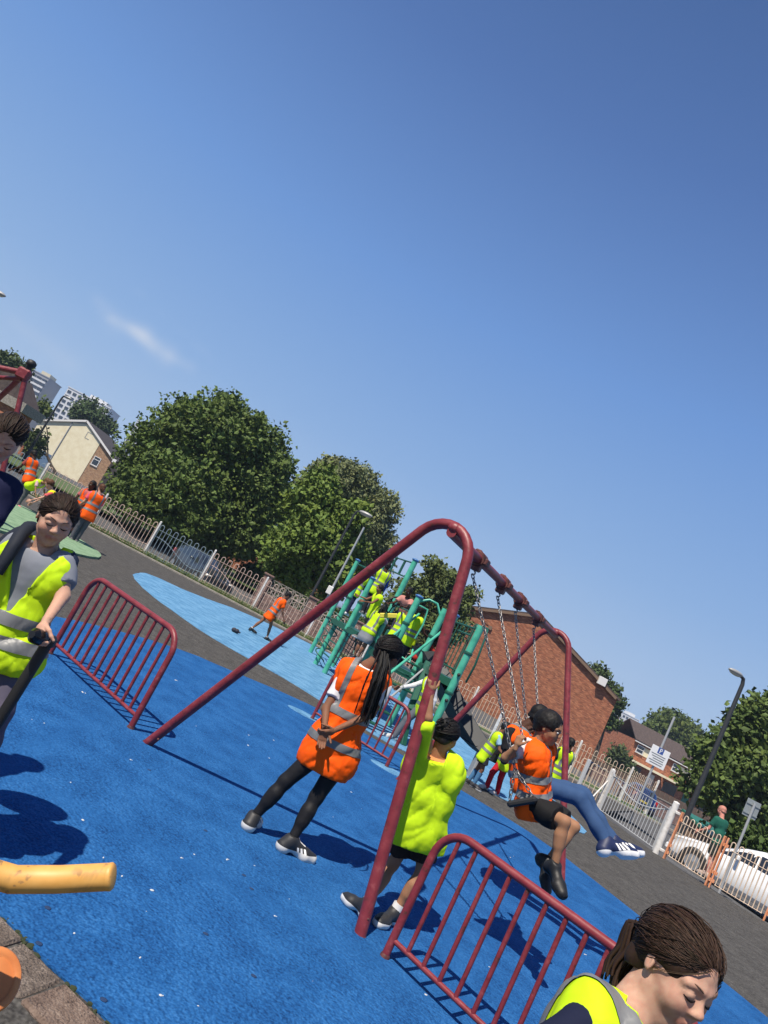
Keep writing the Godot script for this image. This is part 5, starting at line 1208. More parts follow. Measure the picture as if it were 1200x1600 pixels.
# the strip of a mesh between lo and hi along n, lifted by off
func strip(src: MB, p0: Vector3, n: Vector3, lo: float, hi: float, off: float, keep := []) -> MB:
	var out := MB.new()
	var planes := [[p0 + n * hi, n], [p0 + n * lo, -n]]
	for k in keep: planes.append([k[0], -k[1]])
	for t in range(0, src.ix.size(), 3):
		var P := [src.v[src.ix[t]], src.v[src.ix[t + 1]], src.v[src.ix[t + 2]]]
		var N := [src.n[src.ix[t]], src.n[src.ix[t + 1]], src.n[src.ix[t + 2]]]
		for pl in planes:
			var P2 := []; var N2 := []; var m := P.size()
			for i in m:
				var j := (i + 1) % m
				var a: float = (P[i] - pl[0]).dot(pl[1]); var b: float = (P[j] - pl[0]).dot(pl[1])
				if a <= 0: P2.append(P[i]); N2.append(N[i])
				if (a <= 0) != (b <= 0): P2.append(P[i].lerp(P[j], a / (a - b))); N2.append(N[i].lerp(N[j], a / (a - b)))
			P = P2; N = N2
			if P.size() < 3: break
		if P.size() < 3: continue
		var b0 := out.v.size()
		for i in P.size(): out.add(P[i] + N[i].normalized() * off, N[i].normalized())
		for i in range(1, P.size() - 1): out.ix.append_array([b0, b0 + i, b0 + i + 1])
	return out

func cloth(c: Color, rough := 0.8, bump := 0.3) -> StandardMaterial3D:
	if not M.has("cloth_n"): M.cloth_n = nrm(256, nz(FastNoiseLite.TYPE_SIMPLEX_SMOOTH, 0.016, 2, 77), 6.0)
	var key := "cloth" + str(c) + str(rough)
	if M.has(key): return M[key]
	var m := mt(c, rough); m.uv1_triplanar = true; m.uv1_world_triplanar = true; m.uv1_scale = Vector3.ONE / 0.35
	m.normal_enabled = true; m.normal_texture = M.cloth_n; m.normal_scale = bump; m.metallic_specular = 0.3
	M[key] = m; return m
const NEON := Color(0.50, 0.74, 0.012)
const ORANGE := Color(0.95, 0.105, 0.003)
func skin_mat() -> StandardMaterial3D:
	if not M.has("skin"):
		M.skin = vc(mt(Color.WHITE, 0.6)); M.skin.metallic_specular = 0.3; M.skin.normal_enabled = true; M.skin.normal_texture = nrm(256, nz(FastNoiseLite.TYPE_SIMPLEX, 0.12, 3, 71), 2.0); M.skin.normal_scale = 0.22; M.skin.uv1_triplanar = true; M.skin.uv1_world_triplanar = true; M.skin.uv1_scale = Vector3.ONE / 0.06; M.skin.subsurf_scatter_enabled = true; M.skin.subsurf_scatter_strength = 0.08
	return M.skin
func hair_mat() -> StandardMaterial3D:
	if not M.has("hair"): M.hair = vc(mt(Color.WHITE, 0.62)); M.hair.metallic_specular = 0.35
	return M.hair

# one hand: palm and five fingers; dirn along the hand, nrm_p out of the palm, thumb towards side
func hand(mb: MB, wrist: Vector3, dirn: Vector3, pn: Vector3, side: Vector3, s: float, curl: float, fine: bool, thumb_curl := 0.5):
	dirn = dirn.normalized(); side = (side - dirn * side.dot(dirn)).normalized(); pn = dirn.cross(side) * signf(dirn.cross(side).dot(pn) + 1e-6)
	var L := 0.155 * s; var chains := []
	var pal0 := wrist; var pal1 := wrist + dirn * L * 0.46
	var lens := [0.44, 0.50, 0.47, 0.36]
	for f in 4:
		var off := side * (0.026 - f * 0.0175) * s
		var a: Vector3 = pal1 + off + dirn * (0.004 * [0.5, 1.0, 0.6, -0.6][f]) * s
		var pts := [wrist + off * 0.6 + dirn * 0.01, a]; var cur := a; var ang := 0.0
		var axis := dirn.cross(pn).normalized()
		for j in 3:
			ang += curl * [0.9, 1.15, 0.75][j]
			var v := dirn.rotated(axis, ang); cur += v * L * lens[f] * [0.45, 0.32, 0.25][j]; pts.append(cur)
		chains.append([pts, [0.0125, 0.0098, 0.0090, 0.0080, 0.0066]])
	var tb := wrist + dirn * L * 0.12 + side * 0.020 * s; var td := (dirn * 0.62 + side * 0.70 + pn * 0.25).normalized(); var t1 := tb + td * 0.040 * s
	var td2 := (td + (dirn * 0.7 + pn * thumb_curl - side * 0.25 * thumb_curl)).normalized(); var t2 := t1 + td2 * 0.030 * s; var t3 := t2 + (td2 + pn * thumb_curl * 0.5).normalized() * 0.022 * s
	chains.append([[tb, t1, t2, t3], [0.0135, 0.0108, 0.0096, 0.0075]])
	if not fine:
		mb.ball(wrist.lerp(pal1, 0.6), Vector3(0.036, 0.045, 0.017) * s, Basis(side, dirn, side.cross(dirn)), 8, 6)
		for c in chains:
			var rr := []
			for r in c[1]: rr.append(r * s)
			mb.tube(c[0], rr, 6)
		return
	var lo := wrist; var hi := wrist
	for c in chains:
		for p in c[0]: lo = lo.min(p); hi = hi.max(p)
	var f := SDF.new(lo - Vector3.ONE * 0.03, hi + Vector3.ONE * 0.03, 0.0048)
	f.cap(wrist - dirn * 0.02, wrist + dirn * L * 0.15, 0.019 * s, 0.021 * s, 0.01)
	for k in 3: f.cap(wrist + dirn * L * 0.16 + side * (0.016 - 0.016 * k) * s, pal1 + side * (0.020 - 0.020 * k) * s, 0.0165 * s, 0.0145 * s, 0.012)
	for c in chains:
		for i in c[0].size() - 1:
			if i == 0 and c[0].size() == 5: continue
			f.cap(c[0][i], c[0][i + 1], c[1][i] * s * 0.97, c[1][i + 1] * s * 0.97, 0.004)
	f.surf(mb)

# head in units of its height; bs = right, up, forward
func head(mb: MB, c: Vector3, bs: Basis, hs: float, skin: Color, cell: float, neck: Vector3, lip: Color, face := true):
	var f := SDF.new(c - Vector3.ONE * hs * 0.68, c + Vector3.ONE * hs * 0.68, cell)
	var P := func(x, y, z): return c + bs * (Vector3(x, y, z) * hs)
	var E := func(x, y, z, a, b2, c2, k, sub = false): f.ell(c + bs * (Vector3(x, y, z) * hs), Vector3(a, b2, c2) * hs, bs, k * hs, sub)
	E.call(0, 0.13, -0.06, 0.335, 0.36, 0.415, 0.02)
	E.call(0, -0.14, 0.10, 0.262, 0.34, 0.27, 0.14)
	f.cap(P.call(0, -0.36, 0.20), P.call(0, -0.40, 0.225), 0.105 * hs, 0.085 * hs, 0.09 * hs)
	for s in [-1.0, 1.0]:
		f.cap(P.call(s * 0.20, -0.22, 0.0), P.call(s * 0.08, -0.38, 0.18), 0.075 * hs, 0.07 * hs, 0.09 * hs)
		if face:
			E.call(s * 0.155, -0.13, 0.225, 0.105, 0.11, 0.10, 0.10)
			f.cap(P.call(s * 0.05, 0.075, 0.335), P.call(s * 0.20, 0.085, 0.285), 0.045 * hs, 0.04 * hs, 0.07 * hs)
	if face:
		f.cap(P.call(0, 0.03, 0.335), P.call(0, -0.105, 0.405), 0.030 * hs, 0.045 * hs, 0.05 * hs)
		E.call(0, -0.115, 0.412, 0.046, 0.040, 0.040, 0.03)
		for s in [-1.0, 1.0]:
			E.call(s * 0.048, -0.135, 0.372, 0.034, 0.030, 0.040, 0.03)
			E.call(s * 0.135, 0.01, 0.40, 0.085, 0.055, 0.075, 0.06, true)
			E.call(s * 0.135, -0.003, 0.306, 0.070, 0.050, 0.055, 0.03)
		f.cap(P.call(-0.075, -0.250, 0.325), P.call(0, -0.243, 0.358), 0.020 * hs, 0.024 * hs, 0.03 * hs); f.cap(P.call(0, -0.243, 0.358), P.call(0.075, -0.250, 0.325), 0.024 * hs, 0.020 * hs, 0.03 * hs)
		f.cap(P.call(-0.055, -0.288, 0.330), P.call(0.055, -0.288, 0.330), 0.024 * hs, 0.024 * hs, 0.035 * hs)
		if cell < 0.006: f.cap(P.call(0, -0.268, 0.40), P.call(0, -0.268, 0.40), 0.001, 0.001, 0.001)
	for s in [-1.0, 1.0]:
		var eb := bs * Basis(Vector3(0, 1, 0), s * 0.30) * Basis(Vector3(1, 0, 0), -0.2)
		f.ell(P.call(s * 0.335, -0.02, -0.04), Vector3(0.028, 0.105, 0.062) * hs, eb, 0.025 * hs)
		f.ell(P.call(s * 0.372, -0.01, -0.025), Vector3(0.018, 0.065, 0.034) * hs, eb, 0.012 * hs, true)
	f.cap(P.call(0, -0.22, -0.10), neck, 0.215 * hs, 0.235 * hs, 0.10 * hs)
	var b0 := mb.v.size(); f.surf(mb)
	var blot := nz(FastNoiseLite.TYPE_SIMPLEX, 45.0, 2, 3)
	var ib := bs.transposed(); var blush := Color(min(1.0, skin.r * 1.12), skin.g * 0.88, skin.b * 0.86)
	for i in range(b0, mb.v.size()):
		var q := ib * (mb.v[i] - c) / hs; var cc := skin
		if face:
			var l := Vector2(q.x / 0.105, (q.y + 0.266) / 0.050).length()
			if q.z > 0.27 and l < 1.25: cc = skin.lerp(lip, 0.6 * clampf((1.25 - l) / 0.35, 0, 1))
			for s in [-1.0, 1.0]:
				var ch := Vector2((q.x - s * 0.17) / 0.13, (q.y + 0.13) / 0.11).length()
				if q.z > 0.1 and ch < 1.0: cc = cc.lerp(blush, (1.0 - ch) * 0.5)
		var g := 1.0 + 0.10 * blot.get_noise_3dv(mb.v[i]); mb.c[i] = Color(cc.r * g, cc.g * g * g, cc.b * g * g)
func face_bits(t: Node3D, c: Vector3, bs: Basis, hs: float, brow: Color, open_eyes: bool, smile := 0.0):
	var P := func(x, y, z): return c + bs * (Vector3(x, y, z) * hs)
	for s in [-1.0, 1.0]:
		var b := MB.new(); var pts := []; var rr := []
		for k in 6:
			var f := k / 5.0; pts.append(P.call(s * lerp(0.055, 0.225, f), 0.082 + 0.034 * sin(f * PI * 0.75), lerp(0.372, 0.285, f * f) + 0.004)); rr.append(hs * lerp(0.0105, 0.0045, f))
		b.tube(pts, rr, 6); b.c.fill(brow); obj("eyebrow", b, hair_mat(), t, true)
		b = MB.new(); pts = []; rr = []
		for k in 7:
			var f := k / 6.0; var x: float = s * lerp(0.070, 0.205, f)
			pts.append(P.call(x, (-0.022 if not open_eyes else 0.026) - 0.020 * sin(f * PI) * (1.0 if not open_eyes else -0.55), 0.372 - 0.026 * pow(absf(f - 0.42) * 2.0, 2.0) - 0.02 * f)); rr.append(hs * (0.005 + 0.006 * sin(f * PI)))
		b.tube(pts, rr, 5); b.c.fill(Color(0.010, 0.007, 0.006)); obj("eyelashes", b, hair_mat(), t, true)
		if open_eyes:
			b = MB.new(); b.ball(P.call(s * 0.135, 0.0, 0.345), Vector3(0.058, 0.034, 0.036) * hs, bs, 12, 8); var e := obj("eye", b, M.eye_white, t)
			b = MB.new(); b.ball(P.call(s * 0.135 + 0.006, -0.004, 0.362), Vector3(0.028, 0.030, 0.024) * hs, bs, 10, 8); obj("iris", b, M.eye_dark, e)
	var mo := MB.new(); var mp := []
	for k in 9:
		var f := k / 8.0 * 2.0 - 1.0; mp.append(P.call(f * 0.085, -0.266 + smile * f * f * 0.03, 0.372 - 0.040 * f * f - 0.004))
	mo.tube(mp, hs * 0.0055, 5); mo.c.fill(Color(0.09, 0.022, 0.018)); obj("mouth_line", mo, hair_mat(), t, true)

# hair: a cap over the skull with its hairline, then a tail, braids or a bun
func hair_cap(mb: MB, c: Vector3, bs: Basis, hs: float, cell: float, thick: float, col: Color, rough := 0.0, low := -0.12, front := 0.22):
	var f := SDF.new(c - Vector3.ONE * hs * 0.75, c + Vector3.ONE * hs * 0.78, cell)
	var P := func(x, y, z): return c + bs * (Vector3(x, y, z) * hs)
	f.ell(P.call(0, 0.135, -0.07), Vector3(0.335 + thick, 0.36 + thick, 0.415 + thick * 0.9) * hs, bs, 0.01)
	f.cap(P.call(-0.12, -0.16, -0.26), P.call(0.12, -0.16, -0.26), 0.17 * hs, 0.17 * hs, 0.1 * hs)
	if rough > 0.0:
		var nn := nz(FastNoiseLite.TYPE_SIMPLEX, 38.0, 2, 3); f.fold(nn, rough, Vector3(1.0, 0.6, 1.0))
	# the face and the sides below the hairline are free of hair
	f.ell(P.call(0, -0.16, 0.42), Vector3(0.30, front + 0.29, 0.32) * hs, bs, 0.03 * hs, true)
	for s in [-1.0, 1.0]: f.ell(P.call(s * 0.36, -0.18, 0.10), Vector3(0.12, 0.22, 0.24) * hs, bs, 0.03 * hs, true)
	f.cut([[P.call(0, low, 0.0), bs * Vector3(0, -1, 0.35).normalized()]])
	var b0 := mb.v.size(); f.surf(mb)
	var nn2 := nz(FastNoiseLite.TYPE_SIMPLEX, 60.0, 2, 9)
	for i in range(b0, mb.v.size()):
		var g := 1.0 + 0.45 * nn2.get_noise_3dv(mb.v[i] * Vector3(1, 0.4, 1)); mb.c[i] = Color(col.r * g, col.g * g, col.b * g)
# strands combed over the skull from the hairline to a gathering point (local units)
func strands(mb: MB, c: Vector3, bs: Basis, hs: float, n: int, gather: Vector3, thick: float, col: Color, part: float, sd: int, r0 := 0.0022):
	var r := RandomNumberGenerator.new(); r.seed = sd
	var R := Vector3(0.335 + thick, 0.36 + thick, 0.415 + thick); var C := Vector3(0, 0.135, -0.07)
	for k in n:
		var az := r.randf_range(-1.75, 1.75); var el := 0.42 - 0.36 * absf(az) + pow(r.randf(), 1.3) * 1.15
		var s0 := Vector3(sin(az) * cos(el), sin(el), cos(az) * cos(el)); s0.x += (0.12 if s0.x > part else -0.12) * (1.0 if el > 0.7 else 0.3); s0 = s0.normalized()
		var e0 := ((gather - C) / R).normalized(); e0 = (e0 + Vector3(r.randfn(), r.randfn(), r.randfn()) * 0.16).normalized()
		var pts := []; var w := Vector3(r.randfn(), r.randfn(), r.randfn()) * 0.05; var lift := r.randf_range(0.985, 1.03) + (r.randf_range(0.02, 0.09) if k % 14 == 0 else 0.0)
		for j in 9:
			var q := s0.slerp(e0, j / 8.0) + w * sin(j / 8.0 * PI); pts.append(c + bs * ((C + q.normalized() * R * lift) * hs))
		var g := r.randf_range(0.4, 2.1); var b0 := mb.v.size()
		var rr := []
		for j in 9: rr.append(r0 * r.randf_range(0.7, 1.3) * (0.5 if j == 0 else 1.0))
		mb.tube(pts, rr, 4, false, false)
		for i in range(b0, mb.v.size()): mb.c[i] = Color(col.r * g, col.g * g, col.b * g)
func lock(mb: MB, pts: Array, r0: float, r1: float, col: Color, n: int, spread: float, sd: int, braid := false):   # a tail of many strands along a path
	var r := RandomNumberGenerator.new(); r.seed = sd
	var cv := Curve3D.new()
	for p in pts: cv.add_point(p)
	for i in range(1, pts.size() - 1): var tg: Vector3 = (pts[i + 1] - pts[i - 1]) * 0.2; cv.set_point_in(i, -tg); cv.set_point_out(i, tg)
	var L := cv.get_baked_length(); var m := int(clamp(L / 0.018, 8, 44))
	for k in n:
		var off := Vector3(r.randfn(), r.randfn() * 0.4, r.randfn()) * spread; var ph := r.randf() * TAU; var path := []; var rr := []; var ll := L * r.randf_range(0.82, 1.0)
		for j in m:
			var t := j / float(m - 1); var p := cv.sample_baked(ll * t); var sp := 0.35 + 0.65 * sin(min(1.0, t * 1.6) * PI * 0.5)
			path.append(p + off * sp); var w: float = lerp(r0, r1, t)
			if braid: w *= 1.0 + 0.28 * sin(ph + j * 1.75)
			rr.append(max(w, 0.0008))
		var g := r.randf_range(0.6, 1.6); var b0 := mb.v.size(); mb.tube(path, rr, 5)
		for i in range(b0, mb.v.size()): mb.c[i] = Color(col.r * g, col.g * g, col.b * g)

func shoe(t: Node3D, an: Vector3, toe_dir: Vector3, up: Vector3, s: float, upper: Color, sole: Color, stripes := false, cell := 0.008, S_stripe := Color(0.75, 0.75, 0.75), sole_h := 0.024):
	toe_dir = (toe_dir - up * toe_dir.dot(up)).normalized(); var sd := up.cross(toe_dir)
	var heel := an - toe_dir * 0.035 * s - up * 0.030 * s; var ball := an + toe_dir * 0.105 * s - up * 0.040 * s; var tip := an + toe_dir * 0.150 * s - up * 0.046 * s
	var f := SDF.new(heel.min(tip) - Vector3.ONE * 0.10 * s, heel.max(tip) + Vector3.ONE * 0.10 * s, cell)
	f.cap(an + up * 0.015 * s, heel + toe_dir * 0.01, 0.036 * s, 0.040 * s, 0.02); f.cap(an, ball, 0.034 * s, 0.034 * s, 0.025)
	f.cap(ball - sd * 0.012 * s, tip - sd * 0.006 * s, 0.036 * s, 0.029 * s, 0.02); f.cap(ball + sd * 0.012 * s, tip + sd * 0.006 * s, 0.036 * s, 0.029 * s, 0.02)
	f.cut([[an - up * 0.066 * s, -up]]); f.cut([[an + up * 0.035 * s, up]])
	var mb := MB.new(); f.surf(mb); var o := obj("shoe", mb, mt(upper, 0.55), t)
	var so := strip(mb, an - up * 0.066 * s, up, -0.02, sole_h * s, 0.004 * s); so.c.fill(sole); obj("sole", so, mt(sole, 0.6), o)
	if stripes:
		var st := MB.new()
		for k in 3:
			var q := strip(mb, an + toe_dir * (0.030 + 0.022 * k) * s, (toe_dir + up * 0.55).normalized(), 0.0, 0.011 * s, 0.0025, [[an - up * 0.040 * s, up], [an - up * 0.005 * s, -up]]); st.merge(q)
		if st.ix.size() > 0: obj("stripes", st, mt(S_stripe, 0.6), o)
		var lc := strip(mb, an + toe_dir * 0.03 * s, toe_dir, 0.0, 0.06 * s, 0.003, [[an - up * 0.012 * s, up], [an + sd * 0.012 * s, -sd], [an - sd * 0.012 * s, sd]])
		if lc.ix.size() > 0: obj("laces", lc, mt(Color(0.6, 0.6, 0.6), 0.8), o)

# J: joints in the world. S: what the person wears.
func person(label: String, J: Dictionary, S: Dictionary) -> Node3D:
	var s: float = S.get("s", 1.0); var cell: float = S.get("cell", 0.013); var fine: bool = S.get("fine", false)
	var P: Vector3 = J.pelvis; var C: Vector3 = J.chest; var ax := (C - P).normalized()
	var L: Vector3 = J.lat; L = (L - ax * L.dot(ax)).normalized()      # towards the person's own right
	var F := L.cross(ax).normalized() * -1.0; if J.has("front") and F.dot(J.front) < 0: F = -F
	var low := P
	for k in ["ankL", "ankR"]: if J.has(k) and J[k].y < low.y: low = J[k]
	var t := thing("person", label, "person", Vector3(P.x, max(0.0, low.y - 0.07), P.z), S.get("group", ""))
	var shw: float = 0.150 * s * S.get("shoulder", 1.0)
	var shR: Vector3 = J.get("shR", C + L * shw - ax * 0.03 * s); var shL: Vector3 = J.get("shL", C - L * shw - ax * 0.03 * s)
	var hpR: Vector3 = J.get("hipR", P + L * 0.075 * s - ax * 0.02 * s); var hpL: Vector3 = J.get("hipL", P - L * 0.075 * s - ax * 0.02 * s)
	var tl := C.distance_to(P)
	var lo := P; var hi := P
	for k in J:
		if J[k] is Vector3 and not k in ["lat", "front", "hfwd", "hup", "toeL", "toeR", "palmL", "palmR", "thumbL", "thumbR", "hdirL", "hdirR"]: lo = lo.min(J[k]); hi = hi.max(J[k])
	lo = lo.min(shR.min(shL)); hi = hi.max(shR.max(shL))
	# body
	var f := SDF.new(lo - Vector3.ONE * 0.14 * s, hi + Vector3.ONE * 0.14 * s, cell)
	var torso := [[P, 0.055, 0.076], [P + ax * tl * 0.35, 0.050, 0.066], [P + ax * tl * 0.72, 0.062, 0.071], [C - ax * 0.05 * s, 0.082, 0.050]]
	for q in torso: f.cap(q[0] - L * q[1] * s, q[0] + L * q[1] * s, q[2] * s, q[2] * s, 0.07 * s)
	f.cap(P, C - ax * 0.06 * s, 0.064 * s, 0.064 * s, 0.05 * s)
	var neck_b := C + ax * 0.01 * s
	f.cap(neck_b - ax * 0.03 * s, neck_b + (J.head - neck_b) * 0.45, 0.050 * s, 0.042 * s, 0.04 * s)
	for q in [[shR, "elbR", "wriR"], [shL, "elbL", "wriL"]]:
		if not J.has(q[1]): continue
		f.cap(q[0], J[q[1]], 0.038 * s, 0.030 * s, 0.025 * s); f.cap(J[q[1]], J[q[2]], 0.030 * s, 0.0195 * s, 0.015 * s)
	for q in [[hpR, "kneR", "ankR"], [hpL, "kneL", "ankL"]]:
		if not J.has(q[1]): continue
		f.cap(q[0], J[q[1]], 0.064 * s, 0.042 * s, 0.03 * s); f.cap(J[q[1]], J[q[2]], 0.041 * s, 0.027 * s, 0.02 * s)
		var cf: Vector3 = J[q[1]].lerp(J[q[2]], 0.32); f.cap(cf - F * 0.012 * s, cf.lerp(J[q[2]], 0.3) - F * 0.008 * s, 0.040 * s, 0.034 * s, 0.03 * s)
	var mb := MB.new(); mb.col = S.skin; f.surf(mb)
	var bs := Basis(J.hup.cross(J.hfwd).normalized(), J.hup, J.hfwd).orthonormalized() if J.has("hup") else Basis(Vector3.UP.cross(J.hfwd).normalized(), Vector3.UP, J.hfwd)
	bs = Basis(bs.z.cross(bs.x) .cross(bs.z).normalized(), bs.y, bs.z).orthonormalized()
	bs = Basis(bs.y.cross(bs.z), bs.y, bs.z)
	var hs: float = S.get("head", 0.205) * lerp(1.0, s, 0.5)
	head(mb, J.head, bs, hs, S.skin, S.get("hcell", cell * 0.7), neck_b, S.get("lip", Color(S.skin.r * 0.9, S.skin.g * 0.55, S.skin.b * 0.55)), S.get("face", true))
	for q in [["R", shR], ["L", shL]]:
		var w: String = "wri" + q[0]
		if not J.has(w) or not S.get("hands", true): continue
		var e: Vector3 = J["elb" + q[0]]; var dirn: Vector3 = J.get("hdir" + q[0], (J[w] - e)).normalized()
		var sgn := 1.0 if q[0] == "R" else -1.0
		hand(mb, J[w], dirn, J.get("palm" + q[0], -L * sgn), J.get("thumb" + q[0], F), s * 0.88, S.get("curl" + q[0], 0.35), fine, S.get("thumb_curl", 0.5))
	obj("body", mb, skin_mat(), t, true)
	if S.get("face", true): face_bits(t, J.head, bs, hs, S.get("brow", S.hair.lerp(S.skin, 0.25)), S.get("open", true), S.get("smile", 0.3))
	var fold := nz(FastNoiseLite.TYPE_SIMPLEX_SMOOTH, 5.5, 1, hash(label) % 1000)
	var gl := lo - Vector3.ONE * 0.20 * s; var gh := hi + Vector3.ONE * 0.20 * s
	# legs
	var bt: String = S.get("bottom", "trousers")
	if J.has("kneR") and bt != "":
		var inf := 0.008 if bt == "leggings" else (0.016 if bt == "trousers" else 0.020)
		var reach: float = {"leggings": 0.97, "trousers": 1.0, "shorts": 0.0, "skirt": 0.0}[bt]
		f = SDF.new(gl, gh, cell)
		f.cap(P - L * 0.055 * s, P + L * 0.055 * s, 0.077 * s + inf, 0.077 * s + inf, 0.05)
		f.cap(P - L * 0.05 * s + ax * 0.07 * s, P + L * 0.05 * s + ax * 0.07 * s, 0.070 * s + inf, 0.070 * s + inf, 0.05)
		for q in [[hpR, "kneR", "ankR"], [hpL, "kneL", "ankL"]]:
			if not J.has(q[1]): continue
			var kn: Vector3 = J[q[1]]; var an: Vector3 = J[q[2]]
			if reach > 0.0:
				f.cap(q[0], kn, 0.064 * s + inf, 0.042 * s + inf, 0.03 * s); f.cap(kn, kn.lerp(an, reach), 0.041 * s + inf, (0.027 if bt == "leggings" else 0.042) * s + inf * 0.6, 0.02 * s)
				if bt == "leggings": var cf: Vector3 = kn.lerp(an, 0.32); f.cap(cf - F * 0.012 * s, cf.lerp(an, 0.3) - F * 0.008 * s, 0.040 * s + inf, 0.034 * s + inf, 0.03 * s)
			else: f.cap(q[0], q[0].lerp(kn, S.get("short_len", 0.85)), 0.064 * s + inf, 0.058 * s + inf * 1.4, 0.03 * s)
		if bt == "skirt": f.cap(P - ax * 0.02 - L * 0.06 * s, hpL.lerp(J.kneL, 0.5), 0.10 * s, 0.12 * s, 0.08); f.cap(P - ax * 0.02 + L * 0.06 * s, hpR.lerp(J.kneR, 0.5), 0.10 * s, 0.12 * s, 0.08)
		if bt != "leggings" and cell < 0.016: f.fold(fold, 0.010, Vector3(1.3, 1.0, 1.3))
		if reach == 0.0:
			for q in [[hpR, "kneR"], [hpL, "kneL"]]: if J.has(q[1]): f.cut([[q[0].lerp(J[q[1]], S.get("short_len", 0.85)), (J[q[1]] - q[0]).normalized()]])
		mb = MB.new(); f.surf(mb); var bo := obj(bt, mb, cloth(S.bcol, S.get("brough", 0.8)), t)
		if S.has("side_stripe"):
			for q in [[hpR, "ankR", 1.0], [hpL, "ankL", -1.0]]:
				var st := strip(mb, q[0], F, -0.012, 0.012, 0.003, [[q[0] + L * q[2] * 0.02, L * q[2]], [q[0] - ax * 0.02, -ax]]); if st.ix.size() > 0: obj("side_stripe", st, mt(S.side_stripe, 0.8), bo)
	if S.has("socks"):
		for k in ["R", "L"]:
			if not J.has("ank" + k): continue
			var an: Vector3 = J["ank" + k]; var kn: Vector3 = J["kne" + k]; mb = MB.new(); var h: float = S.get("sock_h", 0.10)
			mb.tube([an, an.lerp(kn, h), an.lerp(kn, h) + (kn - an).normalized() * 0.004], [0.036 * s, 0.040 * s + h * 0.016, 0.034 * s], 12); obj("sock", mb, cloth(S.socks, 0.9), t)
	# upper clothes
	var tor := func(ff: SDF, inf: float, drop: float, wide: float):
		ff.cap(C.lerp(shL, S.get("vest_sh", 0.62)) - ax * 0.022 * s, C.lerp(shR, S.get("vest_sh", 0.62)) - ax * 0.022 * s, 0.046 * s + inf, 0.046 * s + inf, 0.05)
		for q in torso: ff.cap(q[0] - L * q[1] * s * wide, q[0] + L * q[1] * s * wide, q[2] * s + inf, q[2] * s + inf, 0.07 * s)
		ff.cap(P, C - ax * 0.06 * s, 0.064 * s + inf, 0.064 * s + inf, 0.05 * s)
		ff.cap(P - ax * drop - L * 0.068 * s * wide, P - ax * drop + L * 0.068 * s * wide, 0.078 * s + inf, 0.078 * s + inf, 0.07 * s)
	if S.has("top"):
		f = SDF.new(gl, gh, cell); var sl: String = S.get("sleeve", "short")
		for q in [[shR, "elbR", "wriR"], [shL, "elbL", "wriL"]]:
			if not J.has(q[1]): continue
			if sl == "short":
				f.cap(q[0], q[0].lerp(J[q[1]], 0.66), 0.044 * s + 0.003, 0.043 * s + 0.009, 0.01 * s)
				f.cut([[q[0].lerp(J[q[1]], 0.66), (J[q[1]] - q[0]).normalized()], [C, L * signf((q[0] - C).dot(L))]])
			elif sl == "long": f.cap(q[0], J[q[1]], 0.045 * s, 0.039 * s, 0.03 * s); f.cap(J[q[1]], J[q[1]].lerp(J[q[2]], 0.94), 0.039 * s, 0.029 * s, 0.02 * s)
		tor.call(f, 0.011, 0.03 * s, 1.0)
		if cell < 0.016: f.fold(fold, 0.004, Vector3(1.6, 0.7, 1.6))
		f.cut([[C + ax * 0.012 * s, ax], [C - L * 0.058 * s, L], [C + L * 0.058 * s, -L]])
		if S.get("hem_cut", true): f.cut([[P - ax * (0.09 * s), -ax], [P, -ax]])
		mb = MB.new(); f.surf(mb); obj("top", mb, cloth(S.top, 0.85), t)
	if S.has("vest"):
		var inf: float = S.get("vest_inf", 0.030); var drop: float = S.get("vest_drop", 0.12) * s; var wide: float = S.get("vest_wide", 1.12)
		f = SDF.new(gl, gh, cell); tor.call(f, inf, drop, wide)
		for q in J.get("vest_extra", []): f.cap(q[0], q[1], q[2], q[3], 0.06)
		if cell < 0.016: f.fold(fold, S.get("vest_fold", 0.014), Vector3(1.6, 0.28, 1.6)); f.crease(fold, S.get("vest_crease", 0.016), Basis(Vector3(0.5, 0.2, 0.9).normalized(), 0.55).scaled(Vector3(1.25, 0.45, 1.25))); f.crease(fold, S.get("vest_crease2", 0.007), Basis(Vector3(0.9, 0.1, -0.4).normalized(), -0.9).scaled(Vector3(2.1, 0.8, 2.1)))
		f.cut([[P - ax * (drop + 0.055 * s), -ax]])
		if S.get("vneck", true): f.cut([[C - ax * tl * S.get("vdepth", 0.45) + F * 0.02, (ax * 0.30 - L * 0.95).normalized()], [C - ax * tl * S.get("vdepth", 0.45) + F * 0.02, (ax * 0.30 + L * 0.95).normalized()], [C + F * 0.0, F]])
		f.cut([[C + ax * 0.0, ax], [C - L * 0.060 * s, L], [C + L * 0.060 * s, -L]])      # neck hole
		mb = MB.new(); f.surf(mb); var vo := obj("vest", mb, cloth(S.vest, 0.72, 0.35), t)
		var grey: Material = M.band
		for b in S.get("bands", [0.10, 0.42]):
			var st := strip(mb, P + ax * tl * b, ax, -0.026 * s, 0.026 * s, 0.004); if st.ix.size() > 0: obj("reflective_band", st, grey, vo)
		if S.get("straps", true):
			for sx in [shR, shL]:
				var st := strip(mb, P + L * (sx - C).dot(L) * 0.68, L, -0.020 * s, 0.020 * s, 0.0035, [[P + ax * tl * (S.get("bands", [0.1, 0.42])[-1] + 0.03), ax]]); if st.ix.size() > 0: obj("reflective_strap", st, grey, vo)
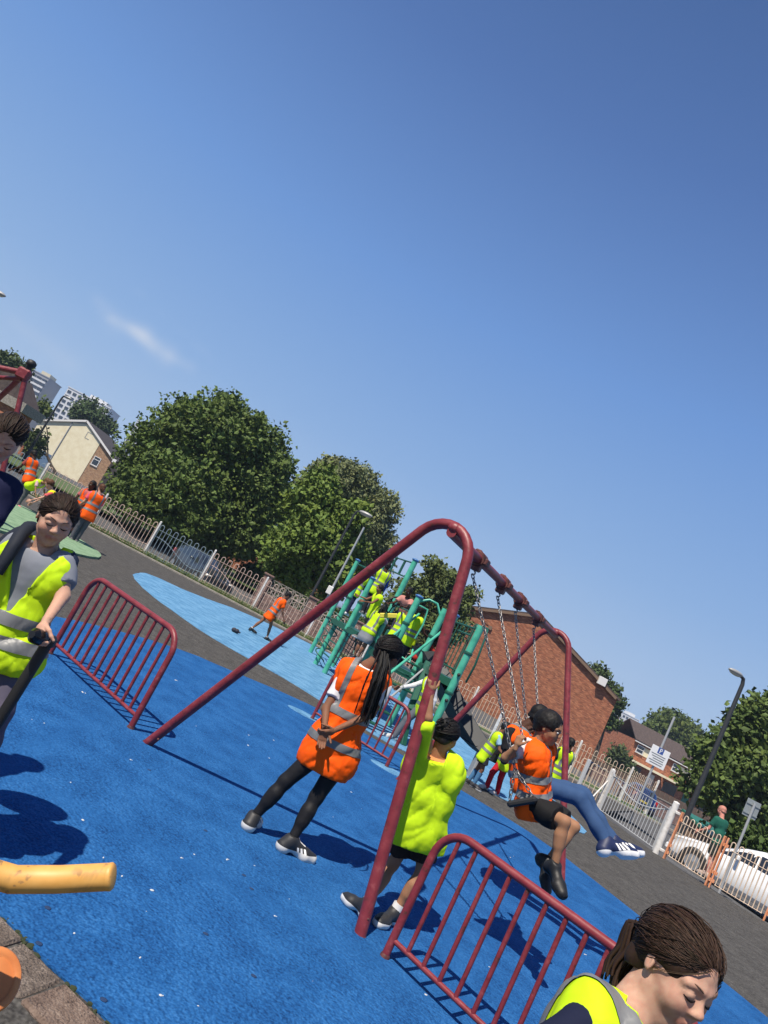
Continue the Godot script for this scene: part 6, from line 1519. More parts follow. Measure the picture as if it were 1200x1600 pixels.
	# shoes
	if S.has("shoes"):
		for k in ["R", "L"]:
			if not J.has("ank" + k): continue
			var an: Vector3 = J["ank" + k]; var td: Vector3 = J.get("toe" + k, F)
			var up: Vector3 = Vector3.UP
			if J.has("dangle"): var sh2: Vector3 = (J["kne" + k] - an).normalized(); var tn: Vector3 = td.normalized(); up = (sh2 - tn * sh2.dot(tn)).normalized()
			shoe(t, an, td, up, s * S.get("foot", 1.05), S.shoes, S.get("sole", Color(0.7, 0.7, 0.68)), S.get("stripes", false), maxf(cell * 0.62, 0.006), S.get("stripe_col", Color(0.75, 0.75, 0.75)), S.get("sole_h", 0.024))
	# hair
	var hb := MB.new(); var hc: Color = S.hair; var style: String = S.get("style", "short"); var hcell: float = S.get("hcell", cell * 0.7)
	var LP := func(x, y, z): return J.head + bs * (Vector3(x, y, z) * hs)
	if style == "short": hair_cap(hb, J.head, bs, hs, hcell, 0.055, hc, 0.003, -0.14, 0.20)
	elif style == "crop": hair_cap(hb, J.head, bs, hs, hcell, 0.022, hc, 0.002, -0.10, 0.22)
	else:
		hair_cap(hb, J.head, bs, hs, hcell, S.get("hthick", 0.030), hc, 0.0, -0.16, 0.22)
		if fine: strands(hb, J.head, bs, hs, S.get("nstrand", 320), S.get("gather", Vector3(0, 0.05, -0.5)), S.get("hthick", 0.030) + 0.004, hc, S.get("part", 0.0), 5, S.get("strand_r", 0.0022))
		if style == "bun":
			hb.col = hc; hb.ball(LP.call(0, 0.30, -0.42), Vector3.ONE * 0.17 * hs, bs, 12, 8); hb.col = Color.WHITE
			for k in (40 if cell < 0.016 else 14):
				var a := k * 2.4; var e := LP.call(0, 0.30, -0.42); var v := Vector3(cos(a), sin(a * 1.7) * 0.8, sin(a)).normalized(); lock(hb, [e + v * 0.10 * hs, e + v * 0.21 * hs, e + v * 0.20 * hs + Vector3(0.02, -0.02, 0.0).rotated(Vector3.UP, a)], 0.006, 0.003, hc, 1, 0.001, k, true)
		elif style == "tail": lock(hb, [LP.call(0, 0.05, -0.44), LP.call(0, 0.02, -0.58)] + S.get("tail", [LP.call(0, -0.25, -0.62), LP.call(0, -0.6, -0.5)]), 0.007, 0.003, hc, 46 if fine else 16, 0.016, 3)
		elif style == "braids": lock(hb, S.get("tail", [LP.call(0, 0.1, -0.44), LP.call(0, -0.3, -0.55), LP.call(0, -0.9, -0.5), LP.call(0, -1.5, -0.45)]), 0.0085, 0.004, hc, S.get("nbraid", 26), S.get("bspread", 0.026), 4, true)
		elif style == "long": lock(hb, [LP.call(0, 0.2, -0.40), LP.call(0, -0.2, -0.46), LP.call(0, -0.7, -0.42), LP.call(0, -1.1, -0.36)], 0.012, 0.005, hc, 24, 0.035, 4)
		elif style == "curly":
			var r := RandomNumberGenerator.new(); r.seed = 8
			for k in 90:
				var v := Vector3(r.randfn(), absf(r.randfn()) * 0.8 - 0.1, r.randfn() - 0.5).normalized(); hb.col = Color(hc.r, hc.g, hc.b) * r.randf_range(0.6, 1.5); hb.ball(LP.call(v.x * 0.40, 0.14 + v.y * 0.42, -0.08 + v.z * 0.46), Vector3.ONE * hs * r.randf_range(0.07, 0.12), Basis(), 6, 5)
	obj("hair", hb, hair_mat(), t, true)
	return t

# a standing, walking or climbing child: yaw 0 looks towards the camera; angles in degrees
func kid(label: String, foot: Vector3, height: float, yaw: float, pose: Dictionary, S: Dictionary) -> Node3D:
	var s := height / 1.42; var J := {}
	var F := Vector3(sin(deg_to_rad(yaw)), 0, cos(deg_to_rad(yaw))); var R := F.cross(Vector3.UP) * 1.0      # own right
	var lean := deg_to_rad(pose.get("lean", 0.0)); var ax := Vector3.UP.rotated(R, -lean)
	var hipy: float = 0.70 * s * pose.get("crouch", 1.0)
	var P: Vector3 = foot + Vector3.UP * hipy + F * pose.get("shift", 0.0)
	J.pelvis = P; J.chest = P + ax * 0.43 * s; J.lat = R; J.front = F
	var hl := deg_to_rad(pose.get("look_down", 10.0)); var ht := deg_to_rad(pose.get("turn", 0.0))
	var hf := F.rotated(Vector3.UP, ht); J.hfwd = hf.rotated(hf.cross(Vector3.UP), -hl); J.hup = Vector3.UP.rotated(hf.cross(Vector3.UP), -hl)
	J.head = J.chest + ax * 0.165 * s + F * 0.025 * s
	for k in ["R", "L"]:
		var sg := 1.0 if k == "R" else -1.0
		var a = pose.get("arm" + k, [8.0, 10.0, 15.0])      # forward, outward, elbow
		var d := Vector3.DOWN.rotated(R, deg_to_rad(a[0]) - lean * 0.5).rotated(F, deg_to_rad(a[1]) * sg)
		if d.dot(R * sg) < -0.01 and a[1] > 0: d = Vector3.DOWN.rotated(R, deg_to_rad(a[0]) - lean * 0.5).rotated(F, -deg_to_rad(a[1]) * sg)
		var sh: Vector3 = J.chest + R * sg * 0.150 * s - ax * 0.03 * s
		var e := sh + d * 0.25 * s; var bend := R.slide(d).normalized()
		J["elb" + k] = e; J["wri" + k] = e + d.rotated(bend, deg_to_rad(a[2])) * 0.215 * s
		if J["wri" + k].dot(F) < 0.0: pass
		var l = pose.get("leg" + k, [0.0, 0.0])              # thigh forward, knee bend
		var hp: Vector3 = P + R * sg * 0.075 * s; var td := Vector3.DOWN.rotated(R, deg_to_rad(l[0])).rotated(F, 0.03 * sg)
		var kn: Vector3 = hp + td * 0.335 * s; var sd2 := td.rotated(R, -deg_to_rad(l[1])); J["kne" + k] = kn; J["ank" + k] = kn + sd2 * 0.315 * s
		J["toe" + k] = F
	# stand on the lower foot
	var dy: float = foot.y + 0.066 * s - minf(J.ankL.y, J.ankR.y)
	for k in J:
		if not k in ["lat", "front", "hfwd", "hup", "toeL", "toeR"]: J[k] += Vector3(0, dy, 0)
	S["s"] = s
	return person(label, J, S)

const BROWN := Color(0.205, 0.098, 0.058)
const DARK := Color(0.070, 0.032, 0.020)
const TAN := Color(0.30, 0.155, 0.09)
const FAIR := Color(0.52, 0.30, 0.215)
const BLACK_HAIR := Color(0.010, 0.009, 0.009)
const BROWN_HAIR := Color(0.022, 0.013, 0.009)
func make_people():
	M.eye_white = mt(Color(0.62, 0.60, 0.57), 0.25); M.eye_dark = mt(Color(0.014, 0.009, 0.006), 0.1)
	M.band = mt(Color(0.165, 0.17, 0.175), 0.45, 0.0)
	girl_with_braids()
	girl_at_pole()
	boy_on_swing()
	boy_behind()
	girl_with_scooter()
	girl_far_left()
	girl_near_right()
	crowd()

func girl_with_braids():
	var z := 4.78; var J := {}
	J.head = Z(607, 1022, z - 0.02); J.chest = Z(573, 1045, z); J.pelvis = Z(521, 1160, z)
	J.lat = (Z(603, 1072, z - 0.03) - Z(537, 1050, z + 0.03)); J.front = Vector3(0.2, 0, -1)
	J.shL = Z(540, 1056, z + 0.02); J.shR = Z(602, 1074, z - 0.02)
	J.elbL = Z(509, 1108, z - 0.06); J.wriL = Z(507, 1140, z - 0.17); J.elbR = Z(580, 1116, z - 0.10); J.wriR = Z(523, 1141, z - 0.17)
	J.hdirL = Z(503, 1158, z - 0.18) - J.wriL; J.hdirR = Z(497, 1150, z - 0.20) - J.wriR
	J.palmL = Vector3(0.3, -0.2, 1); J.palmR = Vector3(-0.2, 0.3, -1); J.thumbL = Vector3(1, 0.2, 0); J.thumbR = Vector3(0.2, 1, 0.2)
	J.hipL = Z(503, 1172, z); J.hipR = Z(535, 1184, z)
	J.vest_extra = [[J.hipL, J.hipR, 0.092, 0.094], [Z(499, 1178, z), Z(526, 1191, z), 0.094, 0.100], [Z(515, 1150, z - 0.03), Z(535, 1158, z - 0.03), 0.085, 0.085]]
	var fl := G(388, 1297); var fr := G(447, 1334)
	J.ankL = Z(398, 1273, -fl.z); J.ankR = Z(457, 1309, -fr.z); J.kneL = Z(446, 1221, z - 0.02); J.kneR = Z(494, 1246, z - 0.03)
	J.ankL.y = 0.075; J.ankR.y = 0.075
	J.toeL = Vector3(0.15, 0, -1); J.toeR = Vector3(0.9, 0, -0.35)
	J.hfwd = Vector3(0.75, -0.12, -0.65).normalized(); J.hup = Vector3(0.10, 1, 0.0).normalized()
	var tail := [Z(600, 1018, z - 0.10), Z(598, 1040, z - 0.17), Z(590, 1065, z - 0.20), Z(578, 1100, z - 0.19), Z(569, 1126, z - 0.17)]
	person("girl in orange vest and black leggings, hands clasped behind back, long black braids", J, {"s": 0.95, "skin": BROWN, "hair": BLACK_HAIR, "style": "braids", "tail": tail, "nbraid": 56, "bspread": 0.030, "hthick": 0.055, "fine": true, "cell": 0.012, "hcell": 0.007, "head": 0.222, "bottom": "leggings", "bcol": Color(0.012, 0.012, 0.014), "brough": 0.6, "top": Color(0.66, 0.66, 0.68), "vest": ORANGE, "vest_drop": 0.15, "vest_wide": 1.12, "vest_inf": 0.028, "vneck": false, "bands": [0.02, 0.40], "shoes": Color(0.02, 0.02, 0.022), "sole": Color(0.62, 0.61, 0.585), "sole_h": 0.042, "stripes": true, "foot": 1.22, "curlL": 0.35, "curlR": 0.55, "open": false})
func girl_at_pole():
	var z := 4.42; var J := {}
	J.head = Z(698, 1150, z); J.chest = Z(683, 1186, z); J.pelvis = Z(655, 1285, z); J.front = Vector3(0.35, 0, -1)
	J.lat = Vector3(1, 0, 0.25); J.shL = Z(667, 1170, z - 0.10); J.shR = Z(703, 1197, z)
	J.elbL = Z(669, 1122, z - 0.22); J.wriL = Z(674, 1080, z - 0.20); J.hdirL = Z(676, 1050, z - 0.20) - J.wriL; J.palmL = Vector3(-0.5, 0, -1); J.thumbL = Vector3(1, 0.3, 0)
	J.elbR = Z(712, 1236, z + 0.14); J.wriR = Z(690, 1240, z + 0.28)
	J.hipL = Z(643, 1296, z + 0.02); J.hipR = Z(665, 1303, z)
	var fr := G(607, 1446); var fl := G(562, 1436)
	J.kneL = Z(614, 1350, z + 0.06); J.kneR = Z(659, 1362, z - 0.02); J.ankR = Z(619, 1420, -fr.z); J.ankL = Z(572, 1413, -fl.z); J.ankL.y = 0.075; J.ankR.y = 0.075
	J.toeL = Vector3(-0.5, 0, -0.6); J.toeR = Vector3(-0.55, 0, 0.75)
	J.hfwd = Vector3(0.7, -0.1, -0.7).normalized(); J.hup = Vector3(0.05, 1, 0).normalized()
	# the loose vest hangs off one shoulder, across the back and down to the knee
	J.vest_extra = [[Z(667, 1170, z - 0.10), Z(667, 1138, z - 0.20), 0.062, 0.056], [Z(660, 1210, z - 0.02), Z(637, 1275, z), 0.10, 0.10], [Z(655, 1240, z - 0.05), Z(690, 1258, z - 0.02), 0.08, 0.06], [Z(640, 1280, z - 0.03), Z(634, 1330, z - 0.03), 0.075, 0.055], [Z(630, 1255, z), Z(622, 1300, z), 0.05, 0.05]]
	var t = person("girl in loose neon yellow vest reaching up to hold the red swing leg", J, {"s": 0.88, "skin": TAN, "hair": BLACK_HAIR, "style": "bun", "fine": true, "cell": 0.012, "hcell": 0.007, "bottom": "shorts", "short_len": 0.72, "bcol": Color(0.022, 0.013, 0.011), "top": Color(0.62, 0.27, 0.10), "vest": NEON, "vest_drop": 0.10, "vest_wide": 1.15, "vest_inf": 0.046, "vneck": false, "bands": [], "straps": false, "vest_fold": 0.016, "vest_crease": 0.013, "vest_crease2": 0.0015, "shoes": Color(0.02, 0.02, 0.022), "sole": Color(0.68, 0.67, 0.65), "sole_h": 0.032, "socks": Color(0.66, 0.66, 0.66), "sock_h": 0.20, "foot": 1.1, "curlL": 0.75, "thumb_curl": 0.9, "open": true})
	return t
func boy_on_swing():
	var z := 4.80; var J := {}; var dd := Vector3(0.884, 0, 0.467)
	J.head = Vector3(1.632, 1.424, -4.78); J.chest = Z(840, 1166, z); J.pelvis = Z(833, 1252, z); J.front = dd + Vector3(0, 0.3, 0)
	J.lat = Vector3(-0.467, 0.05, 0.884); J.shR = Z(828, 1163, z - 0.03); J.shL = Z(854, 1160, z + 0.15)
	J.elbR = Z(789, 1184, z - 0.10); J.wriR = Z(807, 1166, z - 0.16); J.hdirR = Z(816, 1143, z - 0.15) - J.wriR; J.palmR = Vector3(0.7, -0.1, -0.6); J.thumbR = Vector3(0.4, 0.8, 0.5)
	J.elbL = Z(856, 1195, z + 0.20); J.wriL = Z(852, 1162, z + 0.30); J.palmL = Vector3(-0.5, 0, 0.8)
	J.hipR = Z(830, 1258, z - 0.08); J.hipL = Z(838, 1258, z + 0.08)
	J.kneR = Z(882, 1284, z - 0.26); J.kneL = Z(897, 1292, z - 0.08); J.ankR = Z(866, 1354, z - 0.28); J.ankL = Z(855, 1348, z - 0.12)
	var sh: Vector3 = Z(880, 1392, z - 0.20) - J.ankR; J.toeR = Z(886, 1390, z - 0.42) - J.ankR; J.toeL = Z(866, 1392, z - 0.22) - J.ankL
	J.dangle = true
	J.hfwd = Vector3(0.831, 0.0, 0.554).normalized(); J.hup = Vector3(-0.10, 0.985, 0.119).normalized()
	person("boy in orange vest and black shorts riding the swing, gripping the chain", J, {"s": 0.90, "skin": TAN, "hair": BLACK_HAIR, "style": "short", "fine": true, "cell": 0.012, "hcell": 0.0062, "head": 0.225, "bottom": "shorts", "short_len": 0.80, "bcol": Color(0.012, 0.012, 0.013), "top": Color(0.55, 0.55, 0.56), "vest": ORANGE, "vest_drop": 0.05, "vest_wide": 1.12, "vest_inf": 0.030, "bands": [0.16, 0.46], "shoes": Color(0.010, 0.010, 0.011), "sole": Color(0.012, 0.012, 0.013), "foot": 1.12, "curlR": 0.95, "curlL": 0.9, "thumb_curl": 0.9, "open": true, "vdepth": 0.35})
func boy_behind():
	var z := 6.15; var J := {}; var dd := Vector3(0.884, 0, 0.467)
	J.head = Z(843, 1121, z); J.chest = Z(812, 1143, z); J.pelvis = Z(824, 1216, z - 0.05); J.front = dd
	J.lat = Vector3(-0.467, 0.0, 0.884); J.shR = Z(797, 1146, z - 0.13); J.shL = Z(826, 1140, z + 0.14)
	J.elbR = Z(788, 1188, z - 0.18); J.wriR = Z(819, 1150, z - 0.10); J.hdirR = Z(826, 1132, z - 0.10) - J.wriR; J.palmR = Vector3(0.6, 0, -0.7); J.thumbR = Vector3(0, 1, 0.3)
	J.elbL = Z(838, 1180, z + 0.2); J.wriL = Z(846, 1140, z + 0.4)
	J.hipR = Z(826, 1222, z - 0.14); J.hipL = Z(832, 1220, z + 0.03)
	J.kneR = Z(905, 1246, z - 0.40); J.kneL = Z(910, 1240, z - 0.24); J.ankR = Z(948, 1318, z - 0.55); J.ankL = Z(958, 1316, z - 0.38)
	J.toeR = Z(1005, 1322, z - 0.50) - J.ankR; J.toeL = Z(1010, 1320, z - 0.34) - J.ankL; J.dangle = true
	J.hfwd = Vector3(0.85, -0.25, -0.25).normalized(); J.hup = Vector3(0.2, 1, 0).normalized()
	person("boy in blue jeans and navy trainers on the farther swing, legs stretched out", J, {"s": 1.06, "skin": DARK, "hair": BLACK_HAIR, "style": "crop", "fine": true, "cell": 0.013, "hcell": 0.009, "bottom": "trousers", "bcol": Color(0.035, 0.075, 0.17), "top": Color(0.012, 0.012, 0.014), "sleeve": "short", "vest": ORANGE, "vest_drop": 0.04, "bands": [0.16, 0.46], "shoes": Color(0.012, 0.02, 0.07), "sole": Color(0.72, 0.72, 0.72), "stripes": true, "foot": 1.30, "curlR": 0.9, "open": true})
func girl_with_scooter():
	var z := 2.92; var J := {}
	J.head = Vector3(-1.136, 1.285, -2.875); J.chest = Z(66, 868, z); J.pelvis = Z(2, 1010, z); J.front = Vector3(0.35, -0.2, 1)
	J.lat = Z(18, 842, z) - Z(100, 873, z); J.shL = Z(100, 880, z - 0.02); J.shR = Z(26, 848, z)
	J.elbL = Z(98, 932, z - 0.06); J.wriL = Z(70, 974, z - 0.18); J.hdirL = Z(56, 1000, z - 0.22) - J.wriL; J.palmL = Vector3(-0.5, -0.6, -0.5); J.thumbL = Vector3(0.6, 0.4, 0.5)
	J.elbR = Z(-45, 930, z - 0.05); J.wriR = Z(-50, 1010, z - 0.2)
	J.hipL = Z(18, 1030, z); J.hipR = Z(-18, 1018, z)
	var a := G(-75, 1220); J.kneL = Z(2, 1110, z - 0.05); J.ankL = Z(-22, 1190, z); J.kneR = Z(-50, 1120, z - 0.1); J.ankR = Z(-70, 1190, z); J.ankL.y = 0.18; J.ankR.y = 0.18
	J.toeL = Vector3(0.4, 0, 0.9); J.toeR = Vector3(0.4, 0, 0.9)
	J.hfwd = Vector3(0.523, -0.19, 0.831).normalized(); J.hup = Vector3(0.022, 0.978, 0.208).normalized()
	var t = person("girl in neon yellow vest and grey T-shirt leaning on a black scooter", J, {"s": 0.90, "skin": FAIR, "hair": BROWN_HAIR, "style": "bun_low", "fine": true, "cell": 0.011, "hcell": 0.0050, "head": 0.214, "nstrand": 500, "bottom": "leggings", "bcol": Color(0.10, 0.09, 0.13), "top": Color(0.20, 0.215, 0.25), "vest": NEON, "vest_drop": 0.03, "vest_wide": 1.02, "vest_sh": 0.40, "vest_inf": 0.028, "bands": [0.10, 0.32], "straps": false, "vdepth": 0.66, "shoes": Color(0.05, 0.05, 0.06), "curlL": 0.95, "thumb_curl": 0.8, "open": false, "brow": BROWN_HAIR, "smile": 0.2, "strand_r": 0.0011})
	# rucksack strap over her right shoulder
	var st := MB.new()
	st.tube([Z(52, 822, z + 0.10), Z(44, 824, z + 0.02), Z(32, 836, z - 0.07), Z(16, 862, z - 0.12), Z(-5, 895, z - 0.13)], [0.020, 0.026, 0.027, 0.025, 0.022], 12); obj("rucksack_strap", st, cloth(Color(0.018, 0.022, 0.032), 0.7), t)
	st = MB.new(); st.tube([Z(108, 868, z + 0.08), Z(111, 876, z - 0.01), Z(106, 900, z - 0.03), Z(100, 925, z + 0.02)], [0.026, 0.03, 0.026, 0.022], 12); obj("rucksack_strap", st, cloth(Color(0.012, 0.02, 0.045), 0.7), t)
	st = MB.new(); st.ball(Z(30, 890, z + 0.20), Vector3(0.15, 0.21, 0.09), Basis(), 16, 12); obj("rucksack", st, cloth(Color(0.02, 0.025, 0.04), 0.7), t)
	# black pole with a round grip
	var top := Z(76, 1002, z - 0.16); var g := Vector3(top.x - 0.02, 0.0, top.z + 0.02)
	var sc := thing("scooter", "black scooter stem with a round grip held by the girl in grey T-shirt", "scooter", g)
	var mb := MB.new(); mb.tube([top, g + Vector3(0, 0.10, 0)], 0.021, 14); obj("stem", mb, M.black, sc)
	var hb := Z(59, 995, z - 0.22); var bar := (hb - top).normalized()
	mb = MB.new(); mb.tube([top, hb + bar * 0.02], 0.013, 12); obj("handlebar", mb, M.black_gloss, sc)
	mb = MB.new(); mb.tube([hb - bar * 0.035, hb - bar * 0.03, hb + bar * 0.0, hb + bar * 0.02, hb + bar * 0.035], [0.018, 0.026, 0.030, 0.028, 0.014], 16); obj("grip", mb, M.black_gloss, sc)
	mb = MB.new(); mb.box(top + Vector3(0, 0.0, 0), Vector3(0.05, 0.05, 0.05), Basis(), 0.012); obj("clamp", mb, M.black, sc)
	var dk := g; var dv := Vector3(-0.75, 0, 0.4).normalized()
	mb = MB.new(); mb.bar(dk + Vector3(0, 0.11, 0) + dv * 0.02, dk + Vector3(0, 0.09, 0) + dv * 0.52, 0.11, 0.03, Vector3.UP, 0.008); obj("deck", mb, M.black, sc)
	for w in [0.0, 0.58]:
		mb = MB.new(); mb.lathe(dk + dv * w + Vector3(0, 0.055, 0) - dv.cross(Vector3.UP) * 0.012, dv.cross(Vector3.UP), [[0.02, 0], [0.05, 0], [0.055, 0.006], [0.055, 0.018], [0.05, 0.024], [0.02, 0.024]], 20); obj("wheel", mb, M.tyre, sc)
func girl_far_left():
	var z := 3.30; var J := {}
	J.head = Z(10, 683, z); J.chest = Z(-32, 735, z); J.pelvis = Z(-100, 880, z); J.front = Vector3(0.6, 0, 0.8); J.lat = Vector3(-0.8, 0, 0.6)
	J.elbL = Z(-10, 810, z); J.wriL = Z(-40, 850, z - 0.1); J.elbR = Z(-90, 800, z); J.wriR = Z(-90, 860, z - 0.1)
	J.kneL = Z(-120, 990, z); J.kneR = Z(-140, 980, z); J.ankL = Z(-150, 1060, z); J.ankR = Z(-160, 1050, z); J.ankL.y = 0.07; J.ankR.y = 0.07
	J.hfwd = Vector3(0.35, -0.60, 0.72).normalized(); J.hup = Vector3(0.16, 0.8, 0.55).normalized()
	person("dark-haired girl in navy top, head bowed, cut off by the picture's left edge", J, {"s": 1.05, "skin": FAIR, "hair": BROWN_HAIR, "style": "bun_low", "fine": true, "cell": 0.014, "hcell": 0.006, "bottom": "trousers", "bcol": Color(0.03, 0.03, 0.04), "top": Color(0.012, 0.014, 0.045), "sleeve": "long", "shoes": Color(0.05, 0.05, 0.05), "open": false}).set_meta("label", "dark-haired girl in navy top bowing her head beside the scooter girl")
func girl_near_right():
	var z := 1.52; var J := {}
	J.head = Vector3(0.957, 1.160, -1.511); J.chest = Z(980, 1590, z); J.pelvis = J.chest + Vector3(-0.10, -0.42, -0.04); J.front = Vector3(0.6, 0, 0.75); J.lat = Vector3(-0.75, 0, 0.6)
	J.shR = Z(900, 1604, z - 0.08); J.shL = Z(1010, 1605, z + 0.10)
	J.elbR = Z(815, 1665, z - 0.16); J.wriR = Z(850, 1800, z - 0.3); J.elbL = Z(1080, 1760, z + 0.1); J.wriL = Z(1150, 1880, z)
	J.hfwd = Vector3(0.37, -0.185, 0.91).normalized(); J.hup = Vector3(0.118, 0.983, 0.145).normalized()
	var tail := [Z(990, 1492, z + 0.10), Z(972, 1512, z + 0.11), Z(962, 1552, z + 0.10)]
	J.kneR = J.pelvis + Vector3(0.05, -0.33, 0.1); J.kneL = J.pelvis + Vector3(0.1, -0.33, -0.05); J.ankR = Vector3(J.kneR.x, 0.07, J.kneR.z); J.ankL = Vector3(J.kneL.x, 0.07, J.kneL.z)
	person("girl with brown ponytail in neon vest over navy top, close to the red guard rail", J, {"s": 0.86, "skin": FAIR, "hair": Color(0.030, 0.017, 0.011), "style": "tail", "tail": tail, "gather": Vector3(0, 0.02, -0.5), "fine": true, "cell": 0.0105, "hcell": 0.0042, "head": 0.220, "bottom": "trousers", "bcol": Color(0.02, 0.02, 0.03), "top": Color(0.010, 0.013, 0.035), "sleeve": "long", "vest": NEON, "vest_drop": 0.0, "vest_sh": 0.46, "vest_inf": 0.024, "bands": [0.2, 0.4], "shoes": Color(0.05, 0.05, 0.05), "open": false, "smile": 0.8, "part": 0.1, "strand_r": 0.0009, "nstrand": 900, "hands": false})

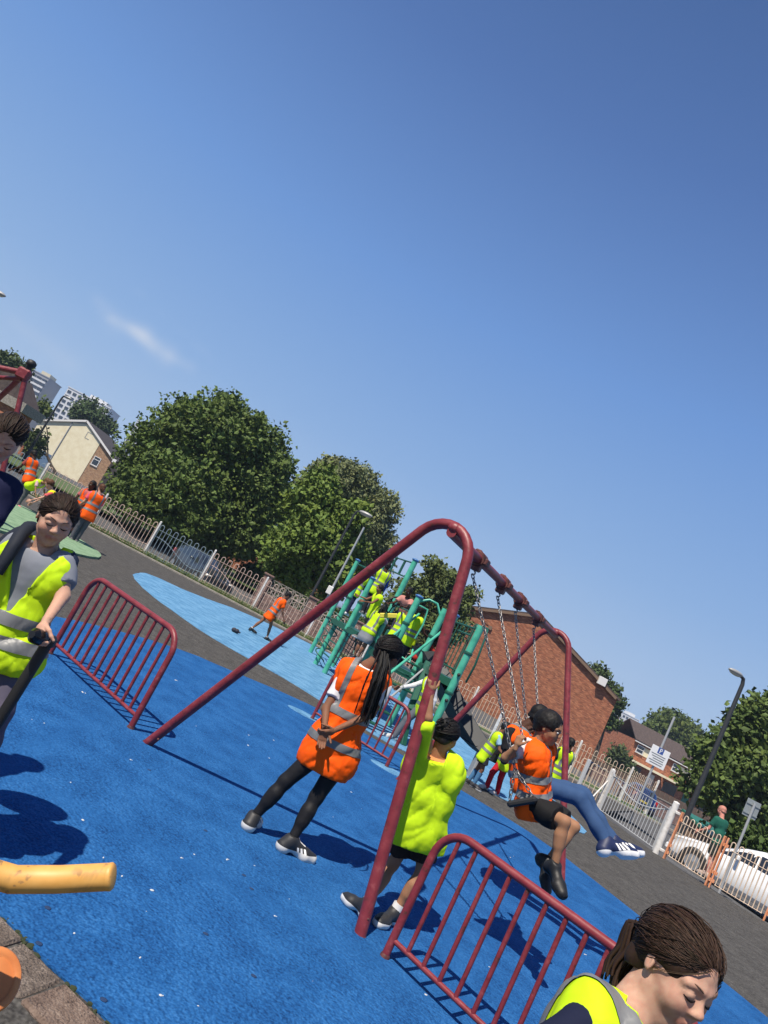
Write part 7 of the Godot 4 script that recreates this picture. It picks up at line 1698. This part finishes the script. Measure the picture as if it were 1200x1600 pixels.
func KP(uf: float, vf: float, ut: float, vt: float, y := 0.0) -> Array:
	var g := G(uf, vf, y); return [g, Z(ut, vt, -g.z).y - y]
func crowd():
	var far := {"cell": 0.026, "hcell": 0.014}
	var mk := func(d: Dictionary): var o := far.duplicate(); o.merge(d, true); return o
	var q = KP(405, 995, 447, 919)
	kid("child in orange vest and shirt stepping across the light blue rubber", q[0], q[1], 115, {"lean": 14, "legR": [20, 8], "legL": [-22, 6], "armR": [25, 6, 20], "armL": [10, 6, 20], "look_down": 25}, mk.call({"skin": BROWN, "hair": BLACK_HAIR, "style": "bun_low", "bottom": "shorts", "bcol": ORANGE, "short_len": 0.35, "top": ORANGE, "vest": ORANGE, "vest_drop": 0.16, "bands": [0.05, 0.35], "socks": Color(0.6, 0.6, 0.6), "shoes": Color(0.02, 0.02, 0.02), "sole": Color(0.02, 0.02, 0.02)}))
	q = KP(632, 1166, 692, 1036)
	kid("child with white sleeves and yellow vest walking beside the slide", q[0], q[1], -75, {"lean": 10, "legR": [24, 10], "legL": [-24, 22], "armR": [48, 8, 12], "armL": [-20, 6, 20]}, mk.call({"cell": 0.02, "skin": BROWN, "hair": BLACK_HAIR, "bottom": "trousers", "bcol": Color(0.10, 0.11, 0.13), "top": Color(0.62, 0.62, 0.63), "sleeve": "long", "vest": NEON, "shoes": Color(0.5, 0.5, 0.5)}))
	q = KP(735, 1228, 774, 1118)
	kid("child in yellow vest and blue knee socks clasping hands by the light blue rubber edge", q[0], q[1], 75, {"lean": 12, "legR": [12, 18], "legL": [-2, 10], "armR": [34, 4, 40], "armL": [40, 0, 40], "look_down": 22}, mk.call({"cell": 0.018, "hcell": 0.011, "skin": BROWN, "hair": BLACK_HAIR, "style": "short", "bottom": "shorts", "bcol": Color(0.03, 0.03, 0.035), "short_len": 0.7, "top": Color(0.30, 0.50, 0.62), "vest": NEON, "vest_drop": 0.15, "socks": Color(0.06, 0.16, 0.30), "sock_h": 0.8, "shoes": Color(0.03, 0.03, 0.035)}))
	q = KP(766, 1238, 800, 1136)
	kid("child in red striped tracksuit trousers half hidden behind the swinging boys", q[0], q[1], -70, {"lean": 14, "legR": [20, 22], "legL": [-6, 10], "armR": [44, 4, 30], "armL": [44, 0, 20], "look_down": 20}, mk.call({"cell": 0.018, "hcell": 0.011, "skin": BROWN, "hair": BLACK_HAIR, "bottom": "trousers", "bcol": Color(0.42, 0.012, 0.025), "side_stripe": Color(0.03, 0.02, 0.02), "top": Color(0.3, 0.3, 0.32), "vest": NEON, "shoes": Color(0.45, 0.42, 0.42), "stripes": false}))
	var p := Z(887, 1172, 12.4)
	kid("child in yellow vest standing with back turned behind the far swing leg", Vector3(p.x, 0, p.z), 1.34, 200, {"legR": [4, 2], "legL": [-4, 2]}, mk.call({"cell": 0.02, "skin": DARK, "hair": BLACK_HAIR, "style": "crop", "bottom": "trousers", "bcol": Color(0.03, 0.03, 0.035), "top": Color(0.02, 0.02, 0.025), "vest": NEON, "bands": [0.06, 0.30], "shoes": Color(0.05, 0.05, 0.05)}))
	# on the climbing frame: pelvis pixel, distance, height, yaw, pose, clothes, label
	var climbers := [
		[556, 922, 18.6, 1.35, 150, {"lean": 8, "armR": [60, 10, 30], "armL": [30, 10, 40]}, {"skin": BROWN, "hair": BLACK_HAIR, "top": Color(0.02, 0.02, 0.03), "sleeve": "long", "bottom": "trousers", "bcol": Color(0.02, 0.025, 0.06), "vest": NEON, "shoes": Color(0.6, 0.6, 0.6)}, "child in navy trousers and yellow vest climbing the tallest teal posts"],
		[589, 919, 17.2, 1.40, 190, {"lean": 4, "armR": [30, 14, 10], "armL": [20, 40, 10]}, {"skin": DARK, "hair": BLACK_HAIR, "top": Color(0.02, 0.06, 0.36), "sleeve": "long", "bottom": "trousers", "bcol": Color(0.02, 0.02, 0.025), "vest": NEON, "bands": [0.10, 0.34], "shoes": Color(0.1, 0.1, 0.1)}, "child in yellow vest with bright blue sleeves standing high on the deck"],
		[583, 957, 15.9, 1.30, -70, {"lean": 10, "armR": [50, 6, 40], "armL": [40, 6, 40], "look_down": 18}, {"skin": BROWN, "hair": BLACK_HAIR, "style": "bun_low", "bottom": "shorts", "bcol": Color(0.02, 0.02, 0.02), "vest": NEON, "bands": [], "straps": false, "shoes": Color(0.1, 0.1, 0.1)}, "child with bare arms in yellow vest leaning on the teal post"],
		[577, 985, 15.3, 1.35, 140, {"lean": 12, "armR": [70, 6, 40], "armL": [62, 6, 50]}, {"skin": BROWN, "hair": BLACK_HAIR, "style": "long", "bottom": "skirt", "bcol": Color(0.22, 0.23, 0.25), "top": Color(0.50, 0.50, 0.50), "vest": NEON, "vest_drop": 0.04, "bands": [0.08], "shoes": Color(0.02, 0.02, 0.02)}, "girl with long black hair and grey skirt climbing the rope net"],
		[628, 962, 14.9, 1.30, -30, {"lean": 22, "look_down": 30, "armR": [50, 8, 30], "armL": [60, 8, 30]}, {"skin": DARK, "hair": BLACK_HAIR, "style": "crop", "top": Color(0.45, 0.20, 0.17), "bottom": "trousers", "bcol": Color(0.05, 0.05, 0.08), "shoes": Color(0.1, 0.1, 0.1)}, "child in pink top peering down behind the steering wheel"],
		[621, 990, 14.3, 1.30, 170, {"lean": 6, "armR": [60, 6, 30], "armL": [40, 6, 20]}, {"skin": BROWN, "hair": BLACK_HAIR, "bottom": "trousers", "bcol": Color(0.02, 0.02, 0.03), "vest": NEON, "bands": [0.12, 0.42], "shoes": Color(0.1, 0.1, 0.1)}, "child in yellow vest between the two blue-capped teal posts"],
		[641, 996, 13.6, 1.30, 120, {"lean": -6, "armR": [40, 6, 30], "armL": [60, 6, 30]}, {"skin": DARK, "hair": BLACK_HAIR, "bottom": "trousers", "bcol": Color(0.02, 0.02, 0.03), "vest": NEON, "bands": [0.12, 0.36], "straps": false, "shoes": Color(0.1, 0.1, 0.1)}, "child in yellow vest with dark bands right of the blue-capped post"],
		[652, 1018, 13.3, 1.15, 100, {"lean": 30, "look_down": 30, "crouch": 0.8, "legR": [70, 95], "legL": [70, 95], "armR": [70, 6, 30], "armL": [60, 6, 30]}, {"skin": DARK, "hair": BLACK_HAIR, "style": "curly", "top": Color(0.40, 0.03, 0.02), "bottom": "trousers", "bcol": Color(0.02, 0.02, 0.03), "shoes": Color(0.4, 0.4, 0.4)}, "child with curly black hair and red top crouching on the deck"]]
	for c in climbers:
		var b := Z(c[0], c[1], c[2]); var s: float = c[3] / 1.42; b.y -= 0.70 * s * c[5].get("crouch", 1.0) + 0.02
		var S: Dictionary = mk.call(c[6]); S["cell"] = 0.024; S["group"] = "children on the climbing frame"
		kid(c[7], b, c[3], c[4], c[5], S)
	# group at the far left
	var lefts := [
		[22, 786, 40, 688, -110, {"lean": 26, "look_down": 35, "armR": [40, 6, 30], "armL": [30, 6, 30]}, {"skin": DARK, "hair": BLACK_HAIR, "style": "bun_low", "bottom": "trousers", "bcol": Color(0.10, 0.10, 0.11), "top": Color(0.30, 0.06, 0.05), "vest": ORANGE, "shoes": Color(0.05, 0.05, 0.05)}, "child in orange vest with dark hair bending before the grey garden wall"],
		[27, 792, 20, 706, 70, {"lean": 50, "look_down": 20, "armR": [50, 6, 20], "armL": [60, 6, 20], "legR": [6, 4], "legL": [-8, 4]}, {"skin": TAN, "hair": Color(0.10, 0.05, 0.02), "style": "bun_low", "bottom": "trousers", "bcol": Color(0.11, 0.11, 0.115), "top": Color(0.62, 0.38, 0.40), "vest": NEON, "vest_drop": 0.0, "bands": [], "straps": false, "shoes": Color(0.60, 0.12, 0.16)}, "child in grey trousers and pink shoes bent forward in a yellow vest"],
		[58, 838, 92, 748, -60, {"lean": 34, "look_down": 30, "armR": [40, 6, 10], "armL": [55, 8, 10]}, {"skin": FAIR, "hair": Color(0.09, 0.04, 0.018), "style": "short", "bottom": "trousers", "bcol": Color(0.05, 0.05, 0.07), "top": Color(0.55, 0.10, 0.10), "vest": Color(0.74, 0.66, 0.01), "shoes": Color(0.1, 0.1, 0.1)}, "child with curly ginger-brown hair in a yellow vest leaning forward"],
		[100, 838, 137, 745, -20, {"lean": 4, "armR": [20, 6, 40], "armL": [20, 6, 40]}, {"skin": DARK, "hair": BLACK_HAIR, "style": "long", "bottom": "trousers", "bcol": Color(0.05, 0.05, 0.06), "top": Color(0.4, 0.1, 0.1), "vest": ORANGE, "shoes": Color(0.1, 0.1, 0.1)}, "child in orange vest with long black hair facing the playground"],
		[113, 846, 152, 750, -140, {"lean": 8, "armR": [20, 8, 50], "armL": [20, 6, 30]}, {"skin": FAIR, "hair": Color(0.08, 0.035, 0.018), "style": "tail", "bottom": "trousers", "bcol": Color(0.08, 0.08, 0.10), "top": Color(0.72, 0.10, 0.18), "vest": ORANGE, "shoes": Color(0.1, 0.1, 0.1)}, "child in orange vest and bright pink shirt with brown ponytail"]]
	for c in lefts:
		q = KP(c[0], c[1], c[2], c[3]); var S: Dictionary = mk.call(c[6]); S["cell"] = 0.024; S["group"] = "children by the green rubber mound"
		kid(c[7], q[0], clampf(q[1], 1.1, 1.5), c[4], c[5], S)
	# adult outside the railings
	p = Z(1100, 1369, 16.3)
	kid("adult in green T-shirt and dark shorts standing beside the white car", Vector3(p.x, p.y, p.z), 1.62, 200, {"lean": 16, "armR": [14, 6, 20], "armL": [20, 6, 40], "legR": [6, 4], "legL": [-6, 4], "look_down": 20}, mk.call({"skin": Color(0.58, 0.25, 0.19), "hair": Color(0.45, 0.20, 0.15), "style": "crop", "cell": 0.02, "bottom": "shorts", "bcol": Color(0.025, 0.03, 0.028), "top": Color(0.015, 0.10, 0.07), "shoes": Color(0.4, 0.3, 0.25)}))
